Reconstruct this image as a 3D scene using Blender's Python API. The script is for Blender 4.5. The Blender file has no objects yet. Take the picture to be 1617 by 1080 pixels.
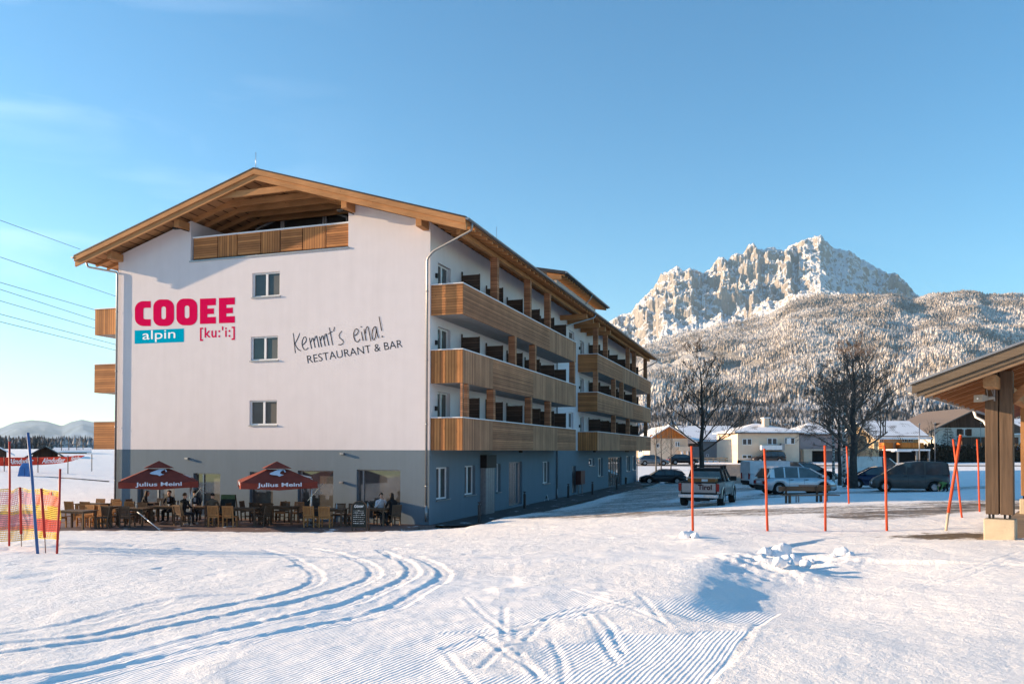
import bpy, bmesh, math, random
import numpy as np
from mathutils import Vector, Matrix

SC = bpy.context.scene
COL = SC.collection
R = math.radians

# ---------------------------------------------------------------- camera
EYE = Vector((0.0, 0.0, 3.1))
LENS = 28.2
PW, PH = 1617.0, 1080.0
FPX = LENS / 36.0 * PW
PITCH, ROLL = R(0.9), R(0.15)
SHIFT = 171.0 - FPX * math.tan(PITCH)          # photo pixels
Fv = Vector((0, math.cos(PITCH), math.sin(PITCH)))
U0 = Vector((0, -math.sin(PITCH), math.cos(PITCH)))
Rv = math.cos(ROLL) * Vector((1, 0, 0)) + math.sin(ROLL) * U0
Uv = math.cos(ROLL) * U0 - math.sin(ROLL) * Vector((1, 0, 0))
cd = bpy.data.cameras.new('camera')
cam = bpy.data.objects.new('camera', cd)
COL.objects.link(cam)
cd.lens = LENS
cd.sensor_width = 36.0
cd.shift_y = SHIFT / PW
cd.clip_start = 0.1
cd.clip_end = 60000
cam.matrix_world = Matrix.Translation(EYE) @ Matrix((
    (Rv.x, Uv.x, -Fv.x, 0), (Rv.y, Uv.y, -Fv.y, 0), (Rv.z, Uv.z, -Fv.z, 0), (0, 0, 0, 1)))
SC.camera = cam

def ray(px, py):
    x = (px - PW / 2) / FPX
    y = -(py - PH / 2 - SHIFT) / FPX
    return Fv + Rv * x + Uv * y
def atY(px, py, Y):                              # world point seen at (px,py) at depth Y
    d = ray(px, py)
    return EYE + d * (Y / d.y)
def atplane(px, py, p0, n):
    d = ray(px, py)
    return EYE + d * ((p0 - EYE).dot(n) / d.dot(n))
def project(p):
    d = Vector(p) - EYE
    z = d.dot(Fv)
    return (PW / 2 + FPX * d.dot(Rv) / z, PH / 2 + SHIFT - FPX * d.dot(Uv) / z)

# ---------------------------------------------------------------- sun and sky
SUN_TO = Vector((-5.85, 0.81, 1.38)).normalized()   # towards the sun
SUN_EL = math.asin(SUN_TO.z)
SUN_AZ = math.atan2(SUN_TO.x, SUN_TO.y)
sl = bpy.data.lights.new('sun', 'SUN')
sl.energy = 5.0
sl.angle = R(0.5)
sl.color = (1.0, 0.72, 0.45)
so = bpy.data.objects.new('sun', sl)
COL.objects.link(so)
so.rotation_euler = SUN_TO.to_track_quat('Z', 'Y').to_euler()
so.location = (-60, 10, 60)

w = bpy.data.worlds.new('World')
SC.world = w
w.use_nodes = True
nt = w.node_tree
for n in list(nt.nodes):
    nt.nodes.remove(n)
wo = nt.nodes.new('ShaderNodeOutputWorld')
bg = nt.nodes.new('ShaderNodeBackground')
sky = nt.nodes.new('ShaderNodeTexSky')
sky.sky_type = 'NISHITA'
sky.sun_disc = False
sky.sun_elevation = SUN_EL
sky.sun_rotation = SUN_AZ
sky.altitude = 600
sky.air_density = 1.0
sky.dust_density = 0.12
sky.ozone_density = 3.0
bg.inputs['Strength'].default_value = 0.125
# thin high wisps of cloud in the sky itself
tc = nt.nodes.new('ShaderNodeTexCoord')
mp = nt.nodes.new('ShaderNodeMapping')
mp.inputs['Scale'].default_value = (2.2, 2.2, 11.0)
nz = nt.nodes.new('ShaderNodeTexNoise')
nz.inputs['Scale'].default_value = 1.6
nz.inputs['Detail'].default_value = 7
nz.inputs['Distortion'].default_value = 0.6
cr = nt.nodes.new('ShaderNodeValToRGB')
cr.color_ramp.elements[0].position = 0.50
cr.color_ramp.elements[0].color = (0, 0, 0, 1)
cr.color_ramp.elements[1].position = 0.80
cr.color_ramp.elements[1].color = (1, 1, 1, 1)
sx = nt.nodes.new('ShaderNodeSeparateXYZ')
lf = nt.nodes.new('ShaderNodeMapRange')          # more cloud to the left (-x)
lf.inputs['From Min'].default_value = -0.15
lf.inputs['From Max'].default_value = -0.62
lf.inputs['To Min'].default_value = 0.0
lf.inputs['To Max'].default_value = 0.26
mm = nt.nodes.new('ShaderNodeMath'); mm.operation = 'MULTIPLY'
mix = nt.nodes.new('ShaderNodeMix'); mix.data_type = 'RGBA'
mix.inputs['B'].default_value = (5.6, 6.1, 6.6, 1)
L = nt.links.new
L(tc.outputs['Generated'], mp.inputs['Vector'])
L(mp.outputs['Vector'], nz.inputs['Vector'])
L(nz.outputs['Fac'], cr.inputs['Fac'])
L(tc.outputs['Generated'], sx.inputs['Vector'])
L(sx.outputs['X'], lf.inputs['Value'])
L(cr.outputs['Color'], mm.inputs[0])
L(lf.outputs['Result'], mm.inputs[1])
L(mm.outputs['Value'], mix.inputs['Factor'])
gm = nt.nodes.new('ShaderNodeHueSaturation')
gm.inputs['Saturation'].default_value = 1.2
gm.inputs['Value'].default_value = 1.0
L(sky.outputs['Color'], gm.inputs['Color'])
tn = nt.nodes.new('ShaderNodeMix'); tn.data_type = 'RGBA'; tn.blend_type = 'MULTIPLY'; tn.inputs['Factor'].default_value = 1.0
tn.inputs['B'].default_value = (0.80, 0.90, 0.80, 1)
L(gm.outputs['Color'], tn.inputs['A'])
L(tn.outputs['Result'], mix.inputs['A'])
L(mix.outputs['Result'], bg.inputs['Color'])
L(bg.outputs['Background'], wo.inputs['Surface'])

SC.view_settings.view_transform = 'Standard'
SC.view_settings.look = 'None'
SC.view_settings.exposure = 1.44
SC.view_settings.gamma = 1.0
SC.render.engine = 'CYCLES'
SC.cycles.max_bounces = 8
SC.cycles.diffuse_bounces = 6
SC.cycles.volume_bounces = 0
SC.render.resolution_x = 1024
SC.render.resolution_y = 683

rnd = random.Random(7)

# ---------------------------------------------------------------- materials
MATS = {}
def newmat(name):
    m = bpy.data.materials.new(name)
    m.use_nodes = True
    nt = m.node_tree
    b = nt.nodes['Principled BSDF']
    return m, nt, b
def rgba(c):
    return (c[0], c[1], c[2], 1.0)
def mat(name, col, rough=0.6, metal=0.0, var=0.12, scale=6.0, bump=0.0, bscale=60.0, spec=0.22, coat=0.0, alpha=1.0):
    """Principled surface whose colour varies by a soft noise."""
    if name in MATS:
        return MATS[name]
    m, nt, b = newmat(name)
    b.inputs['Roughness'].default_value = rough
    b.inputs['Metallic'].default_value = metal
    b.inputs['Specular IOR Level'].default_value = spec
    b.inputs['Coat Weight'].default_value = coat
    tc = nt.nodes.new('ShaderNodeTexCoord')
    n = nt.nodes.new('ShaderNodeTexNoise')
    n.inputs['Scale'].default_value = scale
    n.inputs['Detail'].default_value = 5
    r = nt.nodes.new('ShaderNodeValToRGB')
    r.color_ramp.elements[0].position = 0.3
    r.color_ramp.elements[1].position = 0.7
    r.color_ramp.elements[0].color = rgba([c * (1 - var) for c in col])
    r.color_ramp.elements[1].color = rgba([min(1, c * (1 + var)) for c in col])
    nt.links.new(tc.outputs['Object'], n.inputs['Vector'])
    nt.links.new(n.outputs['Fac'], r.inputs['Fac'])
    nt.links.new(r.outputs['Color'], b.inputs['Base Color'])
    if bump > 0:
        n2 = nt.nodes.new('ShaderNodeTexNoise')
        n2.inputs['Scale'].default_value = bscale
        n2.inputs['Detail'].default_value = 4
        bp = nt.nodes.new('ShaderNodeBump')
        bp.inputs['Strength'].default_value = 1.0
        bp.inputs['Distance'].default_value = bump
        nt.links.new(tc.outputs['Object'], n2.inputs['Vector'])
        nt.links.new(n2.outputs['Fac'], bp.inputs['Height'])
        nt.links.new(bp.outputs['Normal'], b.inputs['Normal'])
    MATS[name] = m
    return m

def woodmat(name, base, dark, direction, pitch=0.12, rough=0.75, gap=0.9, fine=40.0):
    """Boards: direction 'h' runs horizontally (stripes over z), 'v' vertically (stripes over x+y),
    'x','y','z' plain grain along an axis without board joints."""
    if name in MATS:
        return MATS[name]
    m, nt, b = newmat(name)
    N = nt.nodes.new; L = nt.links.new
    tc = N('ShaderNodeTexCoord')
    s = N('ShaderNodeSeparateXYZ')
    L(tc.outputs['Object'], s.inputs['Vector'])
    along = {'h': (1.2, 1.2, fine), 'v': (fine, fine, 1.2), 'x': (1.2, fine, fine), 'y': (fine, 1.2, fine), 'z': (fine, fine, 1.2)}[direction]
    mp = N('ShaderNodeMapping'); mp.inputs['Scale'].default_value = along
    L(tc.outputs['Object'], mp.inputs['Vector'])
    gr = N('ShaderNodeTexNoise'); gr.inputs['Scale'].default_value = 1.0; gr.inputs['Detail'].default_value = 5
    gr.inputs['Distortion'].default_value = 0.4
    L(mp.outputs['Vector'], gr.inputs['Vector'])
    height = gr.outputs['Fac']
    fac = gr.outputs['Fac']
    if direction in 'hv':
        if direction == 'h':
            src = s.outputs['Z']
        else:
            ad = N('ShaderNodeMath'); ad.operation = 'ADD'
            L(s.outputs['X'], ad.inputs[0]); L(s.outputs['Y'], ad.inputs[1]); src = ad.outputs[0]
        dv = N('ShaderNodeMath'); dv.operation = 'DIVIDE'; dv.inputs[1].default_value = pitch
        L(src, dv.inputs[0])
        fl = N('ShaderNodeMath'); fl.operation = 'FLOOR'; L(dv.outputs[0], fl.inputs[0])
        wn = N('ShaderNodeTexWhiteNoise'); wn.noise_dimensions = '1D'; L(fl.outputs[0], wn.inputs['W'])
        fr = N('ShaderNodeMath'); fr.operation = 'FRACT'; L(dv.outputs[0], fr.inputs[0])
        pp = N('ShaderNodeMath'); pp.operation = 'PINGPONG'; pp.inputs[1].default_value = 0.5
        L(fr.outputs[0], pp.inputs[0])
        gp = N('ShaderNodeMapRange'); gp.inputs['From Min'].default_value = 0.02; gp.inputs['From Max'].default_value = 0.10
        L(pp.outputs[0], gp.inputs['Value'])          # 0 in the joint, 1 on the board
        a1 = N('ShaderNodeMath'); a1.operation = 'MULTIPLY_ADD'
        a1.inputs[1].default_value = 0.55; L(wn.outputs['Value'], a1.inputs[0])
        a2 = N('ShaderNodeMath'); a2.operation = 'MULTIPLY'; a2.inputs[1].default_value = 0.6
        L(gr.outputs['Fac'], a2.inputs[0]); L(a2.outputs[0], a1.inputs[2])
        fac = a1.outputs[0]
        mixg = N('ShaderNodeMath'); mixg.operation = 'MULTIPLY'; L(fac, mixg.inputs[0]); L(gp.outputs['Result'], mixg.inputs[1])
        height = gp.outputs['Result']
    big = N('ShaderNodeTexNoise'); big.inputs['Scale'].default_value = 0.9; big.inputs['Detail'].default_value = 4
    L(tc.outputs['Object'], big.inputs['Vector'])
    rmp = N('ShaderNodeValToRGB')
    rmp.color_ramp.elements[0].position = 0.15
    rmp.color_ramp.elements[1].position = 0.85
    rmp.color_ramp.elements[0].color = rgba(dark)
    rmp.color_ramp.elements[1].color = rgba(base)
    L(fac, rmp.inputs['Fac'])
    mx = N('ShaderNodeMix'); mx.data_type = 'RGBA'; mx.blend_type = 'MULTIPLY'
    mx.inputs['Factor'].default_value = 1.0
    br = N('ShaderNodeMapRange'); br.inputs['From Min'].default_value = 0.3; br.inputs['From Max'].default_value = 0.7
    br.inputs['To Min'].default_value = 0.8; br.inputs['To Max'].default_value = 1.12
    L(big.outputs['Fac'], br.inputs['Value'])
    L(rmp.outputs['Color'], mx.inputs['A']); L(br.outputs['Result'], mx.inputs['B'])
    out = mx.outputs['Result']
    if direction in 'hv':
        m2 = N('ShaderNodeMix'); m2.data_type = 'RGBA'; m2.blend_type = 'MIX'
        m2.inputs['A'].default_value = rgba([c * 0.22 for c in dark])
        L(gp.outputs['Result'], m2.inputs['Factor']); L(out, m2.inputs['B'])
        out = m2.outputs['Result']
    # knots
    vo = N('ShaderNodeTexVoronoi'); vo.inputs['Scale'].default_value = 2.3
    L(tc.outputs['Object'], vo.inputs['Vector'])
    kr = N('ShaderNodeMapRange'); kr.inputs['From Min'].default_value = 0.02; kr.inputs['From Max'].default_value = 0.07
    kr.inputs['To Min'].default_value = 0.35; kr.inputs['To Max'].default_value = 1.0
    L(vo.outputs['Distance'], kr.inputs['Value'])
    m3 = N('ShaderNodeMix'); m3.data_type = 'RGBA'; m3.blend_type = 'MULTIPLY'; m3.inputs['Factor'].default_value = 1.0
    L(out, m3.inputs['A']); L(kr.outputs['Result'], m3.inputs['B'])
    L(m3.outputs['Result'], b.inputs['Base Color'])
    b.inputs['Roughness'].default_value = rough
    b.inputs['Specular IOR Level'].default_value = 0.15
    bp = N('ShaderNodeBump'); bp.inputs['Distance'].default_value = 0.008; bp.inputs['Strength'].default_value = 0.7
    L(height, bp.inputs['Height']); L(bp.outputs['Normal'], b.inputs['Normal'])
    MATS[name] = m
    return m

def glassmat(name, tint=(0.02, 0.025, 0.03), refl=0.35, rough=0.03):
    """Window glass seen from outside: dark room behind plus a mirror reflection."""
    if name in MATS:
        return MATS[name]
    m, nt, b = newmat(name)
    N = nt.nodes.new; L = nt.links.new
    out = nt.nodes['Material Output']
    g = N('ShaderNodeBsdfGlossy'); g.inputs['Roughness'].default_value = rough
    g.inputs['Color'].default_value = (0.9, 0.93, 0.95, 1)
    tcn = N('ShaderNodeTexCoord')
    n = N('ShaderNodeTexNoise'); n.inputs['Scale'].default_value = 1.7; n.inputs['Detail'].default_value = 2
    L(tcn.outputs['Object'], n.inputs['Vector'])
    r = N('ShaderNodeValToRGB')
    r.color_ramp.elements[0].position = 0.35; r.color_ramp.elements[1].position = 0.68
    r.color_ramp.elements[0].color = rgba([c * 0.6 for c in tint]); r.color_ramp.elements[1].color = rgba([c * 2.2 for c in tint])
    L(n.outputs['Fac'], r.inputs['Fac']); L(r.outputs['Color'], b.inputs['Base Color'])
    b.inputs['Roughness'].default_value = 0.5
    bp = N('ShaderNodeBump'); bp.inputs['Distance'].default_value = 0.004; bp.inputs['Strength'].default_value = 0.5
    n2 = N('ShaderNodeTexNoise'); n2.inputs['Scale'].default_value = 0.9
    L(tcn.outputs['Object'], n2.inputs['Vector']); L(n2.outputs['Fac'], bp.inputs['Height']); L(bp.outputs['Normal'], g.inputs['Normal'])
    mx = N('ShaderNodeMixShader')
    fr = N('ShaderNodeFresnel'); fr.inputs['IOR'].default_value = 1.5
    ad = N('ShaderNodeMath'); ad.operation = 'ADD'; ad.inputs[1].default_value = refl; ad.use_clamp = True
    L(fr.outputs[0], ad.inputs[0]); L(ad.outputs[0], mx.inputs['Fac'])
    L(b.outputs[0], mx.inputs[1]); L(g.outputs[0], mx.inputs[2]); L(mx.outputs[0], out.inputs['Surface'])
    MATS[name] = m
    return m

# ---------------------------------------------------------------- mesh helpers
class MB:
    def __init__(s):
        s.v = []; s.f = []; s.mi = []; s.mats = []; s.cur = 0; s.smooth = False; s.sm = []
    def m(s, material):
        if material not in s.mats:
            s.mats.append(material)
        s.cur = s.mats.index(material)
        return s
    def face(s, pts):
        i = len(s.v)
        s.v += [tuple(p) for p in pts]
        s.f.append(list(range(i, i + len(pts)))); s.mi.append(s.cur); s.sm.append(s.smooth)
    def idx(s, verts, faces):
        i = len(s.v)
        s.v += [tuple(p) for p in verts]
        for f in faces:
            s.f.append([i + k for k in f]); s.mi.append(s.cur); s.sm.append(s.smooth)
    def box(s, x0, y0, z0, x1, y1, z1):
        if x0 > x1: x0, x1 = x1, x0
        if y0 > y1: y0, y1 = y1, y0
        if z0 > z1: z0, z1 = z1, z0
        s.idx([(x0, y0, z0), (x1, y0, z0), (x1, y1, z0), (x0, y1, z0), (x0, y0, z1), (x1, y0, z1), (x1, y1, z1), (x0, y1, z1)],
              [(0, 3, 2, 1), (4, 5, 6, 7), (0, 1, 5, 4), (1, 2, 6, 5), (2, 3, 7, 6), (3, 0, 4, 7)])
    def hexa(s, a, b):
        """two quads (lists of 4 points), bottom and top, joined"""
        s.idx(list(a) + list(b), [(0, 3, 2, 1), (4, 5, 6, 7), (0, 1, 5, 4), (1, 2, 6, 5), (2, 3, 7, 6), (3, 0, 4, 7)])
    def bar(s, p, q, w, h, up=(0, 0, 1)):
        p = Vector(p); q = Vector(q)
        d = (q - p).normalized()
        upv = Vector(up)
        if abs(d.dot(upv)) > 0.98:
            upv = Vector((0, 1, 0))
        sd = d.cross(upv).normalized() * (w / 2)
        u2 = sd.cross(d).normalized() * (h / 2)
        s.hexa([p - sd - u2, p + sd - u2, q + sd - u2, q - sd - u2], [p - sd + u2, p + sd + u2, q + sd + u2, q - sd + u2])
    def tube(s, pts, r, n=8, cap=True):
        pts = [Vector(p) for p in pts]
        rs = r if isinstance(r, (list, tuple)) else [r] * len(pts)
        rings = []
        prev = None
        for i, p in enumerate(pts):
            if i == 0: d = pts[1] - pts[0]
            elif i == len(pts) - 1: d = pts[-1] - pts[-2]
            else: d = (pts[i + 1] - p).normalized() + (p - pts[i - 1]).normalized()
            d.normalize()
            if prev is None:
                a = Vector((0, 0, 1)) if abs(d.z) < 0.9 else Vector((1, 0, 0))
                e1 = d.cross(a).normalized()
            else:
                e1 = (prev - d * prev.dot(d)).normalized()
            prev = e1
            e2 = d.cross(e1)
            rings.append([p + (e1 * math.cos(2 * math.pi * k / n) + e2 * math.sin(2 * math.pi * k / n)) * rs[i] for k in range(n)])
        base = len(s.v)
        for rg in rings:
            s.v += [tuple(p) for p in rg]
        for i in range(len(rings) - 1):
            for k in range(n):
                a = base + i * n + k; b = base + i * n + (k + 1) % n
                s.f.append([a, b, b + n, a + n]); s.mi.append(s.cur); s.sm.append(True)
        if cap:
            s.f.append([base + k for k in range(n)][::-1]); s.mi.append(s.cur); s.sm.append(False)
            e = base + (len(rings) - 1) * n
            s.f.append([e + k for k in range(n)]); s.mi.append(s.cur); s.sm.append(False)
    def prism(s, poly, off):
        """poly: planar list of 3D points; extruded by vector off, capped"""
        off = Vector(off); n = len(poly)
        a = [Vector(p) for p in poly]; b = [p + off for p in a]
        fs = [tuple(range(n))[::-1], tuple(range(n, 2 * n))]
        for k in range(n):
            fs.append((k, (k + 1) % n, n + (k + 1) % n, n + k))
        s.idx(a + b, fs)
    def lathe(s, prof, n=16, c=(0, 0, 0), axis='z'):
        rings = []
        for (r, z) in prof:
            rg = []
            for k in range(n):
                t = 2 * math.pi * k / n
                if axis == 'z': rg.append((c[0] + r * math.cos(t), c[1] + r * math.sin(t), c[2] + z))
                elif axis == 'y': rg.append((c[0] + r * math.cos(t), c[1] + z, c[2] + r * math.sin(t)))
                else: rg.append((c[0] + z, c[1] + r * math.cos(t), c[2] + r * math.sin(t)))
            rings.append(rg)
        base = len(s.v)
        for rg in rings: s.v += rg
        for i in range(len(rings) - 1):
            for k in range(n):
                a = base + i * n + k; b = base + i * n + (k + 1) % n
                s.f.append([a, b, b + n, a + n]); s.mi.append(s.cur); s.sm.append(s.smooth)
    def build(s, name, material=None, parent=None, loc=None, rot=None, bevel=0.0, fixn=True):
        me = bpy.data.meshes.new(name)
        me.from_pydata(s.v, [], s.f)
        ms = s.mats if s.mats else [material]
        for m_ in ms: me.materials.append(m_)
        if s.mats:
            me.polygons.foreach_set('material_index', s.mi)
        me.polygons.foreach_set('use_smooth', s.sm)
        me.update()
        if fixn:
            bm = bmesh.new(); bm.from_mesh(me)
            bmesh.ops.recalc_face_normals(bm, faces=bm.faces)
            bm.to_mesh(me); bm.free()
        o = bpy.data.objects.new(name, me)
        COL.objects.link(o)
        if parent is not None: o.parent = parent
        if loc is not None: o.location = loc
        if rot is not None: o.rotation_euler = rot
        if bevel > 0:
            md = o.modifiers.new('bevel', 'BEVEL'); md.width = bevel; md.segments = 2; md.limit_method = 'ANGLE'
        return o

def tag(o, label=None, cat=None, group=None, kind=None):
    if label: o['label'] = label
    if cat: o['category'] = cat
    if group: o['group'] = group
    if kind: o['kind'] = kind
    return o
def empty(name, loc=(0, 0, 0), rz=0.0):
    o = bpy.data.objects.new(name, None)
    o.empty_display_size = 0.3
    COL.objects.link(o); o.location = loc; o.rotation_euler = (0, 0, rz)
    return o
CH = {}
def kids(o):
    return [c for c in COL.objects if c.parent == o] if False else list(o.children)
def copy_tree(o, parent=None):
    c = o.copy(); COL.objects.link(c); c.parent = parent
    for ch in kids(o):
        copy_tree(ch, c)
    return c

# numpy value noise
_rs = np.random.RandomState(3)
_T = _rs.rand(8, 256, 256)
def vnoise(x, y, seed=0):
    x = np.asarray(x, float); y = np.asarray(y, float)
    xi = np.floor(x).astype(int); yi = np.floor(y).astype(int)
    fx = x - xi; fy = y - yi
    fx = fx * fx * (3 - 2 * fx); fy = fy * fy * (3 - 2 * fy)
    T = _T[seed % 8]
    a = T[yi & 255, xi & 255]; b = T[yi & 255, (xi + 1) & 255]
    c = T[(yi + 1) & 255, xi & 255]; d = T[(yi + 1) & 255, (xi + 1) & 255]
    return (a * (1 - fx) + b * fx) * (1 - fy) + (c * (1 - fx) + d * fx) * fy
def fbm(x, y, o=5, seed=0, g=0.5):
    s = 0; a = 1; t = 0
    for i in range(o):
        s = s + a * (vnoise(x * 2 ** i + 17.3 * i, y * 2 ** i + 9.1 * i, seed + i) - 0.5) * 2
        t += a; a *= g
    return s / t
def ridged(x, y, o=5, seed=0, g=0.5):
    s = 0; a = 1; t = 0
    for i in range(o):
        n = vnoise(x * 2 ** i + 5.7 * i, y * 2 ** i + 31.1 * i, seed + i)
        s = s + a * (1 - np.abs(2 * n - 1)); t += a; a *= g
    return s / t
def sstep(a, b, x):
    t = np.clip((x - a) / (b - a), 0, 1)
    return t * t * (3 - 2 * t)

def grid_mesh(name, P, material, attrs=None, mask=None):
    """P: (rows, cols, 3) array"""
    nr, nc = P.shape[:2]
    me = bpy.data.meshes.new(name)
    idx = np.arange(nr * nc).reshape(nr, nc)
    q = np.stack([idx[:-1, :-1], idx[:-1, 1:], idx[1:, 1:], idx[1:, :-1]], -1).reshape(-1, 4)
    if mask is not None:
        mm_ = mask.reshape(-1)
        keep = mm_[q].all(1)
        q = q[keep]
    nf = len(q)
    me.vertices.add(nr * nc)
    me.vertices.foreach_set('co', P.reshape(-1).astype(np.float32))
    me.loops.add(nf * 4)
    me.loops.foreach_set('vertex_index', q.reshape(-1).astype(np.int32))
    me.polygons.add(nf)
    me.polygons.foreach_set('loop_start', np.arange(0, nf * 4, 4, dtype=np.int32))
    me.polygons.foreach_set('loop_total', np.full(nf, 4, dtype=np.int32))
    me.update(calc_edges=True)
    me.polygons.foreach_set('use_smooth', np.ones(nf, dtype=bool))
    for k, a in (attrs or {}).items():
        at = me.attributes.new(k, 'FLOAT', 'POINT')
        at.data.foreach_set('value', a.reshape(-1).astype(np.float32))
    me.materials.append(material)
    o = bpy.data.objects.new(name, me)
    COL.objects.link(o)
    return o

def tri_mesh(name, V, F, material):
    me = bpy.data.meshes.new(name)
    k = F.shape[1]
    me.vertices.add(len(V)); me.vertices.foreach_set('co', V.reshape(-1).astype(np.float32))
    me.loops.add(F.size); me.loops.foreach_set('vertex_index', F.reshape(-1).astype(np.int32))
    me.polygons.add(len(F))
    me.polygons.foreach_set('loop_start', np.arange(0, F.size, k, dtype=np.int32))
    me.polygons.foreach_set('loop_total', np.full(len(F), k, dtype=np.int32))
    me.update(calc_edges=True)
    me.materials.append(material)
    o = bpy.data.objects.new(name, me)
    COL.objects.link(o)
    return o

# text -> flat triangles normalised to the unit box
def text_geo(s, shear=0.0, bold=0.0, spacing=1.0):
    cu = bpy.data.curves.new('t', 'FONT')
    cu.body = s; cu.size = 1; cu.shear = shear; cu.offset = bold; cu.space_character = spacing
    cu.resolution_u = 4
    o = bpy.data.objects.new('t', cu); COL.objects.link(o)
    dg = bpy.context.evaluated_depsgraph_get()
    me = bpy.data.meshes.new_from_object(o.evaluated_get(dg))
    v = [tuple(p.co) for p in me.vertices]; f = [tuple(p.vertices) for p in me.polygons]
    bpy.data.objects.remove(o); bpy.data.meshes.remove(me); bpy.data.curves.remove(cu)
    x0 = min(p[0] for p in v); x1 = max(p[0] for p in v); y0 = min(p[1] for p in v); y1 = max(p[1] for p in v)
    asp = (x1 - x0) / (y1 - y0)
    return [((p[0] - x0) / (x1 - x0), (p[1] - y0) / (y1 - y0)) for p in v], f, asp
def add_text(mb, s, fn, **kw):
    v, f, asp = text_geo(s, **kw)
    mb.idx([fn(a, b) for a, b in v], f)
# ================================================================ terrain
CP = [(-25, -10, 1.3), (0, -10, 1.5), (25, -10, 1.6), (-12, 2, 1.35), (0, 2, 1.45), (12, 2, 1.55), (0, 6, 1.42), (-6, 6, 1.35), (6, 6, 1.45),
      (0, 10, 1.36), (-8, 10, 1.25), (8, 10, 1.42), (0, 15, 1.12), (-10, 15, 1.1), (-16, 15, 1.1), (9.2, 15.5, 1.36), (16, 15, 1.45),
      (4.5, 21, 0.98), (8.5, 21, 1.02), (12.5, 22, 1.1), (0, 21, 0.78), (-8, 21, 0.62), (-16, 21, 0.62), (-26, 20, 0.7), (25, 22, 1.3),
      (0, 26, 0.42), (-8, 26, 0.26), (-17, 27, 0.18), (-5, 31.5, -0.13), (-12, 31.5, -0.13), (-18, 31.5, -0.13), (-30, 32, -0.1),
      (-3.4, 35, -0.08), (0, 36, 0.12), (6, 31, 0.72), (12, 31, 1.02), (8.5, 39, 0.4), (14, 40, 0.75), (22, 38, 1.1),
      (2.5, 45, -0.12), (8, 60, -0.1), (4, 48, -0.12), (13, 50, 0.46), (24, 48, 0.7), (34, 48, 1.0), (15, 82, -0.27), (11, 70, -0.2), (22, 70, 0.3), (35, 75, 0.8),
      (15, 108, 0.95), (40, 105, 1.2), (60, 110, 1.4), (30, 150, 1.5), (70, 150, 1.8), (-20, 45, -0.12), (-30, 45, -0.1), (-42, 60, 0.35),
      (-50, 80, 0.95), (-60, 130, 1.9), (-25, 90, 0.0), (-5, 90, -0.2), (-30, 140, 1.4), (-90, 200, 2.6), (0, 220, 2.2), (100, 220, 2.6),
      (-200, 500, 3.2), (0, 500, 3.4), (250, 500, 3.6), (-800, 1500, 4), (0, 1500, 6), (800, 1500, 6), (-3000, 7000, 6), (0, 7000, 6), (3000, 7000, 6)]
CP = np.array(CP, float)
def _warp(x, y):
    return np.stack([2.0 * x / (y + 16.0), 1.6 * np.log(y + 16.0)], -1)
def _tps(r2):
    return 0.5 * r2 * np.log(r2 + 1e-9)
_W = _warp(CP[:, 0], CP[:, 1])
_n = len(CP)
_A = np.zeros((_n + 3, _n + 3))
_d2 = ((_W[:, None] - _W[None]) ** 2).sum(-1)
_A[:_n, :_n] = _tps(_d2) + np.eye(_n) * 0.0005
_A[:_n, _n] = 1; _A[:_n, _n + 1:] = _W; _A[_n, :_n] = 1; _A[_n + 1:, :_n] = _W.T
_c = np.linalg.solve(_A, np.concatenate([CP[:, 2], [0, 0, 0]]))
def ground_z(x, y):
    x = np.asarray(x, float); y = np.asarray(y, float)
    sh = x.shape
    x = x.reshape(-1); y = y.reshape(-1)
    q = _warp(x, y)
    z = _c[_n] + q @ _c[_n + 1:]
    for i in range(_n):
        z = z + _c[i] * _tps(((q - _W[i]) ** 2).sum(-1))
    return z.reshape(sh)
def gz(x, y):
    return float(ground_z(np.array([x]), np.array([y]))[0])
def onground(px, py):
    d = ray(px, py)
    t = 4.0
    lo, hi = 3.0, 400.0
    prev = None
    for k in range(400):
        tt = 3.0 * (1.018 ** k)
        p = EYE + d * (tt / d.y)
        if p.z < gz(p.x, p.y):
            hi = tt; break
        lo = tt
    for k in range(18):
        m_ = 0.5 * (lo + hi)
        p = EYE + d * (m_ / d.y)
        if p.z < gz(p.x, p.y): hi = m_
        else: lo = m_
    p = EYE + d * (hi / d.y)
    return Vector((p.x, p.y, gz(p.x, p.y)))

# rows / columns of the fan-shaped grid
ys = [-10.0]
while ys[-1] < 3.6: ys.append(ys[-1] + 0.5)
ys.append(3.9)
while ys[-1] < 46: ys.append(ys[-1] + max(0.02, 0.0036 * ys[-1]))
while ys[-1] < 160: ys.append(ys[-1] * 1.009)
while ys[-1] < 9000: ys.append(ys[-1] * 1.035)
ys = np.array(ys)
NC = 1000
ss = np.linspace(-1, 1, NC)
ss = 0.72 * ss + 0.28 * ss ** 3 * 1.0
ss = ss / ss[-1]
Wd = 8.0 + np.maximum(ys, 0) * 1.15
GX = ss[None, :] * Wd[:, None]
GY = np.repeat(ys[:, None], NC, 1)
GZ = ground_z(GX, GY)
nearw = 1 - sstep(60, 140, GY)
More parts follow.
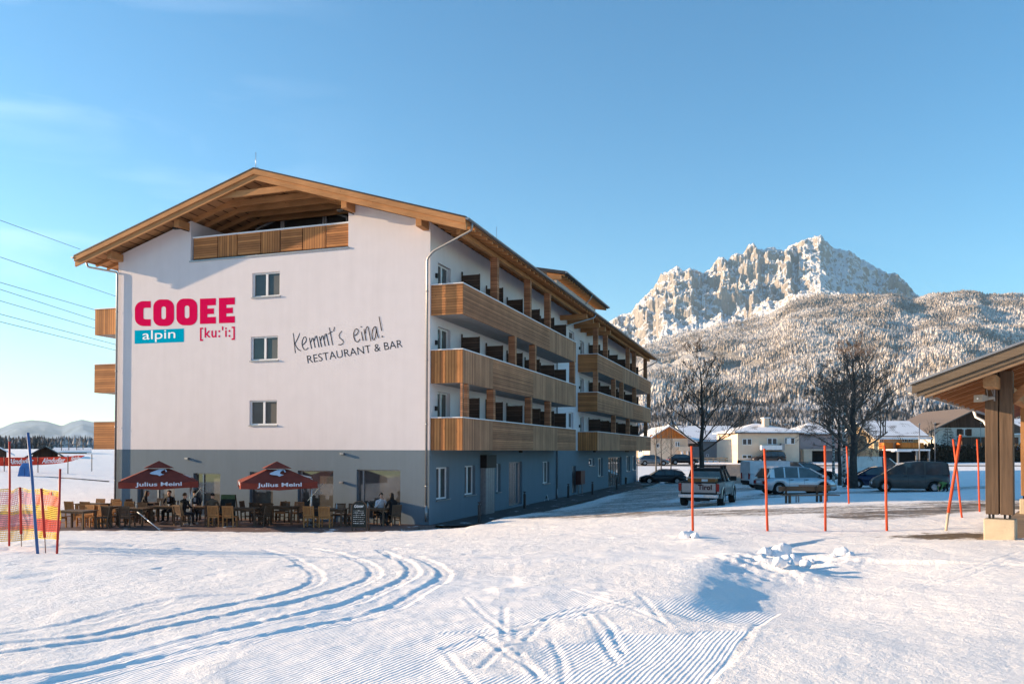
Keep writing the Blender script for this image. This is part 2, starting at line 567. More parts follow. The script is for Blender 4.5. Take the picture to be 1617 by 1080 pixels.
# gentle undulation and trampled lumps
GZ += nearw * (0.035 * fbm(GX * 0.45, GY * 0.45, 3, 1) + 0.020 * fbm(GX * 1.7, GY * 1.3, 3, 2))
rough = 0.35 + 0.65 * sstep(-0.1, 0.35, fbm(GX * 0.22 + 4, GY * 0.22, 3, 4))
leftz = sstep(2.0, -3.0, GX) * sstep(7.0, 9.0, GY)
GZ += nearw * 0.018 * rough * (ridged(GX * 3.1, GY * 2.3, 4, 3) - 0.5) * (0.6 + 0.9 * leftz)
GZ += (1 - sstep(14, 22, GY)) * 0.007 * (ridged(GX * 8.3, GY * 7.1, 3, 5) - 0.5)
lump = vnoise(GX * 2.4, GY * 2.0, 6)
GZ -= nearw * 0.10 * np.clip(vnoise(GX * 3.3, GY * 2.6, 7) - 0.80, 0, 1) * (0.25 + leftz) * sstep(9, 13, GY)
GZ += nearw * 0.035 * np.clip(lump - 0.78, 0, 1) * 4 * 0.5 * sstep(11, 15, GY)

def dist_to_line(pts, spacing=0.05, reach=0.9):
    D = np.full(GX.shape, 9.9, np.float32)
    S = []
    for a, b in zip(pts[:-1], pts[1:]):
        n = max(2, int((b - a).length / spacing))
        for k in range(n): S.append(a.lerp(b, k / n))
    for p in S:
        r0 = np.searchsorted(ys, p.y - reach); r1 = np.searchsorted(ys, p.y + reach)
        if r1 <= r0: continue
        wm = 8.0 + max(p.y, 0) * 1.15
        # column window (ss monotonic)
        c0 = np.searchsorted(ss, (p.x - reach - 0.3) / wm - 0.01); c1 = np.searchsorted(ss, (p.x + reach + 0.3) / wm + 0.01)
        sub = (slice(r0, r1), slice(c0, c1))
        d = np.hypot(GX[sub] - p.x, GY[sub] - p.y)
        D[sub] = np.minimum(D[sub], d)
    return D
def smooth_line(px_pts, sub=8):
    P = [onground(*p) for p in px_pts]
    out = []
    for i in range(len(P) - 1):
        p0 = P[max(i - 1, 0)]; p1 = P[i]; p2 = P[i + 1]; p3 = P[min(i + 2, len(P) - 1)]
        for k in range(sub):
            t = k / sub
            out.append(0.5 * ((2 * p1) + (p2 - p0) * t + (2 * p0 - 5 * p1 + 4 * p2 - p3) * t * t + (3 * p1 - p0 - 3 * p2 + p3) * t ** 3))
    out.append(P[-1])
    return out
TRACKS = [
    ([(0, 1018), (150, 1000), (300, 966), (400, 948), (470, 932), (500, 915), (488, 897), (450, 876), (415, 866)], 0.085, 0.17),
    ([(0, 1036), (180, 1006), (350, 972), (480, 946), (560, 924), (592, 906), (575, 888), (530, 873), (490, 865)], 0.095, 0.18),
    ([(0, 1080), (130, 1058), (300, 1012), (450, 976), (560, 948), (635, 918), (652, 903), (640, 887), (600, 869)], 0.10, 0.19),
    ([(60, 1090), (300, 1032), (450, 1001), (600, 962), (680, 926), (702, 908), (690, 893), (655, 877)], 0.09, 0.18),
    ([(0, 1004), (110, 985), (230, 955), (300, 945), (400, 938)], 0.06, 0.2),
]
crumb = vnoise(GX * 9, GY * 9, 5)
for pts, dep, wd in TRACKS:
    D = dist_to_line(smooth_line(pts))
    j = 1 + 0.5 * (crumb - 0.5)
    D = D + 0.035 * (vnoise(GX * 7, GY * 7, 4) - 0.5)
    dep *= 0.135 * (0.8 + 0.5 * vnoise(GX * .7, GY * .7, 3)); wd *= 0.62
    GZ += -dep * 0.75 * np.exp(-(D / wd) ** 8) * j - dep * 0.5 * np.exp(-((D - wd * .55) / 0.035) ** 2) + 0.5 * dep * np.exp(-((D - wd * 1.35) / (wd * 0.3)) ** 2) * (0.2 + 1.4 * crumb)
# thin ski tracks
SKI = [[(700, 1024), (770, 1005), (860, 985), (960, 962), (1000, 955)], [(705, 1030), (740, 1068), (752, 1090)], [(757, 1002), (800, 1030), (840, 1055), (856, 1085)],
       [(868, 1008), (885, 1035), (893, 1082)], [(925, 968), (945, 1000), (972, 1040), (977, 1044)], [(946, 970), (965, 995), (985, 1030)],
       [(900, 930), (960, 950), (1005, 962), (1060, 992)], [(1005, 938), (1030, 960), (1045, 983)], [(796, 955), (796, 990), (797, 1012)],
       [(830, 1010), (850, 990), (875, 968), (930, 955)], [(700, 1000), (800, 990), (870, 975), (1000, 945)], [(735, 942), (760, 965), (800, 1000)],
       [(1400, 915), (1470, 905), (1560, 885), (1617, 868)], [(1400, 922), (1470, 912), (1560, 893), (1617, 876)],
       [(1120, 1068), (1150, 1045), (1175, 1020), (1200, 975)], [(760, 1050), (800, 1020), (860, 1015)], [(820, 1030), (850, 1062), (870, 1078)]]
for pts in SKI:
    D = dist_to_line(smooth_line(pts), 0.03, 0.3)
    GZ += -0.005 * np.exp(-(D / 0.028) ** 4) + 0.0045 * np.exp(-((D - 0.060) / 0.025) ** 2) * (0.3 + 1.3 * crumb)
# drop at the edge of the groomed plateau
edge = smooth_line([(1052, 985), (1080, 950), (1108, 915), (1135, 885), (1165, 872), (1200, 866)])
E = np.array([[p.x, p.y] for p in edge])
sel = (GY > 5) & (GY < 26) & (np.abs(GX) < 16)
gx = GX[sel]; gy = GY[sel]
best = np.full(gx.shape, 1e9); side = np.zeros(gx.shape); tpar = np.zeros(gx.shape)
for i in range(len(E) - 1):
    ax, ay = E[i]; bx, by = E[i + 1]
    dx, dy = bx - ax, by - ay
    t = np.clip(((gx - ax) * dx + (gy - ay) * dy) / (dx * dx + dy * dy), 0, 1)
    qx = ax + t * dx; qy = ay + t * dy
    d = np.hypot(gx - qx, gy - qy)
    u = d < best
    best[u] = d[u]; side[u] = np.sign(dy * (gx - ax) - dx * (gy - ay))[u]; tpar[u] = ((i + t) / (len(E) - 1))[u]
sd = best * side + 0.12 * (vnoise(gx * 2.5, gy * 2.5, 1) - 0.5)
amp = sstep(0.0, 0.3, tpar) * (1 - 0.75 * sstep(0.72, 1.0, tpar)) * (best < 6)
prof = np.where(sd < 0, 0.03 * np.exp(-(sd / 0.8) ** 2) - 0.17 * sstep(-.25, 1.1, sd), 0.03 - 0.17 * sstep(-.25, 1.1, sd) * (1 - sstep(1.2, 4.2, sd)) - 0.06 * sstep(0, .6, sd))
dz = amp * prof
GZ[sel] += dz
# snow pile with loose lumps right of it
for (ppx, ppy, h, rr) in [(1175, 886, 0.09, 0.55), (1205, 884, 0.11, 0.5), (1235, 890, 0.08, 0.6), (1270, 893, 0.05, 0.5), (1190, 903, 0.04, 0.4), (1090, 848, 0.07, 0.4), (1110, 857, 0.06, 0.5), (1330, 878, 0.08, 0.5)]:
    p = onground(ppx, ppy)
    GZ += h * np.exp(-(((GX - p.x) / rr) ** 2 + ((GY - p.y) / (rr * 1.2)) ** 2)) * (0.7 + 0.6 * crumb)
# groomed bumps left of the edge far away
for (ppx, ppy) in [(900, 885), (1060, 893)]:
    p = onground(ppx, ppy)
    GZ += 0.06 * np.exp(-(((GX - p.x) / 1.6) ** 2 + ((GY - p.y) / 0.5) ** 2))
# low drift at the net fence on the left
for (ppx, ppy, h) in [(60, 862, 0.10), (150, 862, 0.08), (20, 868, 0.08), (250, 866, 0.05)]:
    p = onground(ppx, ppy)
    GZ += h * np.exp(-(((GX - p.x) / 1.6) ** 2 + ((GY - p.y) / 0.35) ** 2))

# building frame: local x to the right along the gable, local y away along the side
TH = R(18.62)
HX, HY = -3.6, 35.0
def h2w(x, y, z=0.0):
    return Vector((HX + x * math.cos(TH) + y * math.sin(TH), HY - x * math.sin(TH) + y * math.cos(TH), z))
NF = Vector((-math.sin(TH), -math.cos(TH), 0)); NS = Vector((math.cos(TH), -math.sin(TH), 0))
def w2h(p):
    dx, dy = p.x - HX, p.y - HY
    return (dx * math.cos(TH) - dy * math.sin(TH), dx * math.sin(TH) + dy * math.cos(TH), p.z)
def hfront(px, py, yl=0.0):
    q = w2h(atplane(px, py, h2w(0, yl), NF)); return (q[0], q[2])
def hside(px, py, xl=0.0):
    q = w2h(atplane(px, py, h2w(xl, 0), NS)); return (q[1], q[2])

# masks: cleared asphalt / gravel, grooming, grass
LX = (GX - HX) * math.cos(TH) - (GY - HY) * math.sin(TH)
LY = (GX - HX) * math.sin(TH) + (GY - HY) * math.cos(TH)
under = (LX > -17.8) & (LX < 2.9) & (LY > -3.4) & (LY < 53)       # below hotel, terrace and pavement
GZ = np.where(under & (GZ > -0.26) & (LY > -2.9), np.minimum(GZ, -0.30), GZ)
terr = (GX < -5.6) & (GX > -26) & (GY > 32.0) & (LY < 0.3)
GZ = np.where(terr, -0.28, GZ)
hide = (LX > -17.0) & (LX < 0) & (LY > 0) & (LY < 52)
def pband(pts, wd):
    D = np.full(GX.shape, 99.0)
    for (a, b) in zip(pts[:-1], pts[1:]):
        dx, dy = b[0] - a[0], b[1] - a[1]
        t = np.clip(((GX - a[0]) * dx + (GY - a[1]) * dy) / (dx * dx + dy * dy), 0, 1)
        D = np.minimum(D, np.hypot(GX - a[0] - t * dx, GY - a[1] - t * dy))
    return 1 - sstep(wd * 0.35, wd, D)
road = np.maximum.reduce([
    0.66 * pband([(2, 35), (8, 28.5), (14, 28.5), (22, 31), (40, 40)], 3.0),
    0.80 * pband([(11, 25.5), (20, 30), (34, 37)], 2.0),
    0.62 * pband([(4, 37), (9, 52), (13, 72), (24, 92), (40, 100)], 4.0),
    0.62 * pband([(3, 40), (14, 44), (30, 52)], 3.5),
    1.0 * pband([(-5, 118), (20, 112), (60, 100), (120, 85)], 5.0),
    1.1 * pband([(30, 108), (27, 92), (24, 76)], 8.0),
    0.62 * pband([(24, 78), (20, 62), (10, 50)], 5.0)])
P_ = onground(1500, 850)
grass = 1.0 * np.exp(-(((GX - P_.x - 0.6) / 1.7) ** 2 + ((GY - P_.y - .7) / 1.9) ** 2))
Q_ = onground(1540, 800)
grass = np.maximum(grass, 0.8 * np.exp(-(((GX - Q_.x - 0.9) / 0.8) ** 2 + ((GY - Q_.y) / 2.6) ** 2)))
gpl = (GX * math.cos(R(25)) - GY * math.sin(R(25)))               # across the groomer lanes
groom = np.zeros(GX.shape)
a0 = onground(1215, 962); a1 = onground(1180, 1080); lane_r = a0.x * math.cos(R(25)) - a0.y * math.sin(R(25))
groom = ((gpl < lane_r) & (gpl > lane_r - 5.6)).astype(float) * sstep(lane_r - 5.6, lane_r - 4.2, gpl + 0.5 * fbm(GX * .8, GY * .8, 2, 1))
groom *= sstep(4.5, 5.5, GY) * (1 - sstep(8.6, 9.6, GY + 0.6 * fbm(GX * .9, GY * .9, 2, 2) - 2.2 * sstep(lane_r - 1.7, lane_r - 2.4, gpl)))
cut = 1 - 0.85 * sstep(0.18, 0.45, fbm(GX * 0.9 + 3, GY * 0.9, 3, 6))
groom *= cut
p1 = onground(830, 884); 
far_g = np.exp(-(((GX - p1.x - 1.5) / 3.4) ** 4 + ((GY - p1.y - 0.2) / 0.9) ** 4))
groom = np.maximum(groom, 0.8 * far_g)
litter = (1 - sstep(60, 90, GY)) * (0.06 + sstep(15, 23, GY) * (0.38 + 0.35 * sstep(4, 10, GX)))

def snow_material():
    m, nt, b = newmat('snow_ground')
    N = nt.nodes.new; L = nt.links.new
    tc = N('ShaderNodeTexCoord')
    def at(name):
        a = N('ShaderNodeAttribute'); a.attribute_name = name; return a.outputs['Fac']
    def noise(scale, detail=4, rough=0.55, vec=None):
        n = N('ShaderNodeTexNoise'); n.inputs['Scale'].default_value = scale; n.inputs['Detail'].default_value = detail
        n.inputs['Roughness'].default_value = rough
        L(vec or tc.outputs['Object'], n.inputs['Vector']); return n.outputs['Fac']
    def math_(op, a, b_=None, c=None):
        n = N('ShaderNodeMath'); n.operation = op
        for i, v in enumerate((a, b_, c)):
            if v is None: continue
            if isinstance(v, (int, float)): n.inputs[i].default_value = v
            else: L(v, n.inputs[i])
        return n.outputs[0]
    def mr(v, a, b_, c=0.0, d=1.0):
        n = N('ShaderNodeMapRange'); n.inputs['From Min'].default_value = a; n.inputs['From Max'].default_value = b_
        n.inputs['To Min'].default_value = c; n.inputs['To Max'].default_value = d
        L(v, n.inputs['Value']); return n.outputs['Result']
    def mixc(f, a, b_):
        n = N('ShaderNodeMix'); n.data_type = 'RGBA'
        L(f, n.inputs['Factor'])
        for k, v in (('A', a), ('B', b_)):
            if isinstance(v, tuple): n.inputs[k].default_value = v
            else: L(v, n.inputs[k])
        return n.outputs['Result']
    # streaks follow the driving direction
    mp = N('ShaderNodeMapping'); mp.inputs['Rotation'].default_value = (0, 0, R(-20)); mp.inputs['Scale'].default_value = (0.3, 3.4, 1)
    L(tc.outputs['Object'], mp.inputs['Vector'])
    st = noise(1.1, 6, 0.65, mp.outputs['Vector'])
    fine = noise(7.0, 5, 0.7)
    rd = at('road')
    v = math_('ADD', math_('MULTIPLY', st, 0.7), math_('MULTIPLY', fine, 0.3))
    v = math_('ADD', v, math_('MULTIPLY', rd, 0.34))
    dirt = mr(v, 0.655, 0.75)
    lit = at('litter')
    specks = math_('MULTIPLY', mr(noise(3.2, 6, 0.75), 0.60, 0.66), lit)
    gr = at('grass')
    gv = mr(math_('ADD', math_('MULTIPLY', noise(2.2, 8, 0.8), 0.9), math_('MULTIPLY', gr, 0.46)), 0.67, 0.76)
    soil = mixc(mr(noise(3.0, 5), 0.35, 0.65), (0.10, 0.08, 0.062, 1), (0.27, 0.21, 0.155, 1))
    grassc = mixc(mr(noise(14.0, 5), 0.35, 0.65), (0.07, 0.045, 0.02, 1), (0.22, 0.15, 0.07, 1))
    snowc = mixc(mr(noise(0.6, 4), 0.3, 0.7), (0.89, 0.865, 0.85, 1), (0.94, 0.915, 0.89, 1))
    c1 = mixc(dirt, snowc, soil)
    c1 = mixc(math_('MULTIPLY', specks, 0.6), c1, (0.30, 0.27, 0.24, 1))
    c1 = mixc(gv, c1, grassc)
    L(c1, b.inputs['Base Color'])
    b.inputs['Roughness'].default_value = 0.62
    b.inputs['Specular IOR Level'].default_value = 0.35
    b.inputs['Subsurface Weight'].default_value = 0.0
    # corduroy: lanes of small ribs
    g = at('groom')
    mp2 = N('ShaderNodeMapping'); mp2.inputs['Rotation'].default_value = (0, 0, R(25))
    L(tc.outputs['Object'], mp2.inputs['Vector'])
    sx_ = N('ShaderNodeSeparateXYZ'); L(mp2.outputs['Vector'], sx_.inputs['Vector'])
    rib = math_('SINE', math_('MULTIPLY', math_('ADD', sx_.outputs['X'], math_('MULTIPLY', noise(0.8, 2), 0.06)), 2 * math.pi / 0.040))
    ribh = math_('MULTIPLY', math_('MULTIPLY', math_('ADD', rib, 1.0), 0.0026), g)
    grain = math_('MULTIPLY', noise(34.0, 5, 0.75), 0.024)
    mid = math_('MULTIPLY', noise(9.0, 5, 0.65), 0.045)
    big = math_('MULTIPLY', noise(2.2, 4, 0.6), 0.05)
    inv = math_('SUBTRACT', 1.0, math_('MULTIPLY', g, 0.75))
    h = math_('ADD', ribh, math_('MULTIPLY', math_('ADD', math_('ADD', grain, mid), big), inv))
    bp = N('ShaderNodeBump'); bp.inputs['Strength'].default_value = 0.75; bp.inputs['Distance'].default_value = 1.0
    L(h, bp.inputs['Height']); L(bp.outputs['Normal'], b.inputs['Normal'])
    return m
SNOWG = snow_material()
go = grid_mesh('snow_ground', np.stack([GX, GY, GZ], -1), SNOWG,
               {'road': road, 'groom': groom, 'grass': grass, 'litter': litter}, mask=~hide)
tag(go, kind='structure')

# final height lookup for things that stand on the snow
def gz_full(x, y):
    i = int(np.clip(np.searchsorted(ys, y), 1, len(ys) - 1))
    wm = Wd[i]
    j = int(np.clip(np.searchsorted(ss, x / wm), 0, NC - 1))
    return float(GZ[i, j])
def gp(px, py):
    """ground point seen at a photo pixel, on the finished surface"""
    p = onground(px, py)
    for _ in range(3):
        z = gz_full(p.x, p.y)
        d = ray(px, py)
        if abs(z - p.z) < 0.3 and d.z < -0.01:
            q = EYE + d * ((z - EYE.z) / d.z)
            if abs(q.y - p.y) < 3: p = Vector((q.x, q.y, z))
            else: p.z = z
        else: p.z = z
    return p
# ================================================================ materials of the hotel
def render_plaster(name, col, amt):
    m = mat(name, col, 0.9, var=0.02, scale=1.6, bump=0.007, bscale=26)
    nt = m.node_tree; N = nt.nodes.new; L = nt.links.new
    b = nt.nodes['Principled BSDF']
    src = b.inputs['Base Color'].links[0].from_socket
    tc = N('ShaderNodeTexCoord'); mp = N('ShaderNodeMapping'); mp.inputs['Scale'].default_value = (2.2, 2.2, 0.16)
    n = N('ShaderNodeTexNoise'); n.inputs['Scale'].default_value = 1.0; n.inputs['Detail'].default_value = 7; n.inputs['Roughness'].default_value = .7
    L(tc.outputs['Object'], mp.inputs['Vector']); L(mp.outputs['Vector'], n.inputs['Vector'])
    r = N('ShaderNodeMapRange'); r.inputs['From Min'].default_value = .35; r.inputs['From Max'].default_value = .7
    r.inputs['To Min'].default_value = 1.02; r.inputs['To Max'].default_value = 1 - amt
    L(n.outputs['Fac'], r.inputs['Value'])
    mx = N('ShaderNodeMix'); mx.data_type = 'RGBA'; mx.blend_type = 'MULTIPLY'; mx.inputs['Factor'].default_value = 1
    L(src, mx.inputs['A']); L(r.outputs['Result'], mx.inputs['B']); L(mx.outputs['Result'], b.inputs['Base Color'])
    return m
M_WHITE = render_plaster('white_render', (0.645, 0.605, 0.625), 0.03)
M_BLUE = render_plaster('slate_blue_render', (0.142, 0.185, 0.222), 0.06)
M_WOOD_H = woodmat('larch_boards_horizontal', (0.54, 0.235, 0.09), (0.25, 0.105, 0.045), 'h', 0.115)
M_WOOD_V = woodmat('larch_boards_vertical', (0.56, 0.245, 0.09), (0.25, 0.105, 0.045), 'v', 0.135)
M_GREY_H = woodmat('shade_side_boards_horizontal', (0.53, 0.245, 0.125), (0.23, 0.105, 0.058), 'h', 0.095)  # copy of the larch boards, coloured apart for the side in shade
M_GREY_V = woodmat('shade_side_boards_vertical', (0.55, 0.28, 0.155), (0.26, 0.13, 0.075), 'v', 0.15)  # upright boards, likewise coloured for the side in shade
M_BEAM = woodmat('larch_beam_lengthwise', (0.52, 0.26, 0.11), (0.33, 0.155, 0.065), 'x', fine=30)
M_BEAMY = woodmat('larch_beam_crosswise', (0.52, 0.26, 0.11), (0.33, 0.155, 0.065), 'y', fine=30)
M_SOFFIT = woodmat('roof_boarding', (0.46, 0.24, 0.115), (0.28, 0.145, 0.07), 'h', 0.16)
M_DARKWOOD = woodmat('dark_screen_boards', (0.115, 0.075, 0.055), (0.05, 0.034, 0.027), 'h', 0.13)
M_ROOF = mat('dark_metal_roof', (0.06, 0.055, 0.055), 0.45, metal=0.3, var=0.15)
M_GREYMETAL = mat('galvanised_metal', (0.28, 0.28, 0.29), 0.4, metal=0.75, var=0.15, scale=20)
M_DARKMETAL = mat('anthracite_metal', (0.045, 0.045, 0.05), 0.5, metal=0.3)
M_CAP = mat('white_metal_cap', (0.72, 0.72, 0.74), 0.45, var=0.04)
M_FRAME = mat('white_window_frame', (0.72, 0.72, 0.73), 0.4, var=0.03)
M_SLAB = mat('balcony_slab_concrete', (0.30, 0.29, 0.285), 0.85, var=0.1, scale=3)
M_GLASS = glassmat('window_glass', (0.008, 0.008, 0.009), -0.01)
M_GLASS2 = glassmat('restaurant_glass', (0.02, 0.02, 0.02), 0.05)
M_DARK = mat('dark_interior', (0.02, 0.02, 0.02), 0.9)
M_CURTAIN = mat('grey_curtain', (0.25, 0.25, 0.26), 0.9, var=0.2, scale=8)
M_STEEL = mat('brushed_steel_cladding', (0.33, 0.33, 0.34), 0.45, metal=0.6, var=0.15, scale=9)
M_BLACK = mat('black_plastic', (0.015, 0.015, 0.016), 0.5)

hotel = empty('hotel', (HX, HY, 0), -TH)
tag(hotel, 'long white hotel with larch balconies, slate blue ground floor and wide wooden roof', 'hotel')
WID, LEN = 17.27, 52.4
ZG = 3.1
XR, ZR = -8.38, 16.05
SL = 0.305
UND = 0.42
def roof_top(x): return ZR - SL * abs(x - XR)
def roof_un(x): return roof_top(x) - UND
FL = [3.1, 6.02, 9.0]                      # balcony slab undersides
RAIL = [4.50, 7.46, 10.32]

def grid_wall(mb, us, zs, holes, fn, inward, reveal_mb=None):
    """rectangular wall sheet with holes; fn(u,z,d) -> point, d = depth into the wall"""
    U = sorted(set(us + [h[0] for h in holes] + [h[1] for h in holes]))
    Z = sorted(set(zs + [h[2] for h in holes] + [h[3] for h in holes]))
    for i in range(len(U) - 1):
        for j in range(len(Z) - 1):
            uc = (U[i] + U[i + 1]) / 2; zc = (Z[j] + Z[j + 1]) / 2
            if any(h[0] < uc < h[1] and h[2] < zc < h[3] for h in holes): continue
            mb.face([fn(U[i], Z[j], 0), fn(U[i + 1], Z[j], 0), fn(U[i + 1], Z[j + 1], 0), fn(U[i], Z[j + 1], 0)])
    for (a, b, c, d) in holes:
        for (p, q) in (((a, c), (b, c)), ((b, c), (b, d)), ((b, d), (a, d)), ((a, d), (a, c))):
            mb.face([fn(p[0], p[1], 0), fn(q[0], q[1], 0), fn(q[0], q[1], inward), fn(p[0], p[1], inward)])

def window_part(parent, u0, u1, z0, z1, fn, depth, split=(0.5,), glass=None, frame=None, ft=0.07, name='window', sill=True, sill_out=0.06):
    """frame + panes set 'depth' into the wall. fn(u,z,d)."""
    glass = glass or M_GLASS; frame = frame or M_FRAME
    fr = MB()
    def bx(a, b, c, d, d0, d1):
        p = [fn(a, c, d0), fn(b, c, d0), fn(b, c, d1), fn(a, c, d1)]
        q = [fn(a, d, d0), fn(b, d, d0), fn(b, d, d1), fn(a, d, d1)]
        fr.hexa(p, q)
    e = 0.003
    xs = [u0 + e] + [u0 + (u1 - u0) * s for s in split] + [u1 - e]
    bx(u0 + e, u1 - e, z0 + e, z0 + ft, depth - 0.05, depth + 0.03)
    bx(u0 + e, u1 - e, z1 - ft, z1 - e, depth - 0.05, depth + 0.03)
    bx(u0 + e, u0 + ft, z0 + ft, z1 - ft, depth - 0.05, depth + 0.03)
    bx(u1 - ft, u1 - e, z0 + ft, z1 - ft, depth - 0.05, depth + 0.03)
    for s in split:
        c = u0 + (u1 - u0) * s
        bx(c - ft * 0.75, c + ft * 0.75, z0 + ft, z1 - ft, depth - 0.055, depth + 0.03)
    w_ = fr.build(name, frame, parent)
    g = MB()
    g.face([fn(u0 + ft, z0 + ft, depth), fn(u1 - ft, z0 + ft, depth), fn(u1 - ft, z1 - ft, depth), fn(u0 + ft, z1 - ft, depth)])
    g.build('pane', glass, w_)
    if sill:
        s_ = MB()
        a = [fn(u0 - 0.04, z0 - 0.05, -sill_out), fn(u1 + 0.04, z0 - 0.05, -sill_out), fn(u1 + 0.04, z0 - 0.05, depth - 0.055), fn(u0 - 0.04, z0 - 0.05, depth - 0.055)]
        b = [(p[0], p[1], p[2] + 0.047) for p in a]
        s_.hexa(a, b)
        s_.build('sill', M_GREYMETAL, w_)
    return w_

fF = lambda u, z, d: (u, d, z)                 # gable wall, depth goes to +y
fS = lambda u, z, d: (-d, u, z)                # side wall, depth goes to -x

# ---- gable front openings from the photograph
def fbox(x0, y0, x1, y1):
    a = hfront(x0, y0); b = hfront(x1, y1); return (a[0], b[0], b[1], a[1])
def fwin(x0, x1, yt, yb):
    xm = (x0 + x1) / 2
    return (hfront(x0, (yt + yb) / 2)[0], hfront(x1, (yt + yb) / 2)[0], hfront(xm, yb)[1], hfront(xm, yt)[1])
UP = [fwin(398.5, 442, 430, 468.5), fwin(396, 439, 531, 569), fwin(394, 437.5, 632, 671)]
GR = [fwin(217, 276, 748, 806), fwin(305, 347.5, 747, 821), fwin(394, 431, 745, 821), fwin(470, 526, 743, 820), fwin(563, 632, 741.5, 820)]
wall = MB()
LZ = 12.30; LXA = hfront(301, 400)[0]; LXB = hfront(550, 380)[0]
grid_wall(wall, [-WID, 0], [ZG, LZ], UP, fF, 0.16)
wall.face([(-WID, 0, LZ), (LXA, 0, LZ), (LXA, 0, roof_un(LXA)), (-WID, 0, roof_un(-WID))])
wall.face([(LXB, 0, LZ), (0, 0, LZ), (0, 0, roof_un(0)), (LXB, 0, roof_un(LXB))])
LD = 3.6
wall.face([(LXA, 0, LZ), (LXA, LD, LZ), (LXA, LD, roof_un(LXA)), (LXA, 0, roof_un(LXA))])
wall.face([(LXB, 0, LZ), (LXB, LD, LZ), (LXB, LD, roof_un(LXB)), (LXB, 0, roof_un(LXB))])
wall.face([(LXA, 0, LZ), (LXB, 0, LZ), (LXB, LD, LZ), (LXA, LD, LZ)])
# back + left side
wall.face([(-WID, 0, ZG), (-WID, LEN, ZG), (-WID, LEN, roof_un(-WID)), (-WID, 0, roof_un(-WID))])
wall.face([(-WID, LEN, ZG), (0, LEN, ZG), (0, LEN, roof_un(0)), (XR, LEN, roof_un(XR)), (-WID, LEN, roof_un(-WID))])
# right side wall with balcony doors
def vs(px, xl=0.0): return hside(px, 711, xl)[0]
DOORS1 = [(0.84, 2.28), (4.62, 6.02), (7.95, 9.3), (10.8, 12.3), (14.3, 15.7), (17.5, 18.9)]
DOORS2 = [(27.4 + 3.55 * k, 28.8 + 3.55 * k) for k in range(7)]
side_holes = []
doors = []
for lv in range(3):
    z0 = FL[lv] + 0.20
    for (a, b) in DOORS1 + DOORS2:
        h = (a, b, z0, z0 + 2.42 - (0.12 if lv == 2 else 0)); doors.append((h, lv)); side_holes.append(h)
gap = []
for lv, (yt, yb, xa, xb) in enumerate([(651, 676, 898, 905.5), (587, 605, 898.5, 905.5), (523, 535.5, 898.5, 907)]):
    a = hside(xa, yt); b = hside(xb, yb)
    z1 = hside((xa + xb) / 2, yt)[1]; z0 = hside((xa + xb) / 2, yb)[1]
    h = (a[0], b[0], z0, z1); gap.append(h); side_holes.append(h)
grid_wall(wall, [0, LEN], [ZG, roof_un(0)], side_holes, fS, 0.24)
wall.build('upper_wall', M_WHITE, hotel, fixn=False)
for h in UP:
    w_ = window_part(hotel, *h, fF, 0.13)
    c = MB(); c.box(h[0] + (h[1] - h[0]) * 0.62, 0.15, h[2] + 0.12, h[0] + (h[1] - h[0]) * 0.78, 0.17, h[2] + 0.42) if False else None
for h, lv in doors:
    window_part(hotel, *h, fS, 0.20, name='balcony_door', split=(0.5,), sill=False)
for h in gap:
    window_part(hotel, *h, fS, 0.18, split=())
# ground floor wall
gw = MB()
def swin(x0, x1, yt, yb):
    xm = (x0 + x1) / 2
    return (vs(x0), vs(x1), hside(xm, yb)[1], hside(xm, yt)[1])
SG = {'w': [swin(689, 709.5, 737.5, 788), swin(734, 750.5, 735, 781), swin(784, 790.5, 732, 776.6), swin(857, 867.5, 728.5, 763), swin(930, 938.5, 723.8, 735),
            swin(944, 951.7, 723, 752), swin(989, 994.5, 720, 744), swin(998.6, 1003.4, 720, 742)],
      'd': [swin(803.7, 824.5, 729, 797.5), swin(903.5, 910, 735.8, 778), swin(960.7, 981.5, 721.5, 767.5)]}
zb = -0.4
gfh = []
for h in GR:
    gfh.append((h[0], h[1], max(h[2], -0.08), h[3]))
grid_wall(gw, [-WID, 0], [zb, ZG], gfh, fF, 0.25)
grid_wall(gw, [0, LEN], [zb, ZG], SG['w'] + SG['d'], fS, 0.25)
gw.face([(-WID, 0, zb), (-WID, LEN, zb), (-WID, LEN, ZG), (-WID, 0, ZG)])
gw.face([(-WID, LEN, zb), (0, LEN, zb), (0, LEN, ZG), (-WID, LEN, ZG)])
gw.build('ground_floor_wall', M_BLUE, hotel, fixn=False)
for k, h in enumerate(gfh):
    window_part(hotel, *h, fF, 0.2, split=((0.30,) if k == 1 else (0.12,) if k == 4 else (0.06,) if k == 3 else (0.5,) if k == 0 else ()), glass=M_GLASS2, frame=M_GREYMETAL, name='restaurant_window', sill=False, ft=0.05)
# reflective panel and light curtain in first restaurant window
for h in SG['w']:
    window_part(hotel, *h, fS, 0.2, split=(0.5,) if h[1] - h[0] > 1.2 and h[3] - h[2] > 1.2 else (), sill_out=0.08)
for k, h in enumerate(SG['d']):
    window_part(hotel, *h, fS, 0.2, split=(0.33, 0.5, 0.67) if k != 1 else (), glass=M_GLASS2 if k != 1 else M_STEEL, frame=M_GREYMETAL, name='entrance_door', sill=False)

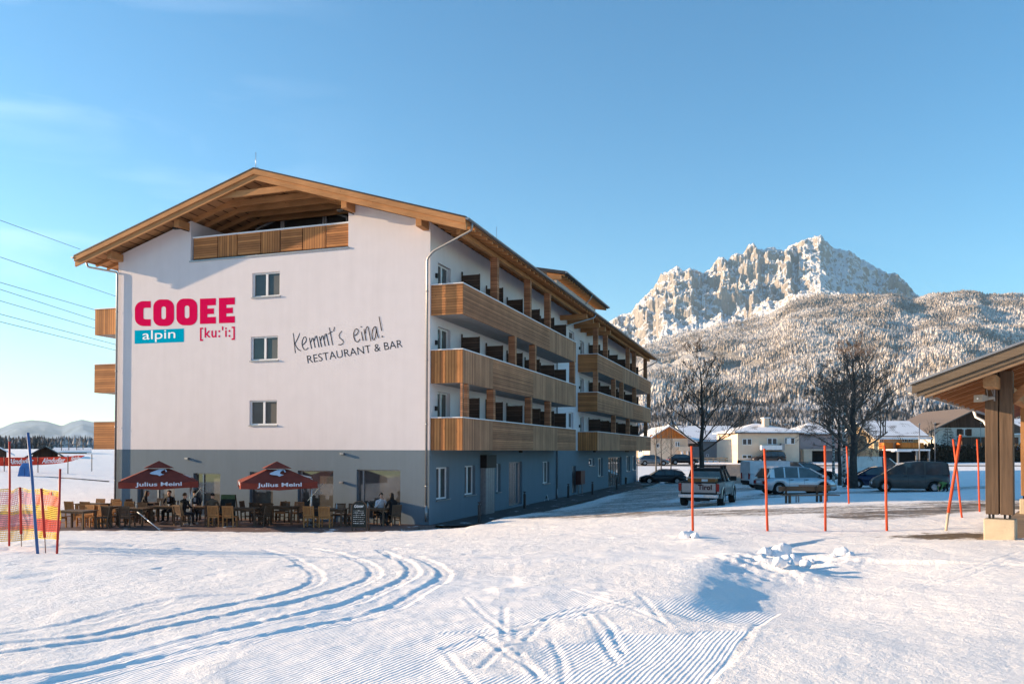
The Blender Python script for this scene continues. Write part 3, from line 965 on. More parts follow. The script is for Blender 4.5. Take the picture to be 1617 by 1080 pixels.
# loggia
lg = MB()
for k in range(7):
    pass
seg = [301, 341, 372, 409, 440, 475, 512, 549]
dirs = ['h', 'v', 'h', 'v', 'h', 'v', 'h']
for k in range(7):
    a = hfront(seg[k] + 1.5, 385)[0]; b = hfront(seg[k + 1] + 0.5, 385)[0]
    p = MB(); p.box(a + 0.05 * (k == 0), 0.10, LZ + 0.10, b - 0.02, 0.16, 13.42)
    p.build('loggia_railing_panel', M_WOOD_H if dirs[k] == 'h' else M_WOOD_V, hotel)
c = MB(); c.box(LXA + 0.06, 0.06, 13.422, LXB - 0.01, 0.2, 13.49); c.build('loggia_handrail', M_CAP, hotel)
c = MB(); c.box(LXA - 0.05, -0.05, LZ - 0.06, LXB + 0.05, 0.09, LZ - 0.012 + 0.02); c.build('loggia_sill', M_GREYMETAL, hotel)
bw = MB(); bw.m(M_DARKMETAL)
bw.face([(LXA, LD, LZ), (LXB, LD, LZ), (LXB, LD, roof_un(LXB)), (XR, LD, roof_un(XR)), (LXA, LD, roof_un(LXA))])
bw.build('loggia_back_wall', None, hotel, fixn=False)
M_LFRAME = mat('grey_loggia_frame', (0.42, 0.42, 0.43), 0.5)
def trap(xa, xb, za0, za1, zb1, nm='loggia_window'):
    # frame around a quadrilateral pane (za1/zb1 top heights at xa/xb)
    f = MB()
    t = 0.09; y = LD - 0.06
    P = [(xa, za0), (xb, za0), (xb, zb1), (xa, za1)]
    for i in range(4):
        p, q = P[i], P[(i + 1) % 4]
        if (p[0] - q[0]) ** 2 + (p[1] - q[1]) ** 2 < 0.001: continue
        f.bar((p[0], y, p[1]), (q[0], y, q[1]), 0.08 + 0.004 * i, t, up=(0, 0, 1) if abs(p[0] - q[0]) > 0.01 else (1, 0, 0))
    w_ = f.build(nm, M_LFRAME, hotel)
    g = MB(); g.face([(p[0], y + 0.02, p[1]) for p in P]); g.build('pane', M_GLASS, w_)
xl0 = LXA + 2.2; top = roof_un(XR) - 1.05
for (pa, pb) in (((405, 362), (445, 344.5)), ((448, 343), (511, 336.5)), ((515, 334), (548, 343))):
    qa = hfront(*pa, LD - .06); qb = hfront(*pb, LD - .06)
    trap(qa[0], min(qb[0], LXB - .05), 12.5, qa[1], qb[1])

# ---- writing on the gable
M_PINK = mat('magenta_paint', (0.58, 0.006, 0.075), 0.95, var=0.04, spec=0.0)
M_CYAN = mat('cyan_paint', (0.0, 0.33, 0.50), 0.95, var=0.04, spec=0.0)
M_INK = mat('dark_grey_lettering', (0.02, 0.02, 0.021), 0.9, spec=0.0)
M_SIGNW = mat('white_lettering', (0.82, 0.83, 0.84), 0.6)
def crop(ox, oy, s): return lambda x, y: (ox + x * s, oy + y * s)
c1 = crop(200, 460, 0.1175)
def wp(px, py, d=-0.02):
    a = hfront(px, py); return (a[0], d, a[1])
def cw(x, y, d=-0.02): return wp(*c1(x, y), d)
SK = -0.04
def rr(x0, y0, x1, y1, r, n=6):
    pts = []
    for (cx, cy, a0) in ((x1 - r, y0 + r, -90), (x1 - r, y1 - r, 0), (x0 + r, y1 - r, 90), (x0 + r, y0 + r, 180)):
        for k in range(n + 1):
            a = R(a0 + 90 * k / n); pts.append((cx + r * math.cos(a), cy + r * math.sin(a)))
    return pts
def sk(pts, x0): return [(x, y + SK * (x - x0)) for x, y in pts]
lt = []
def letter(poly, name='wall_letter', matl=None, fn=cw):
    mb = MB(); pts = [fn(x, y, -0.006) for x, y in poly]
    mb.prism(pts, (0, 0.003, 0)); return mb.build(name, matl or M_PINK, hotel)
# C
o = []
for (cx, cy, a0) in ((110 + 88, 132 + 82, -90), (110 + 88, 462 - 82, -180)):
    pass
Cp = [(325, 132), (225, 132)]
for k in range(1, 8): a = R(90 * k / 8); Cp.append((225 - 115 * math.sin(a), 247 - 115 * math.cos(a)))
Cp += [(110, 247), (110, 353)]
for k in range(1, 8): a = R(90 * k / 8); Cp.append((225 - 115 * math.cos(a), 353 + 115 * math.sin(a)))
Cp += [(225, 468), (325, 468), (325, 376), (250, 376), (232, 370), (226, 355), (226, 245), (232, 230), (250, 222), (325, 222)]
letter(Cp)
def letter_O(x0, y0, x1, y1, ix0, iy0, ix1, iy1):
    A = rr(x0, y0, x1, y1, 105, 8); B = rr(ix0, iy0, ix1, iy1, 28, 8)
    mb = MB(); n = len(A)
    for d in (-0.006,):
        for k in range(n):
            j = (k + 1) % n
            mb.face([cw(*A[k], d), cw(*A[j], d), cw(*B[j], d), cw(*B[k], d)])
            mb.face([cw(*A[k], d), cw(*A[j], d), cw(*A[j], -0.003), cw(*A[k], -0.003)])
            mb.face([cw(*B[k], d), cw(*B[j], d), cw(*B[j], -0.003), cw(*B[k], -0.003)])
    mb.build('wall_letter', M_PINK, hotel, fixn=False)
letter_O(358, 110, 638, 468, 467, 205, 528, 375)
letter_O(669, 99, 950, 458, 780, 193, 843, 362)
for dx, dy in ((0, 0), (255, -10)):
    E_ = [(985, 101), (1200, 93), (1200, 187), (1085, 192), (1085, 233), (1174, 229), (1174, 304), (1085, 309), (1085, 348), (1200, 343), (1200, 433), (985, 440)]
    letter([(x + dx, y + dy) for x, y in E_])
letter([(108, 527), (770, 500), (770, 681), (108, 706)], 'logo_panel', M_CYAN)
tx = MB(); add_text(tx, 'alpin', lambda a, b: cw(215 + 440 * a, 690 - 160 * b - 22 * a, -0.009), bold=0.0)
tx.build('logo_lettering', M_SIGNW, hotel)
tx = MB(); add_text(tx, "[ku:'i:]", lambda a, b: cw(985 + 470 * a, 668 - 185 * b - 16 * a, -0.006), bold=0.014, spacing=1.12)
tx.build('logo_lettering', M_PINK, hotel)
# handwriting
c2 = crop(450, 490, 0.12369)
ST = [([(105, 290), (112, 340), (118, 400), (125, 470), (133, 545)], 8), ([(188, 292), (172, 340), (150, 385), (126, 430)], 8), ([(128, 425), (145, 465), (170, 500), (205, 518)], 8),
      ([(220, 445), (245, 428), (268, 400), (274, 365), (262, 340), (240, 345), (222, 385), (218, 430), (228, 475), (248, 502), (272, 502), (298, 478)], 9),
      ([(312, 352), (325, 420), (340, 490)], 9), ([(330, 410), (345, 358), (357, 352), (372, 410), (385, 478)], 9), ([(375, 390), (388, 335), (400, 325), (418, 390), (435, 473)], 9),
      ([(440, 335), (452, 400), (468, 468)], 9), ([(456, 385), (472, 328), (484, 325), (498, 385), (514, 457)], 9), ([(502, 370), (514, 305), (527, 300), (542, 370), (560, 448)], 9),
      ([(565, 220), (580, 290), (595, 370), (609, 445)], 8), ([(548, 305), (580, 285), (607, 268)], 7), ([(633, 212), (622, 268)], 9),
      ([(728, 265), (705, 290), (690, 322), (700, 355), (735, 380), (748, 400), (738, 428), (712, 440), (680, 438)], 8),
      ([(880, 325), (905, 318), (930, 292), (938, 260), (920, 238), (895, 245), (878, 290), (880, 345), (897, 390), (920, 404), (942, 395), (958, 368)], 9),
      ([(975, 275), (986, 330), (998, 388)], 9), ([(968, 208), (978, 216)], 14),
      ([(1010, 240), (1022, 310), (1036, 388)], 9), ([(1024, 300), (1036, 235), (1052, 206), (1066, 225), (1082, 310), (1098, 394)], 9),
      ([(1162, 208), (1140, 215), (1120, 250), (1112, 310), (1120, 365), (1137, 386), (1155, 345), (1166, 270), (1163, 210)], 9), ([(1163, 210), (1176, 290), (1196, 354)], 9),
      ([(1202, 80), (1218, 165), (1236, 262)], 9), ([(1238, 328), (1248, 343)], 17)]
hw = MB(); layer = 0
for pts, wd in ST:
    layer += 1
    if layer in (15, 22): hw.build('wall_script', M_INK, hotel, fixn=False); hw = MB()
    q = [c2(*p) for p in pts]
    h_ = wd * 0.12369 * 0.62
    Lp, Rp = [], []
    for i, p in enumerate(q):
        a = q[max(i - 1, 0)]; b = q[min(i + 1, len(q) - 1)]
        dx, dy = b[0] - a[0], b[1] - a[1]; l = math.hypot(dx, dy) or 1
        w2 = h_ * (0.85 + 0.3 * ((i * 37) % 5) / 5)
        Lp.append((p[0] - dy / l * w2, p[1] + dx / l * w2)); Rp.append((p[0] + dy / l * w2, p[1] - dx / l * w2))
    d = -0.004 - 0.0004 * layer
    for i in range(len(q) - 1):
        hw.face([wp(*Lp[i], d), wp(*Lp[i + 1], d), wp(*Rp[i + 1], d), wp(*Rp[i], d)])
hw.build('wall_script', M_INK, hotel, fixn=False)
tx = MB()
def rb(a, b):
    # baseline from (300,675) to (1500,470) in the crop, cap height 95
    x = 292 + 1212 * a; y = 677 - (677 - 470) * a
    ux, uy = 8, -97
    return wp(*c2(x + (-14) * b, y + uy * b), -0.006)
add_text(tx, 'RESTAURANT & BAR', rb, bold=-0.008)
tx.build('wall_lettering', M_INK, hotel)

# ---- roof
OVF, OVR, OVL = 1.10, 2.12, 1.75
XE_R, XE_L = OVR, -WID - OVL
Y0R, Y1R = -OVF, LEN + 1.0
M_SEAM = mat('roof_edge_metal', (0.09, 0.08, 0.075), 0.4, metal=0.5)
for side, xe in (('right', XE_R), ('left', XE_L)):
    r = MB()
    zt, ze = ZR, roof_top(xe)
    r.hexa([(XR, Y0R - .03, zt - .06), (xe, Y0R - .03, ze - .06), (xe, Y1R, ze - .06), (XR, Y1R, zt - .06)],
           [(XR, Y0R - .03, zt), (xe, Y0R - .03, ze), (xe, Y1R, ze), (XR, Y1R, zt)])
    rf = r.build('roof', M_ROOF, hotel)
    s = MB()
    sx_ = math.copysign(0.02, xe - XR)
    s.hexa([(XR, Y0R + .06, zt - .20), (xe - sx_, Y0R + .06, ze - .20), (xe - sx_, Y1R - .02, ze - .20), (XR, Y1R - .02, zt - .20)],
           [(XR, Y0R + .06, zt - .065), (xe - sx_, Y0R + .06, ze - .065), (xe - sx_, Y1R - .02, ze - .065), (XR, Y1R - .02, zt - .065)])
    s.build('boarding', M_SOFFIT, rf)
    # bargeboards in two steps on the gable
    for (o0, o1, yo, th) in ((-0.065, -0.30, Y0R - .015, 0.07), (-0.30, -0.56, Y0R + .055, 0.09)):
        b = MB()
        b.hexa([(XR, yo, zt + o1), (xe - sx_, yo, ze + o1), (xe - sx_, yo + th, ze + o1), (XR, yo + th, zt + o1)],
               [(XR, yo, zt + o0 - .003), (xe - sx_, yo, ze + o0 - .003), (xe - sx_, yo + th, ze + o0 - .003), (XR, yo + th, zt + o0 - .003)])
        b.build('bargeboard', M_BEAM, rf)
# fascia rafters: pairs with a collar, at the gable and inside the loggia
def rafter_pair(y, thick=0.14, dep=0.26, ztop=-0.203, collar=True, xa=XE_L, xb=XE_R, mt=None):
    for (x0, x1) in ((XR, xb - 0.06), (XR, xa + 0.06)):
        b = MB()
        b.hexa([(x0, y, roof_top(x0) + ztop - dep), (x1, y, roof_top(x1) + ztop - dep * .8), (x1, y + thick, roof_top(x1) + ztop - dep * .8), (x0, y + thick, roof_top(x0) + ztop - dep)],
               [(x0, y, roof_top(x0) + ztop), (x1, y, roof_top(x1) + ztop), (x1, y + thick, roof_top(x1) + ztop), (x0, y + thick, roof_top(x0) + ztop)])
        b.build('rafter', M_BEAM, hotel)
    if collar:
        cz = ZR + ztop - dep - 0.72
        hw_ = 0.72 / SL
        b = MB()
        yy = y + 0.02
        b.prism([(XR - hw_ - 0.5, yy, cz - 0.02), (XR + hw_ + 0.5, yy, cz - 0.02), (XR + hw_ - .25, yy, cz + 0.26), (XR - hw_ + .25, yy, cz + 0.26)], (0, thick - 0.04, 0))
        b.build('collar_beam', M_BEAM, hotel)
rafter_pair(-0.92)
for y in (0.25, 1.15, 2.05, 2.95):
    rafter_pair(y, xa=LXA - 0.2, xb=LXB + 0.2)
# rafter tails under both eaves
proto = None
for k in range(72):
    y = 0.15 + k * 0.73
    if y > LEN: break
    if proto is None:
        b = MB()
        xs_ = [-0.02, XE_R - 0.1]
        x0, x1 = xs_
        z = lambda x: roof_top(x) - 0.203
        b.hexa([(x0, 0, z(x0) - .21), (x1, 0, z(x1) - .14), (x1, .12, z(x1) - .14), (x0, .12, z(x0) - .21)], [(x0, 0, z(x0)), (x1, 0, z(x1)), (x1, .12, z(x1)), (x0, .12, z(x0))])
        proto = b.build('rafter_tail', M_BEAM, hotel, loc=(0, y, 0))
    else:
        c = proto.copy(); COL.objects.link(c); c.location = (0, y, 0); c.parent = hotel
protoL = None
for k in range(10):
    y = 0.15 + k * 0.73
    if protoL is None:
        b = MB(); x0, x1 = -WID + .02, XE_L + 0.1
        b.hexa([(x0, 0, z(x0) - .21), (x1, 0, z(x1) - .14), (x1, .12, z(x1) - .14), (x0, .12, z(x0) - .21)], [(x0, 0, z(x0)), (x1, 0, z(x1)), (x1, .12, z(x1)), (x0, .12, z(x0))])
        protoL = b.build('rafter_tail', M_BEAM, hotel, loc=(0, y, 0))
    else:
        c = protoL.copy(); COL.objects.link(c); c.location = (0, y, 0); c.parent = hotel
# purlin heads on the gable
for xp in (-WID + 0.18, LXA - 0.2, LXB + 0.22, -0.2):
    b = MB(); zt_ = roof_top(xp) - 0.47
    b.box(xp - 0.14, -0.78, zt_ - 0.36, xp + 0.14, -0.002, zt_)
    b.build('purlin_head', M_BEAMY, hotel, bevel=0.015)
# edge beam under right eave, and outriggers in the gap
b = MB(); b.box(1.22, 0.0, roof_top(1.35) - 0.62, 1.42, LEN, roof_top(1.35) - 0.42); b.build('eave_beam', M_BEAMY, hotel)
for v in (21.6, 23.6, 25.6, 27.6, 29.6):
    b = MB(); b.box(0.002, v, roof_top(1.35) - 0.95, 1.9, v + 0.2, roof_top(1.35) - 0.62); b.build('outrigger_beam', M_BEAM, hotel)
# gutters and downpipes
for xe in (XE_R + 0.07, XE_L - 0.07):
    g = MB(); n = 8
    zc = roof_top(xe) - 0.06
    pr = []
    for k in range(n + 1):
        a = math.pi * (1 + k / n); pr.append((0.085 * math.cos(a), 0.085 * math.sin(a)))
    for k in range(n):
        (xa_, za_), (xb_, zb_) = pr[k], pr[k + 1]
        g.face([(xe + xa_, Y0R - .05, zc + za_), (xe + xb_, Y0R - .05, zc + zb_), (xe + xb_, Y1R, zc + zb_), (xe + xa_, Y1R, zc + za_)])
        g.face([(xe + xa_ * .9, Y0R - .05, zc + za_ * .9), (xe + xb_ * .9, Y0R - .05, zc + zb_ * .9), (xe + xb_ * .9, Y1R, zc + zb_ * .9), (xe + xa_ * .9, Y1R, zc + za_ * .9)])
    g.face([(xe + p[0], Y0R - .05, zc + p[1]) for p in pr])
    g.face([(xe + p[0], Y1R, zc + p[1]) for p in pr])
    g.build('gutter', M_GREYMETAL, hotel, fixn=False)
def pipe(pts, r=0.05):
    g = MB()
    out = [Vector(pts[0])]
    for i in range(1, len(pts) - 1):
        p0, p1, p2 = Vector(pts[i - 1]), Vector(pts[i]), Vector(pts[i + 1])
        a = p1 + (p0 - p1).normalized() * 0.14; c_ = p1 + (p2 - p1).normalized() * 0.14
        for t in (0, .25, .5, .75, 1): out.append((1 - t) ** 2 * a + 2 * t * (1 - t) * p1 + t * t * c_)
    out.append(Vector(pts[-1]))
    g.tube(out, r, 10)
    last = Vector(pts[-1])
    for zz in (1.5, 4.2, 7.0, 10.0, 12.0):
        if zz < pts[-2][2] - 0.1 and zz > last.z:
            g.tube([(last.x, last.y, zz), (last.x, last.y, zz + 0.06)], r * 1.25, 10)
    g.tube([(last.x, last.y, last.z + 0.0), (last.x, last.y, last.z + 0.7)], r * 1.22, 10)
    return g.build('downpipe', M_GREYMETAL, hotel)
zg = roof_top(XE_R) - 0.14
pipe([(XE_R + .07, -0.6, zg), (XE_R + .05, -0.55, zg - .3), (0.22, -0.16, zg - 0.95), (-0.10, -0.10, zg - 1.25), (-0.10, -0.10, 0.0)])
pipe([(XE_L - .07, -0.25, roof_top(XE_L) - .14), (XE_L - .02, -0.25, roof_top(XE_L) - .4), (-WID + 0.04, -0.11, roof_top(XE_L) - .78), (-WID + 0.04, -0.11, -0.1)])
pipe([(XE_R + .07, 23.2, zg), (XE_R, 23.0, zg - .3), (0.15, 20.75, zg - 1.25), (0.08, 20.65, zg - 1.6), (0.08, 20.65, -0.2)])
pipe([(XE_R + .07, 52.6, zg), (XE_R, 52.6, zg - .3), (0.1, 52.6, zg - 1.25), (0.05, 52.55, zg - 1.6), (0.05, 52.55, -0.2)])
# lightning rods, aerials
for (x, y, h) in ((XR, -0.95, 0.75), (XR, 22.0, 1.2), (XR + 6.0, 15.2, 2.9)):
    g = MB(); g.tube([(x, y, roof_top(x) - .05), (x, y, roof_top(x) + h)], 0.012, 5)
    g.tube([(x - .15, y, roof_top(x) + .02), (x + .15, y, roof_top(x) + .02)], 0.012, 5); g.build('lightning_rod', M_GREYMETAL, hotel)
# floodlights under the gable
for (px, py) in ((280, 361), (541, 333)):
    a = hfront(px, py, -0.5)
    g = MB(); g.box(a[0] - .22, -0.62, a[1] - .03, a[0] + .1, -0.42, a[1] + .05); g.bar((a[0] + .1, -0.5, a[1]), (a[0] + .3, -0.02, a[1] - .05), .04, .04)
    g.build('floodlight', M_BLACK, hotel, bevel=0.01)
# dormer
dm = empty('dormer', (0, 0, 0)); dm.parent = hotel
g = MB(); g.box(-4.5, 24.2, 13.2, -0.95, 37.0, 15.55); g.build('dormer_wall', M_WHITE, dm)
g = MB()
g.hexa([(-5.0, 23.0, 16.62), (0.02, 23.0, 15.62), (0.02, 37.8, 15.62), (-5.0, 37.8, 16.62)], [(-5.0, 23.0, 16.84), (0.02, 23.0, 15.84), (0.02, 37.8, 15.84), (-5.0, 37.8, 16.84)])
g.build('dormer_roof', M_ROOF, dm)
g = MB()
for k in range(20):
    y = 23.2 + k * 0.75
    g.hexa([(-1.4, y, 15.68), (-.1, y, 15.45), (-.1, y + .14, 15.45), (-1.4, y + .14, 15.68)], [(-1.4, y, 15.88), (-.1, y, 15.63), (-.1, y + .14, 15.63), (-1.4, y + .14, 15.88)])
g.build('dormer_rafters', M_BEAM, dm)
g = MB(); g.box(-1.6, 23.05, 15.3, -.3, 23.25, 15.6); g.build('dormer_beam', M_BEAM, dm)
g = MB(); g.tube([(.09, 22.95, 15.74), (.09, 37.85, 15.74)], .08, 8); g.tube([(.09, 31.2, 15.7), (.0, 31.2, 15.4), (-.5, 31, 14.8), (-.6, 31, 13.9)], .05, 8); g.build('dormer_gutter', M_GREYMETAL, dm)

# ---- balconies
BX = 1.5
def balcony(x0, x1, y0, y1, lv, segs, near_dir, pillars, dividers, far=True, wood_near=True, name='balcony'):
    """x0 wall side, x1 outer side"""
    sg = 1 if x1 > x0 else -1
    s = MB(); s.box(x0 + sg * .002, y0 + .06, FL[lv] + 0.02, x1 - sg * .07, y1 - .06, FL[lv] + 0.19)
    bal = s.build(name, M_SLAB, hotel)
    zt = RAIL[lv]; zb_ = FL[lv]
    nb = MB(); nb.box(x0 + sg * .004, y0, zb_, x1, y0 + .05, zt)
    nb.build('parapet_panel', M_WOOD_H if near_dir == 'h' else M_WOOD_V, bal)
    for (a, b, d) in segs:
        p = MB(); p.box(x1 - sg * .05, a + (0.052 if a == y0 else 0), zb_, x1, b, zt)
        p.build('parapet_panel', M_GREY_H if d == 'h' else M_GREY_V, bal)
    if far:
        p = MB(); p.box(x0 + sg * .004, y1, zb_, x1, y1 + .05, zt); p.build('parapet_panel', M_GREY_V, bal)
    c = MB(); c.box(x0 + sg * .006, y0 - .03, zt + .002, x1 + sg * .03, y0 + .08, zt + .045)
    c.box(x1 - sg * .08, y0 + .082, zt + .002, x1 + sg * .03, y1 + .06, zt + .045)
    c.build('handrail', M_CAP, bal)
    ztop = (FL[lv + 1] if lv < 2 else roof_top(1.35) - 0.62)
    for (a, b, w_) in pillars:
        p = MB(); p.box(x1 - sg * w_, a, zt + .047, x1 - sg * .002, b, ztop - .002)
        # pillar also dresses the parapet front
        p.build('pillar', M_GREY_H, bal)
    if dividers:
        d = None
        for v in dividers:
            if d is None:
                q = MB(); q.box(0.03, -0.02, 0, 0.09, 0.04, 2.45); q.box(0.10, 0, .25, 0.92, .025, 2.28); q.box(.92, -.015, .1, .97, .04, 2.30)
                d = q.build('divider_screen', M_DARKWOOD, bal, loc=(x0, v, zb_ + .19))
            else:
                e = d.copy(); COL.objects.link(e); e.location = (x0, v, zb_ + .19); e.parent = bal
    return bal
YB0 = 0.10
def vo(px): return hside(px, 711, BX)[0]
vA1 = vo(909)
s1 = [YB0, vo(778), vo(842), vo(880), vA1]
DV1 = [3.55, 6.9, 10.2, 13.5, 16.7, 19.6]
DV2 = [30.2 + 3.55 * k for k in range(6)]
def pil(pxs): return [(vo(b) - 0.28, vo(b), 0.36) for (a, b) in pxs]
balcony(0, BX, YB0, vA1, 0, [(s1[0], s1[1], 'v'), (s1[1], s1[2], 'h'), (s1[2], s1[3], 'v'), (s1[3], s1[4], 'h')], 'v',
        [(YB0 + 0.001, YB0 + .12, .10), (YB0 + 0.6, YB0 + .8, .18)] + pil([(0, 782.3), (0, 840.5), (0, 870.6)]), DV1)
balcony(0, BX, YB0, vA1, 1, [(s1[0], s1[1], 'v'), (s1[1], s1[2], 'h'), (s1[2], s1[4], 'v')], 'v', pil([(0, 815.5), (0, 847), (0, 908.5)]), DV1)
balcony(0, BX, YB0, vA1, 2, [(s1[0], vo(868), 'h'), (vo(868), s1[4], 'v')], 'h', pil([(0, 787.5), (0, 839), (0, 869.8)]), DV1)
YC0 = vo(943.2); YC1 = vo(1027.5)
balcony(0, BX, YC0, YC1, 0, [(YC0, vo(979), 'v'), (vo(979), vo(1005), 'h'), (vo(1005), vo(1020), 'v'), (vo(1020), YC1, 'h')], 'v', pil([(0, 972.6), (0, 995), (0, 1022.5)]), DV2)
balcony(0, BX, YC0, YC1, 1, [(YC0, vo(983), 'h'), (vo(983), vo(1000), 'v'), (vo(1000), vo(1015), 'h'), (vo(1015), YC1, 'v')], 'h', [(YC0 + .06, YC0 + .34, .36)] + pil([(0, 972.6), (0, 985), (0, 1005), (0, 1027.4)]), DV2)
balcony(0, BX, YC0, YC1, 2, [(YC0, vo(983), 'h'), (vo(983), vo(1009), 'v'), (vo(1009), YC1, 'h')], 'h', [(YC0 + .06, YC0 + .34, .36)] + pil([(0, 960), (0, 994.7), (0, 1004.5), (0, 1022)]), DV2)
for lv, d in ((0, 'h'), (1, 'h'), (2, 'v')):
    balcony(-WID, -WID - 1.85, 0.35, 20, lv, [(0.35, 20, d)], d, [], [])
# wall lamps beside balcony doors
lp = MB(); lp.box(0.0, -.06, 0, .09, .06, .2)
lpo = None
for lv in range(3):
    for (a, b) in DOORS1 + DOORS2:
        if lpo is None:
            lpo = lp.build('wall_lamp', M_BLACK, hotel, loc=(.001, a - .25, FL[lv] + 1.75))
        else:
            e = lpo.copy(); COL.objects.link(e); e.location = (.001, a - .25, FL[lv] + 1.75); e.parent = hotel
# vestibule clad in steel, lamps, post boxes on the ground floor side
v0 = vs(762); v1 = hside(784, 760, 0.9)[0]
g = MB(); g.box(.002, 6.26, -.3, .28, 7.6, 2.72)
vb = g.build('vent_shaft', M_STEEL, hotel)
g = MB()
for k in range(5): g.box(.282, 6.3 + k * .3, -.25, .30, 6.33 + k * .3, 2.7)
g.box(.12, 6.24, -.25, .15, 6.258, 2.7)
g.build('seam', M_GREYMETAL, vb)
g = MB(); g.box(.01, 6.2, 2.2, .36, 7.68, 2.86); g.build('vent_hood', M_BLACK, vb)
for px in (812, 931, 982, 985):
    v = hside(px, 713)[0]
    g = MB(); g.box(.3, v - .08, 2.98, .5, v + .08, 3.09); g.build('soffit_lamp', M_BLACK, hotel)
# snow clumps along the roof edge
# ================================================================ terrace and pavement
def pavers(name, col, dark, bw=0.5, bh=0.25):
    m, nt, b = newmat(name)
    N = nt.nodes.new; L = nt.links.new
    tc = N('ShaderNodeTexCoord')
    mp = N('ShaderNodeMapping'); mp.inputs['Rotation'].default_value = (0, 0, TH)
    L(tc.outputs['Object'], mp.inputs['Vector'])
    br = N('ShaderNodeTexBrick'); br.inputs['Scale'].default_value = 1.0
    br.inputs['Brick Width'].default_value = bw; br.inputs['Row Height'].default_value = bh; br.inputs['Mortar Size'].default_value = 0.008
    br.inputs['Color1'].default_value = rgba(col); br.inputs['Color2'].default_value = rgba([c * 0.75 for c in col]); br.inputs['Mortar'].default_value = rgba(dark)
    L(mp.outputs['Vector'], br.inputs['Vector'])
    n = N('ShaderNodeTexNoise'); n.inputs['Scale'].default_value = 0.9; n.inputs['Detail'].default_value = 7; n.inputs['Roughness'].default_value = 0.7
    L(tc.outputs['Object'], n.inputs['Vector'])
    rm = N('ShaderNodeMapRange'); rm.inputs['From Min'].default_value = 0.60; rm.inputs['From Max'].default_value = 0.64
    L(n.outputs['Fac'], rm.inputs['Value'])
    mx = N('ShaderNodeMix'); mx.data_type = 'RGBA'; mx.inputs['B'].default_value = (0.75, 0.77, 0.8, 1)
    L(rm.outputs['Result'], mx.inputs['Factor']); L(br.outputs['Color'], mx.inputs['A']); L(mx.outputs['Result'], b.inputs['Base Color'])
    b.inputs['Roughness'].default_value = 0.7
    return m
M_PAVE = pavers('brown_terrace_pavers', (0.17, 0.10, 0.085), (0.06, 0.045, 0.04))
M_PAVE2 = pavers('dark_wet_pavers', (0.075, 0.07, 0.07), (0.03, 0.03, 0.03), 0.3, 0.2)
ZT = -0.15
g = MB()
pts = [(-27, 31.95, 0), (-5.4, 31.95, 0), (-4.2, 33.3, 0), tuple(h2w(0.3, 0.03)), tuple(h2w(-WID, 0.03)), tuple(h2w(-WID - 8, 0.5))]
g.prism([(p[0], p[1], -0.35) for p in pts], (0, 0, 0.35 + ZT))
t = g.build('terrace', M_PAVE); tag(t, kind='structure')
g = MB()
L_ = []
for v in np.linspace(0.0, 54, 40):
    wdt = 2.5 - 0.4 * math.sin(v * .5) * 0.3 + (1.0 if 30 < v < 40 else 0)
    if v < 2: wdt = 1.1 + .7 * v
    L_.append((v, wdt))
for (a, wa), (b_, wb) in zip(L_[:-1], L_[1:]):
    g.face([h2w(0, a, -0.16), h2w(wa, a, -0.16 + .0), h2w(wb, b_, -0.16), h2w(0, b_, -0.16)])
t = g.build('pavement', M_PAVE2, fixn=False); tag(t, kind='structure')

# ---- garden furniture
M_TEAK = woodmat('teak_slats', (0.56, 0.27, 0.10), (0.33, 0.155, 0.06), 'z', fine=25)
M_TEAKD = woodmat('dark_teak', (0.17, 0.11, 0.075), (0.09, 0.06, 0.04), 'z', fine=25)
def make_chair(name, material, arms=False):
    root = empty(name)
    f = lambda nm, mb, par=root: mb.build(nm, material, par)
    s = MB()
    for k in range(7): s.box(-.22 + k * .064, -.21, .43, -.17 + k * .064, .22, .455)
    s.box(-.23, -.22, .38, .23, -.19, .43); s.box(-.23, .2, .38, .23, .225, .43)
    f('seat', s)
    bk = MB()
    for k in range(7):
        x = -.185 + k * .057
        bk.hexa([(x, -.235, .50), (x + .04, -.235, .50), (x + .04, -.215, .50), (x, -.215, .50)], [(x, -.285, .84), (x + .04, -.285, .84), (x + .04, -.265, .84), (x, -.265, .84)])
    bk.bar((-.19, -.29, .865), (.19, -.29, .865), .03, .06); bk.bar((-.19, -.225, .50), (.19, -.225, .50), .03, .05)
    f('backrest', bk)
    for sx_ in (-1, 1):
        l = MB(); l.bar((sx_ * .215, -.20, 0), (sx_ * .215, -.22, .45), .05, .045); l.bar((sx_ * .215, -.22, .45), (sx_ * .215, -.295, .9), .045, .04)
        f('leg', l)
        l = MB(); l.bar((sx_ * .215, .20, 0), (sx_ * .215, .20, .43 if not arms else .64), .05, .045); f('leg', l)
        if arms:
            a = MB(); a.bar((sx_ * .225, -.24, .655), (sx_ * .225, .24, .655), .06, .03); f('armrest', a)
        st = MB(); st.bar((sx_ * .215, -.2, .2), (sx_ * .215, .2, .2), .025, .03); f('stretcher', st)
    return root
def make_table(name, material, Lx=1.4, Ly=0.8):
    root = empty(name)
    t = MB()
    n = 9
    for k in range(n):
        y0 = -Ly / 2 + k * Ly / n; t.box(-Lx / 2, y0, .715, Lx / 2, y0 + Ly / n - .008, .745)
    t.box(-Lx / 2 + .08, -Ly / 2 + .06, .64, Lx / 2 - .08, Ly / 2 - .06, .713)
    t.build('tabletop', material, root)
    for a in (-1, 1):
        for b in (-1, 1):
            l = MB(); l.box(a * (Lx / 2 - .09) - .035, b * (Ly / 2 - .08) - .035, 0, a * (Lx / 2 - .09) + .035, b * (Ly / 2 - .08) + .035, .712); l.build('leg', material, root)
    return root
first = {}
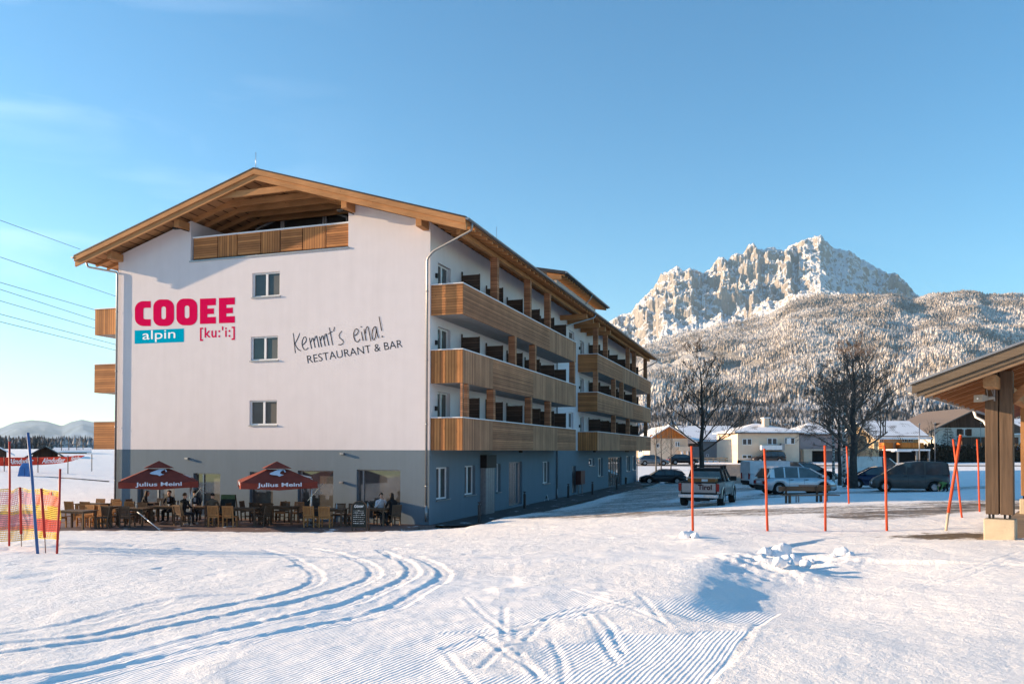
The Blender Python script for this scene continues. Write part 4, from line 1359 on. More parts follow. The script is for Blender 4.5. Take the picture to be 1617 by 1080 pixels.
def place(kind, x, y, rz, label, group, z=ZT):
    mk, cat = {'chair': (lambda: make_chair('garden_chair', M_TEAK), 'chair'), 'darkchair': (lambda: make_chair('garden_chair', M_TEAKD), 'chair'),
               'armchair': (lambda: make_chair('garden_armchair', M_TEAK, True), 'chair'),
               'table': (lambda: make_table('garden_table', M_TEAKD), 'table'), 'smalltable': (lambda: make_table('garden_table', M_TEAKD, .8, .8), 'table')}[kind]
    if kind not in first: first[kind] = o = mk()
    else: o = copy_tree(first[kind])
    o.location = (x, y, z); o.rotation_euler = (0, 0, rz)
    tag(o, label, cat, group)
    return o
def tp(px, py, margin=0.6):
    """terrace floor point seen at a pixel, kept at least 'margin' in front of the gable wall"""
    p = atplane(px, py, Vector((0, 0, ZT)), Vector((0, 0, 1)))
    if w2h(p)[1] > -margin:
        q = atplane(px, 711, h2w(0, -margin), NF); p = Vector((q.x, q.y, ZT))
    return p
# (table px, py, rot, kind, description, [chairs (dx, dy, facing deg, kind, words)])
GC = 'wooden chairs on the terrace'; GT = 'wooden tables on the terrace'
TB = [
 (122, 834, -6, 'table', 'by the net fence', [(-.95, -.05, -90, 'chair', 'at the left end'), (-.35, .72, 180, 'chair', 'far side, left'), (.35, .72, 180, 'chair', 'far side, right'), (.98, .35, 120, 'darkchair', 'at the right end')]),
 (146, 820, 0, 'table', 'in the rear sunny row', [(-.4, -.75, 0, 'chair', 'near side, left'), (.4, -.75, 5, 'chair', 'near side, right'), (-.4, .75, 180, 'chair', 'far side, left'), (.4, .75, 180, 'chair', 'far side, right'), (1.0, 0, 90, 'chair', 'at the right end')]),
 (235, 816, 0, 'smalltable', 'behind the leaning guest', [(-.75, 0, -90, 'darkchair', 'at the left end'), (.0, .7, 180, 'darkchair', 'far side')]),
 (414, 822, 5, 'smalltable', 'under the right parasol', [(-.7, 0, -90, 'darkchair', 'at the left end'), (.7, .1, 80, 'darkchair', 'at the right end'), (.05, -.7, 0, 'darkchair', 'near side')]),
 (170, 826, 4, 'smalltable', 'left of the hotel corner', [(-.45, -.9, 10, 'armchair', 'near side, turned left'), (.35, -.95, -15, 'chair', 'near side, sunlit back'), (-.3, .8, 175, 'chair', 'far side, left'), (.35, .8, 185, 'chair', 'far side, right')]),
 (212, 829, 0, 'table', 'at the first restaurant window', [(-.5, -.85, 0, 'darkchair', 'near side, left'), (.3, -.85, 8, 'darkchair', 'near side, right'), (-.35, .75, 180, 'darkchair', 'far side, left')]),
 (262, 825, 0, 'table', 'under the left parasol', [(-.95, 0, -90, 'darkchair', 'at the left end')]),
 (318, 825.5, 0, 'table', 'behind the left mast', [(.95, .1, 90, 'darkchair', 'at the right end')]),
 (384, 829, 8, 'table', 'left of the right parasol', [(-.95, -.62, 0, 'chair', 'near side, left of the pair'), (-.28, -.72, 0, 'chair', 'near side, right of the pair'), (.7, .7, 180, 'darkchair', 'far side'), (.95, -.25, 75, 'darkchair', 'at the right end')]),
 (446, 811, 0, 'table', 'against the wall', [(-.35, .7, 180, 'darkchair', 'far side, left'), (.35, .7, 180, 'darkchair', 'far side, right')]),
 (521, 830, 4, 'table', 'left of the chalkboard', [(-.62, -.62, 0, 'chair', 'near side, left'), (.06, -.66, 4, 'chair', 'near side, right'), (.1, .75, 180, 'darkchair', 'far side, left'), (.72, .75, 180, 'darkchair', 'far side, right'), (1.0, 0, 90, 'darkchair', 'at the right end')]),
 (588, 829, 0, 'table', 'at the largest window', []),
]
TPOS = []
for i, (px, py, rz, kind, desc, chs) in enumerate(TB):
    p = tp(px, py, 1.6 if any(c_[1] > .5 for c_ in chs) else 0.75)
    rot = R(rz) - TH * 0.6
    TPOS.append((p, rot))
    place(kind, p.x, p.y, rot, 'dark wooden garden table ' + desc, GT)
    for (dx, dy, fa, k2, words) in chs:
        # a chair faces +y in its own frame
        q = Vector((dx * math.cos(rot) - dy * math.sin(rot), dx * math.sin(rot) + dy * math.cos(rot), 0))
        cpos = Vector((p.x + q.x, max(p.y + q.y, 32.05), 0))
        over_ = w2h(cpos)[1] + .38
        if over_ > 0: cpos = cpos + NF * over_
        place(k2, cpos.x, cpos.y, rot + R(fa) * 1.0, 'wooden chair %s of the table %s' % (words, desc), GC)
# ski poles and clutter lying on the snow edge behind left tables
M_UMB = mat('red_brown_parasol_cloth', (0.175, 0.036, 0.026), 0.95, var=0.14, scale=3)
M_UMBW = mat('parasol_white_print', (0.55, 0.62, 0.72), 0.8)
M_MAST = mat('silver_mast', (0.55, 0.57, 0.6), 0.35, metal=0.6)
def parasol(pxc, pyv, pxmast, pymast, label, prz):
    """square centre-less parasol: canopy and a mast at the right"""
    pm = tp(pxmast, pymast)
    root = empty('parasol', (pm.x, pm.y, ZT), prz)
    tag(root, label, 'parasol', 'red parasols on the terrace')
    inv = root.matrix_basis.inverted() if False else None
    c = atY(pxc, 760, pm.y)                                   # canopy centre
    rz = prz
    dx = (c.x - pm.x)
    cx = dx * 1.02; cy = 0.0
    H = 1.52; ze = 1.92; zv = 1.66; zt = 2.74
    cp = MB()
    P = lambda sx_, sy_, s_, z: (cx + sx_ * s_, cy + sy_ * s_, z)
    crn = [(-1, -1), (1, -1), (1, 1), (-1, 1)]
    for k in range(4):
        a = crn[k]; b = crn[(k + 1) % 4]
        # sagging panel, 3 rings
        prev = None
        for (s_, z) in ((.42, 2.42), (.95, 2.18), (H, ze)):
            row = [Vector(P(a[0], a[1], s_, z)).lerp(Vector(P(b[0], b[1], s_, z)), t) + Vector((0, 0, -0.05 * math.sin(math.pi * t) * s_)) for t in (0, .25, .5, .75, 1)]
            if prev:
                for i in range(4): cp.face([prev[i], prev[i + 1], row[i + 1], row[i]])
            prev = row
        low = [v + Vector((0, 0, -(ze - zv) * (1 - .12 * math.sin(math.pi * t * 2) ** 2))) for v, t in zip(prev, (0, .25, .5, .75, 1))]
        for i in range(4): cp.face([prev[i], prev[i + 1], low[i + 1], low[i]])
    cn = cp.build('canopy', M_UMB, root, fixn=False)
    tpv = MB()
    for k in range(4):
        a = crn[k]; b = crn[(k + 1) % 4]
        tpv.face([P(0, 0, 0, zt + .02), P(a[0], a[1], .58, 2.46), P(b[0], b[1], .58, 2.46)])
    tpv.build('vent_cap', M_UMB, root, fixn=False)
    # print on the front valance and side valance, emblem on the front panel
    yv = cy - H - 0.012
    tx = MB(); 
    add_text(tx, 'Julius Meinl', lambda a, b: (cx - .88 + 1.75 * a, yv, zv + .03 + .21 * b), bold=0.02)
    tx2 = MB()
    add_text(tx2, 'Julius Meinl', lambda a, b: (cx - H - 0.012, cy + .88 - 1.75 * a, zv + .07 + .21 * b), bold=0.02)
    tx.build('valance_lettering', M_UMBW, cn); tx2.build('valance_lettering', M_UMBW, cn)
    # head with tall tasselled cap, in profile
    em = [(-.38, .20), (-.30, .28), (-.18, .36), (-.02, .47), (.10, .52), (.22, .50), (.20, .42), (.12, .36), (.08, .28), (.06, .20), (.14, .13), (.22, .10), (.12, .05), (.02, -.02), (-.06, .06), (-.16, .08), (-.26, .10), (-.34, .14)]
    tas = [(.25, .50), (.30, .44), (.33, .30), (.27, .28), (.26, .38), (.22, .44)]
    e = MB()
    def onp(x, z):                                             # on the sloping front panel
        s_ = 1.05 - (z) * 1.0
        t = z / .52
        zz = 2.12 + (2.40 - 2.12) * t
        s = .98 + (.45 - .98) * t + .0
        return (cx + x * .95, cy - s - 0.05, zz + .03)
    for poly in (em, tas):
        e.face([onp(x, z) for x, z in poly])
    e.build('emblem', M_UMBW, cn, fixn=False)
    m_ = MB(); m_.tube([(0, 0, 0.0), (0, 0, 2.0)], .05, 10); m_.build('mast', M_MAST, root)
    b_ = MB(); b_.box(-.3, -.3, 0, .3, .3, .06); b_.tube([(0, 0, .06), (0, 0, .3)], .075, 10); b_.build('base', M_GREYMETAL, root)
    r_ = MB()
    for a in crn:
        r_.bar((cx, cy, 2.35), P(a[0], a[1], H - .02, ze - .04), .03, .03)
    r_.bar((0, 0, 2.05), (cx, cy, 2.38), .05, .06)
    r_.bar((cx + H - .1, -.7, 1.75), (cx + H + .35, -.2, 1.35), .025, .025)
    r_.bar((cx + H + .3, -.9, 1.82), (cx + H - .25, -.2, 1.05), .02, .02)
    r_.build('ribs', M_MAST, root)
    return root
parasol(256, 760, 301, 827, 'red brown parasol on the left, with white lettering and head emblem', R(24))
parasol(440, 755, 491, 828.5, 'red brown parasol on the right, nearer the chalkboard with arched top', R(21))

# chalkboards
M_CHALK = mat('chalkboard', (0.025, 0.03, 0.028), 0.8, var=0.3, scale=12)
M_GREEN = mat('dark_green_header', (0.10, 0.14, 0.06), 0.7)
M_CHK = mat('chalk', (0.6, 0.6, 0.58), 0.9)
p = tp(567, 838)
cb = empty('chalkboard', (p.x, p.y, ZT), -0.12); tag(cb, 'arched chalkboard sign standing at the right of the tables', 'sign')
g = MB(); pts = [(-.33, 0, .12), (.33, 0, .12), (.33, 0, .95)]
for k in range(1, 12): a = math.pi * k / 12; pts.append((.33 * math.cos(a) if k else .33, 0, .95 + .25 * math.sin(a)))
pts.append((-.33, 0, .95)); g.prism(pts, (0, .04, 0)); g.build('frame', M_TEAKD, cb)
g = MB(); pi_ = [(x * .88, -.006, .15 + (z - .12) * .955) for x, y, z in pts]; g.face(pi_); g.build('board', M_CHALK, cb, fixn=False)
g = MB(); add_text(g, 'Gösser', lambda a, b: (-.2 + .4 * a, -.012, .93 + .12 * b + .02 * a), shear=.2, bold=.01); g.build('lettering', M_SIGNW, cb)
g = MB(); rr_ = random.Random(4)
for k in range(7):
    x = -.24
    while x < .2:
        l = rr_.uniform(.03, .08); z_ = .80 - k * .085
        g.box(x, -.012, z_, x + l, -.008, z_ + rr_.uniform(.006, .03)); x += l + .02
g.build('chalk_writing', M_CHK, cb)
for s in (-1, 1):
    g = MB(); g.box(s * .29 - .02, 0, 0, s * .29 + .02, .04, .12); g.bar((s * .3, .05, .9), (s * .3, .45, 0), .03, .03); g.build('leg', M_TEAKD, cb)
g = MB(); g.box(.34, .1, 0, .38, .14, 1.0); g.build('rear_post', M_TEAKD, cb)
p = tp(357, 823, 1.0)
cb = empty('menu_board', (p.x, p.y, ZT), -0.05); tag(cb, 'black menu board with a green header, leaning behind the terrace tables', 'sign')
g = MB(); g.hexa([(-.36, 0, .0), (.42, 0, .0), (.42, .03, .0), (-.36, .03, .0)], [(-.33, .22, 1.2), (.33, .22, 1.2), (.33, .25, 1.2), (-.33, .25, 1.2)]); g.build('board', M_CHALK, cb)
g = MB(); g.hexa([(-.32, .165, 1.0), (.34, .165, 1.0), (.34, .18, 1.0), (-.32, .18, 1.0)], [(-.31, .20, 1.19), (.31, .20, 1.19), (.31, .215, 1.19), (-.31, .215, 1.19)]); g.build('header', M_GREEN, cb)
g = MB(); g.hexa([(.3, .6, 0), (.36, .6, 0), (.36, .63, 0), (.3, .63, 0)], [(.3, .25, 1.2), (.34, .25, 1.2), (.34, .27, 1.2), (.3, .27, 1.2)]); g.build('rear_leg', M_TEAKD, cb)
# fallen pole
a = tp(217, 806); a.z = .75; b = tp(253, 838); b.z = ZT + .02
a = atY(217, 808, 33.2); b = tp(253, 838)
g = MB(); g.tube([a, (b.x, b.y, ZT + .02)], .022, 6); o = g.build('fallen_pole', M_MAST); tag(o, 'thin silver pole leaning down from a table to the terrace floor', 'pole')
# small patches on wall: sensor boxes
for (px, py) in ((297, 724), (542, 716.5), (541, 761.5)):
    x, z = hfront(px, py)
    g = MB(); g.box(x - .09, -.14, z - .04, x + .09, -.002, z + .05); g.build('wall_sensor', M_GREYMETAL, hotel, bevel=.01)

# ---- bollards, A frame, bin, post boxes along the side
BO = [(757, 826, 'nearest bollard, left of the steel vent shaft'), (828.5, 802.5, 'second bollard, in front of the side door'), (897.5, 785.5, 'third bollard, before the downpipe'), (935.6, 781, 'fourth bollard, right of the brown mailbox'), (974, 773, 'farthest bollard, at the main entrance')]
M_BOL = mat('anthracite_bollard', (0.05, 0.045, 0.045), 0.5)
bol = None
for (px, py, lb) in BO:
    p = atplane(px, py, Vector((0, 0, -.16)), Vector((0, 0, 1)))
    if bol is None:
        bol = empty('bollard')
        g = MB(); g.lathe([(0.0, 0), (.075, 0), (.075, .82), (.03, .82), (.03, .9)], 12); g.build('post', M_BOL, bol)
        g = MB(); g.lathe([(.0, .9), (.085, .9), (.085, .95), (0, .96)], 12); g.build('cap', M_BOL, bol)
        o = bol
    else: o = copy_tree(bol)
    o.location = (p.x, p.y, -.16); tag(o, 'dark metal ' + lb, 'bollard', 'bollards along the hotel side')
p = atplane(853, 790, Vector((0, 0, -.16)), Vector((0, 0, 1)))
af = empty('folding_sign', (p.x, p.y, -.16), R(60)); tag(af, 'folding A-frame sign standing beside the side entrance', 'sign')
for s in (-1, 1):
    g = MB(); g.hexa([(-.3, s * .42, .15), (.3, s * .42, .15), (.3, s * .40, .15), (-.3, s * .40, .15)], [(-.3, s * .05, 1.2), (.3, s * .05, 1.2), (.3, s * .03, 1.2), (-.3, s * .03, 1.2)]); g.build('panel', M_CHALK if s < 0 else M_GREYMETAL, af)
    for sx_ in (-1, 1):
        g = MB(); g.bar((sx_ * .28, s * .47, 0), (sx_ * .28, s * .04, 1.22), .03, .03); g.build('leg', M_MAST, af)
def bin_at(px, py, label, h=.7):
    p = atplane(px, py, Vector((0, 0, -.16)), Vector((0, 0, 1)))
    e = empty('bin', (p.x, p.y, -.16)); tag(e, label, 'bin')
    g = MB(); g.lathe([(0, 0), (.2, 0), (.24, h), (.2, h), (.18, .1)], 16); g.build('bucket', M_BLACK, e)
    g = MB(); g.lathe([(.245, h - .04), (.255, h - .04), (.255, h + .01), (.2, h + .01)], 16); g.build('rim', M_GREYMETAL, e)
bin_at(808.5, 798, 'dark round planter bin at the glazed side door')
bin_at(986.5, 764, 'dark round bin right of the main entrance')
v, z_ = hside(915.5, 757, .25)
e = empty('mailbox', (0, 0, 0)); e.location = h2w(.3, v, -.16); e.rotation_euler = (0, 0, -TH); tag(e, 'red brown mailbox cabinet on legs by the service door', 'mailbox')
g = MB(); g.box(-.2, -.65, .75, .2, .65, 1.75); g.build('cabinet', mat('red_brown_enamel', (.09, .03, .025), .45), e)
for s in (-1, 1):
    g = MB(); g.box(-.03, s * .5 - .03, 0, .03, s * .5 + .03, .748); g.build('leg', M_GREYMETAL, e)
# ================================================================ vehicles
def paint(name, c, metal=0.4, rough=0.35): return mat(name, c, rough, metal=metal, var=0.10, scale=2.5, coat=0.5)
M_TYRE = mat('tyre_rubber', (0.018, 0.018, 0.018), 0.85)
M_RIM = mat('alloy_rim', (0.42, 0.42, 0.43), 0.35, metal=0.8)
M_CGLASS = glassmat('car_glass', (0.02, 0.022, 0.025), 0.02)
M_RED = mat('red_lamp', (0.28, 0.01, 0.01), 0.25)
M_LAMP = mat('clear_lamp', (0.55, 0.56, 0.58), 0.15, metal=0.3)
M_PLATE = mat('number_plate', (0.7, 0.71, 0.74), 0.5)
M_TRIM = mat('black_trim', (0.02, 0.02, 0.021), 0.6)
def interp(pts, x):
    if x <= pts[0][0]: return pts[0][1]
    for (a, b), (c, d) in zip(pts[:-1], pts[1:]):
        if x <= c: return b + (d - b) * (x - a) / (c - a)
    return pts[-1][1]
def wheel(parent, x, y, r, wd, side):
    g = MB(); g.smooth = True
    s = 1 if side > 0 else -1
    prof = [(r * .62, -wd / 2), (r * .95, -wd / 2), (r, -wd * .32), (r, wd * .32), (r * .95, wd / 2), (r * .62, wd / 2)]
    g.lathe([(a, b) for a, b in prof], 24, axis='y'); g.smooth = False
    ty = g.build('wheel', M_TYRE, parent, loc=(x, y, r))
    q = MB()
    q.lathe([(0, s * wd * .36), (r * .14, s * wd * .40), (r * .16, s * wd * .30), (r * .5, s * wd * .30), (r * .63, s * wd * .46), (r * .63, s * wd * .2), (0, s * wd * .2)], 20, axis='y')
    for k in range(5):
        a = 2 * math.pi * k / 5
        q.bar((r * .1 * math.cos(a), s * wd * .40, r * .1 * math.sin(a)), (r * .6 * math.cos(a), s * wd * .44, r * .6 * math.sin(a)), .06, .03, up=(0, 1, 0))
    q.build('rim', M_RIM, ty)
def car(name, label, cat, pos, heading, pm, L_, W_, top, green, belt, wheels, r=.32, zb=.22, w_roof=.78, lamps=True, rails=False, plate=True, blank=None, rear_glass=True, front_z=None, group=None, pillars=None, tall_lamps=False, bumper=M_TRIM):
    """x forward. top: body top line [(x,z)]; green: glasshouse outline [(x,z)] from front base to rear base"""
    root = empty(name, pos, heading)
    tag(root, label, cat, group)
    hw_ = W_ / 2
    n = 44
    xs = [-L_ / 2 + L_ * i / n for i in range(n + 1)]
    def wid(x):
        e = min(x + L_ / 2, L_ / 2 - x)
        return hw_ * (0.80 + 0.20 * min(1, (e / .42)) ** .5)
    rings = []
    for x in xs:
        zt = interp(top, x); wv = wid(x)
        z0 = zb + .10 * max(0, 1 - min(x + L_ / 2, L_ / 2 - x) / .35)
        zz = z0
        for wx in wheels:                                   # wheel arch
            if abs(x - wx) < r * 1.16: zz = max(zz, math.sqrt(max(0, (r * 1.17) ** 2 - (x - wx) ** 2)) + r * .98)
        zz = min(zz, zt - .12)
        m_ = (zz + zt) / 2
        rings.append([(x, wv - .06, z0), (x, wv - .02, zz), (x, wv, zz + .02), (x, wv, m_), (x, wv - .025, zt - .05), (x, wv - .10, zt), (x, 0, zt + .02)])
    b = MB(); b.smooth = True
    for i in range(n):
        for s in (1, -1):
            A = [(p[0], p[1] * s, p[2]) for p in rings[i]]; B = [(p[0], p[1] * s, p[2]) for p in rings[i + 1]]
            for k in range(1, 6): b.face([A[k], A[k + 1], B[k + 1], B[k]])
    for rg, e in ((rings[0], -1), (rings[-1], 1)):
        b.face([(p[0], p[1], p[2]) for p in rg] + [(p[0], -p[1], p[2]) for p in rg[::-1]])
    me_ = b.build('body', pm, root, fixn=True)
    # weld for smooth shading
    bm = bmesh.new(); bm.from_mesh(me_.data); bmesh.ops.remove_doubles(bm, verts=bm.verts, dist=.0008); bmesh.ops.recalc_face_normals(bm, faces=bm.faces); bm.to_mesh(me_.data); bm.free()
    u = MB(); u.box(-L_ / 2 + .12, -hw_ + .10, zb - .02, L_ / 2 - .12, hw_ - .10, zb + .30); u.build('underbody', M_TRIM, root)
    for wx in wheels:
        for s in (1, -1):
            wheel(root, wx, s * (hw_ - .115), r, .22, s)
            g = MB(); g.lathe([(0, s * .04), (r * 1.16, s * .04), (r * 1.16, -s * .2)], 24, axis='y'); g.build('wheel_arch', M_TRIM, root, loc=(wx, s * (hw_ - .17), r))
    # glasshouse
    zr = max(z for x, z in green)
    def hwz(z): return (hw_ - .07) + (hw_ * w_roof - (hw_ - .07)) * max(0, min(1, (z - belt) / (zr - belt)))
    gh = MB()
    fr = green
    left = [(x, hwz(z), z) for x, z in fr]; right = [(x, -hwz(z), z) for x, z in fr]
    gh.face(left); gh.face(right[::-1])
    for i in range(len(fr) - 1): gh.face([left[i], left[i + 1], right[i + 1], right[i]])
    gl = gh.build('windows', M_CGLASS, root)
    # roof skin and pillars in body colour
    rf = MB()
    rp = [(x, z) for x, z in fr if z > zr - .13]
    for i in range(len(rp) - 1):
        (x0, z0), (x1, z1) = rp[i], rp[i + 1]
        rf.hexa([(x0, hwz(z0) + .012, z0 - .05), (x0, -hwz(z0) - .012, z0 - .05), (x1, -hwz(z1) - .012, z1 - .05), (x1, hwz(z1) + .012, z1 - .05)],
                [(x0, hwz(z0) - .03, z0 + .025), (x0, -hwz(z0) + .03, z0 + .025), (x1, -hwz(z1) + .03, z1 + .025), (x1, hwz(z1) - .03, z1 + .025)])
    rf.build('roof', pm, root)
    pl = MB()
    for s in (1, -1):
        for i in (0, len(fr) - 2):
            a, c = fr[i], fr[i + 1]
            for (p, q) in ((a, c),):
                pl.bar((p[0], s * hwz(p[1]), p[1]), (q[0], s * hwz(q[1]), q[1]), .05, .07)
        for (xp, wp_) in (pillars or []):
            zt = interp(sorted([(x, z) for x, z in fr]), xp)
            pl.hexa([(xp - wp_ / 2, s * (hwz(belt) - .01), belt - .02), (xp + wp_ / 2, s * (hwz(belt) - .01), belt - .02), (xp + wp_ / 2, s * (hwz(belt) + .014), belt - .02), (xp - wp_ / 2, s * (hwz(belt) + .014), belt - .02)],
                    [(xp - wp_ / 2, s * (hwz(zt) - .01), zt - .02), (xp + wp_ / 2, s * (hwz(zt) - .01), zt - .02), (xp + wp_ / 2, s * (hwz(zt) + .014), zt - .02), (xp - wp_ / 2, s * (hwz(zt) + .014), zt - .02)])
    pl.build('pillars', pm, root)
    # lamps, plates, mirrors, handles, bumpers
    for s in (1, -1):
        zt = interp(top, -L_ / 2 + .05)
        g = MB()
        if tall_lamps: g.box(-L_ / 2 - .012, s * (hw_ * .80 - .20), zt - .42, -L_ / 2 + .10, s * (hw_ * .80 + .02), zt + .02)
        else: g.box(-L_ / 2 - .012, s * (hw_ * .80 - .26), zt - .26, -L_ / 2 + .14, s * (hw_ * .80 + .035), zt - .06)
        g.build('tail_light', M_RED, root, bevel=.012)
        zf = interp(top, L_ / 2 - .05)
        g = MB(); g.box(L_ / 2 - .18, s * (hw_ * .80 - .30), zf - .22, L_ / 2 + .012, s * (hw_ * .80 + .03), zf - .06); g.build('headlight', M_LAMP, root, bevel=.012)
        xm = green[0][0] - .35
        g = MB(); g.box(xm - .08, s * (hw_ - .02), belt + .0, xm + .06, s * (hw_ + .17), belt + .15); g.build('mirror', pm, root, bevel=.02)
        for xh in ((green[0][0] - 1.25), (green[0][0] - 2.15)):
            if xh > -L_ / 2 + .8:
                g = MB(); g.box(xh - .09, s * (hw_ - .006), belt - .14, xh + .09, s * (hw_ + .018), belt - .11); g.build('door_handle', M_TRIM, root)
                g = MB(); g.box(xh - .16, s * (hw_ - .004), zb + .22, xh - .152, s * (hw_ + .003), belt - .06); g.build('door_seam', M_TRIM, root)
    g = MB(); g.box(-L_ / 2 - .03, -hw_ * .80, zb + .10, -L_ / 2 + .12, hw_ * .80, zb + .30); g.build('rear_bumper', bumper, root, bevel=.02)
    g = MB(); g.box(L_ / 2 - .12, -hw_ * .80, zb + .02, L_ / 2 + .02, hw_ * .80, zb + .24); g.build('front_bumper', bumper, root, bevel=.02)
    if plate:
        g = MB(); g.box(-L_ / 2 - .045, -.26, zb + .42, -L_ / 2 - .013, .26, zb + .53); g.build('number_plate', M_PLATE, root)
    if rails:
        for s in (1, -1):
            g = MB(); z_ = zr + .07; xs_ = [x for x, z in rp]
            g.tube([(max(xs_) - .1, s * (hwz(zr) - .08), z_ - .07), (max(xs_) - .25, s * (hwz(zr) - .08), z_), (min(xs_) + .25, s * (hwz(zr) - .08), z_), (min(xs_) + .1, s * (hwz(zr) - .08), z_ - .07)], .018, 6)
            g.build('roof_rail', M_TRIM, root)
    return root
def hd(deg_cw): return math.pi / 2 - R(deg_cw)                 # heading measured clockwise from +Y
def at_ground(px, py):
    p = gp(px, py); return (p.x, p.y, p.z)

# dark estate at the hotel end (front to the left)
car('estate_car', 'black estate car parked at the far corner of the hotel', 'car', at_ground(1046, 763.5), hd(-84), paint('black_car_paint', (.022, .022, .026)), 4.7, 1.8,
    [(-2.35, .80), (-2.1, .92), (1.0, .93), (1.7, .88), (2.2, .72), (2.35, .60)], [(1.25, .92), (.45, 1.38), (.1, 1.43), (-1.4, 1.42), (-1.9, 1.30), (-2.25, .93)], .93, (-1.42, 1.38), .33, rails=True, pillars=[(-.2, .07), (-1.15, .08)])
# silver people carrier
p = gp(1255, 779)
car('people_carrier', 'silver people carrier parked sideways just beyond the wooden bench', 'car', (p.x, p.y, p.z), hd(83), paint('silver_car_paint', (.52, .54, .57), .6), 4.35, 1.78,
    [(-2.17, .78), (-2.0, .95), (.9, .97), (1.6, .86), (2.0, .72), (2.17, .58)], [(1.55, .93), (.55, 1.47), (.1, 1.55), (-1.2, 1.56), (-1.75, 1.46), (-2.08, .97)], .96, (-1.35, 1.32), .33, pillars=[(-.15, .07), (-1.0, .08), (-1.75, .3)])
# white delivery van behind it
p = gp(1240, 771)
van_top = [(-2.6, 1.1), (1.2, 1.13), (1.9, 1.0), (2.4, .85), (2.6, .65)]
def van(label, pos, hdg, pm, glass_rear=False, L_=5.1, H=1.95, group=None, nm='delivery_van'):
    h = L_ / 2
    v = car(nm, label, 'van', pos, hdg, pm, L_, 1.88, [(-h, 1.02), (-h + .1, 1.06), (1.25, 1.08), (1.9, 1.0), (2.3, .86), (h, .62)],
            [(2.0, 1.0), (1.05, H - .14), (.65, H - .02), (.0, H), (-h + .25, H), (-h + .03, H - .1), (-h + .02, 1.05)], 1.06, (-h + .95, h - .9), .33, w_roof=.86, tall_lamps=True, pillars=[(.35, .1)], plate=False)
    g = MB()                                                     # closed cargo sides
    W2 = .94
    for s in (1, -1):
        g.hexa([(.30, s * (W2 - .075), 1.03), (-h + .02, s * (W2 - .075), 1.03), (-h + .02, s * (W2 - .045), 1.03), (.30, s * (W2 - .045), 1.03)],
               [(.30, s * (W2 * .86 - .015), H - .01), (-h + .03, s * (W2 * .86 - .015), H - .01), (-h + .03, s * (W2 * .86 + .018), H - .01), (.30, s * (W2 * .86 + .018), H - .01)])
    g.hexa([(-h - .005, -W2 + .08, 1.0), (-h + .02, -W2 + .08, 1.0), (-h + .02, W2 - .08, 1.0), (-h - .005, W2 - .08, 1.0)], [(-h + .012, -W2 * .84, H - .03), (-h + .04, -W2 * .84, H - .03), (-h + .04, W2 * .84, H - .03), (-h + .012, W2 * .84, H - .03)])
    g.build('cargo_panel', pm, v)
    return v
M_VWHITE = paint('white_van_paint', (.62, .65, .68), 0.0, .3)
van('light grey delivery van parked behind the silver people carrier', (p.x, p.y + 1.2, p.z), hd(84), M_VWHITE, H=1.9)
p = gp(1378, 757)
van('white panel van parked behind the thick dark tree trunk', (p.x, p.y, p.z), hd(88), paint('ivory_van_paint', (.66, .66, .62), 0, .35), L_=4.9, H=1.95)
p = gp(1267, 766)
car('estate_car', 'black estate car half hidden behind the light grey van', 'car', (p.x + 1.4, p.y + 3.2, p.z + .15), hd(84), paint('black_car_paint_gloss', (.015, .015, .018)), 4.7, 1.8,
    [(-2.35, .80), (-2.1, .92), (1.0, .95), (1.7, .88), (2.2, .72), (2.35, .60)], [(1.35, .92), (.45, 1.42), (.1, 1.5), (-1.5, 1.5), (-1.95, 1.35), (-2.25, .93)], .93, (-1.42, 1.38), .33, rails=True)
# grey high-roof family van, front left, tail turned to us
p = gp(1420, 776)
car('family_van', 'dark grey family van with roof rails, tailgate turned to the right', 'van', (p.x + .7, p.y + .3, p.z), hd(-70), paint('dark_grey_van_paint', (.075, .072, .068), .2, .45), 4.2, 1.8,
    [(-2.1, 1.0), (-2.0, 1.04), (.9, 1.06), (1.5, .98), (1.95, .78), (2.1, .58)], [(1.5, 1.0), (.65, 1.58), (.25, 1.72), (-.5, 1.80), (-1.8, 1.78), (-2.0, 1.70), (-2.09, 1.03)], 1.05, (-1.3, 1.35), .31, w_roof=.84, rails=True, tall_lamps=True, pillars=[(.2, .08), (-.8, .1), (-1.85, .18)])
p = gp(1362, 773)
car('hatchback', 'dark blue hatchback showing only its bonnet left of the grey family van', 'car', (p.x + 1.9, p.y + 2.1, p.z), hd(-72), paint('dark_blue_paint', (.02, .028, .07)), 4.2, 1.75,
    [(-2.1, .80), (-1.9, .92), (.9, .93), (1.5, .84), (1.95, .70), (2.1, .56)], [(1.2, .92), (.4, 1.38), (0, 1.43), (-1.1, 1.42), (-1.9, .93)], .92, (-1.25, 1.3), .31)
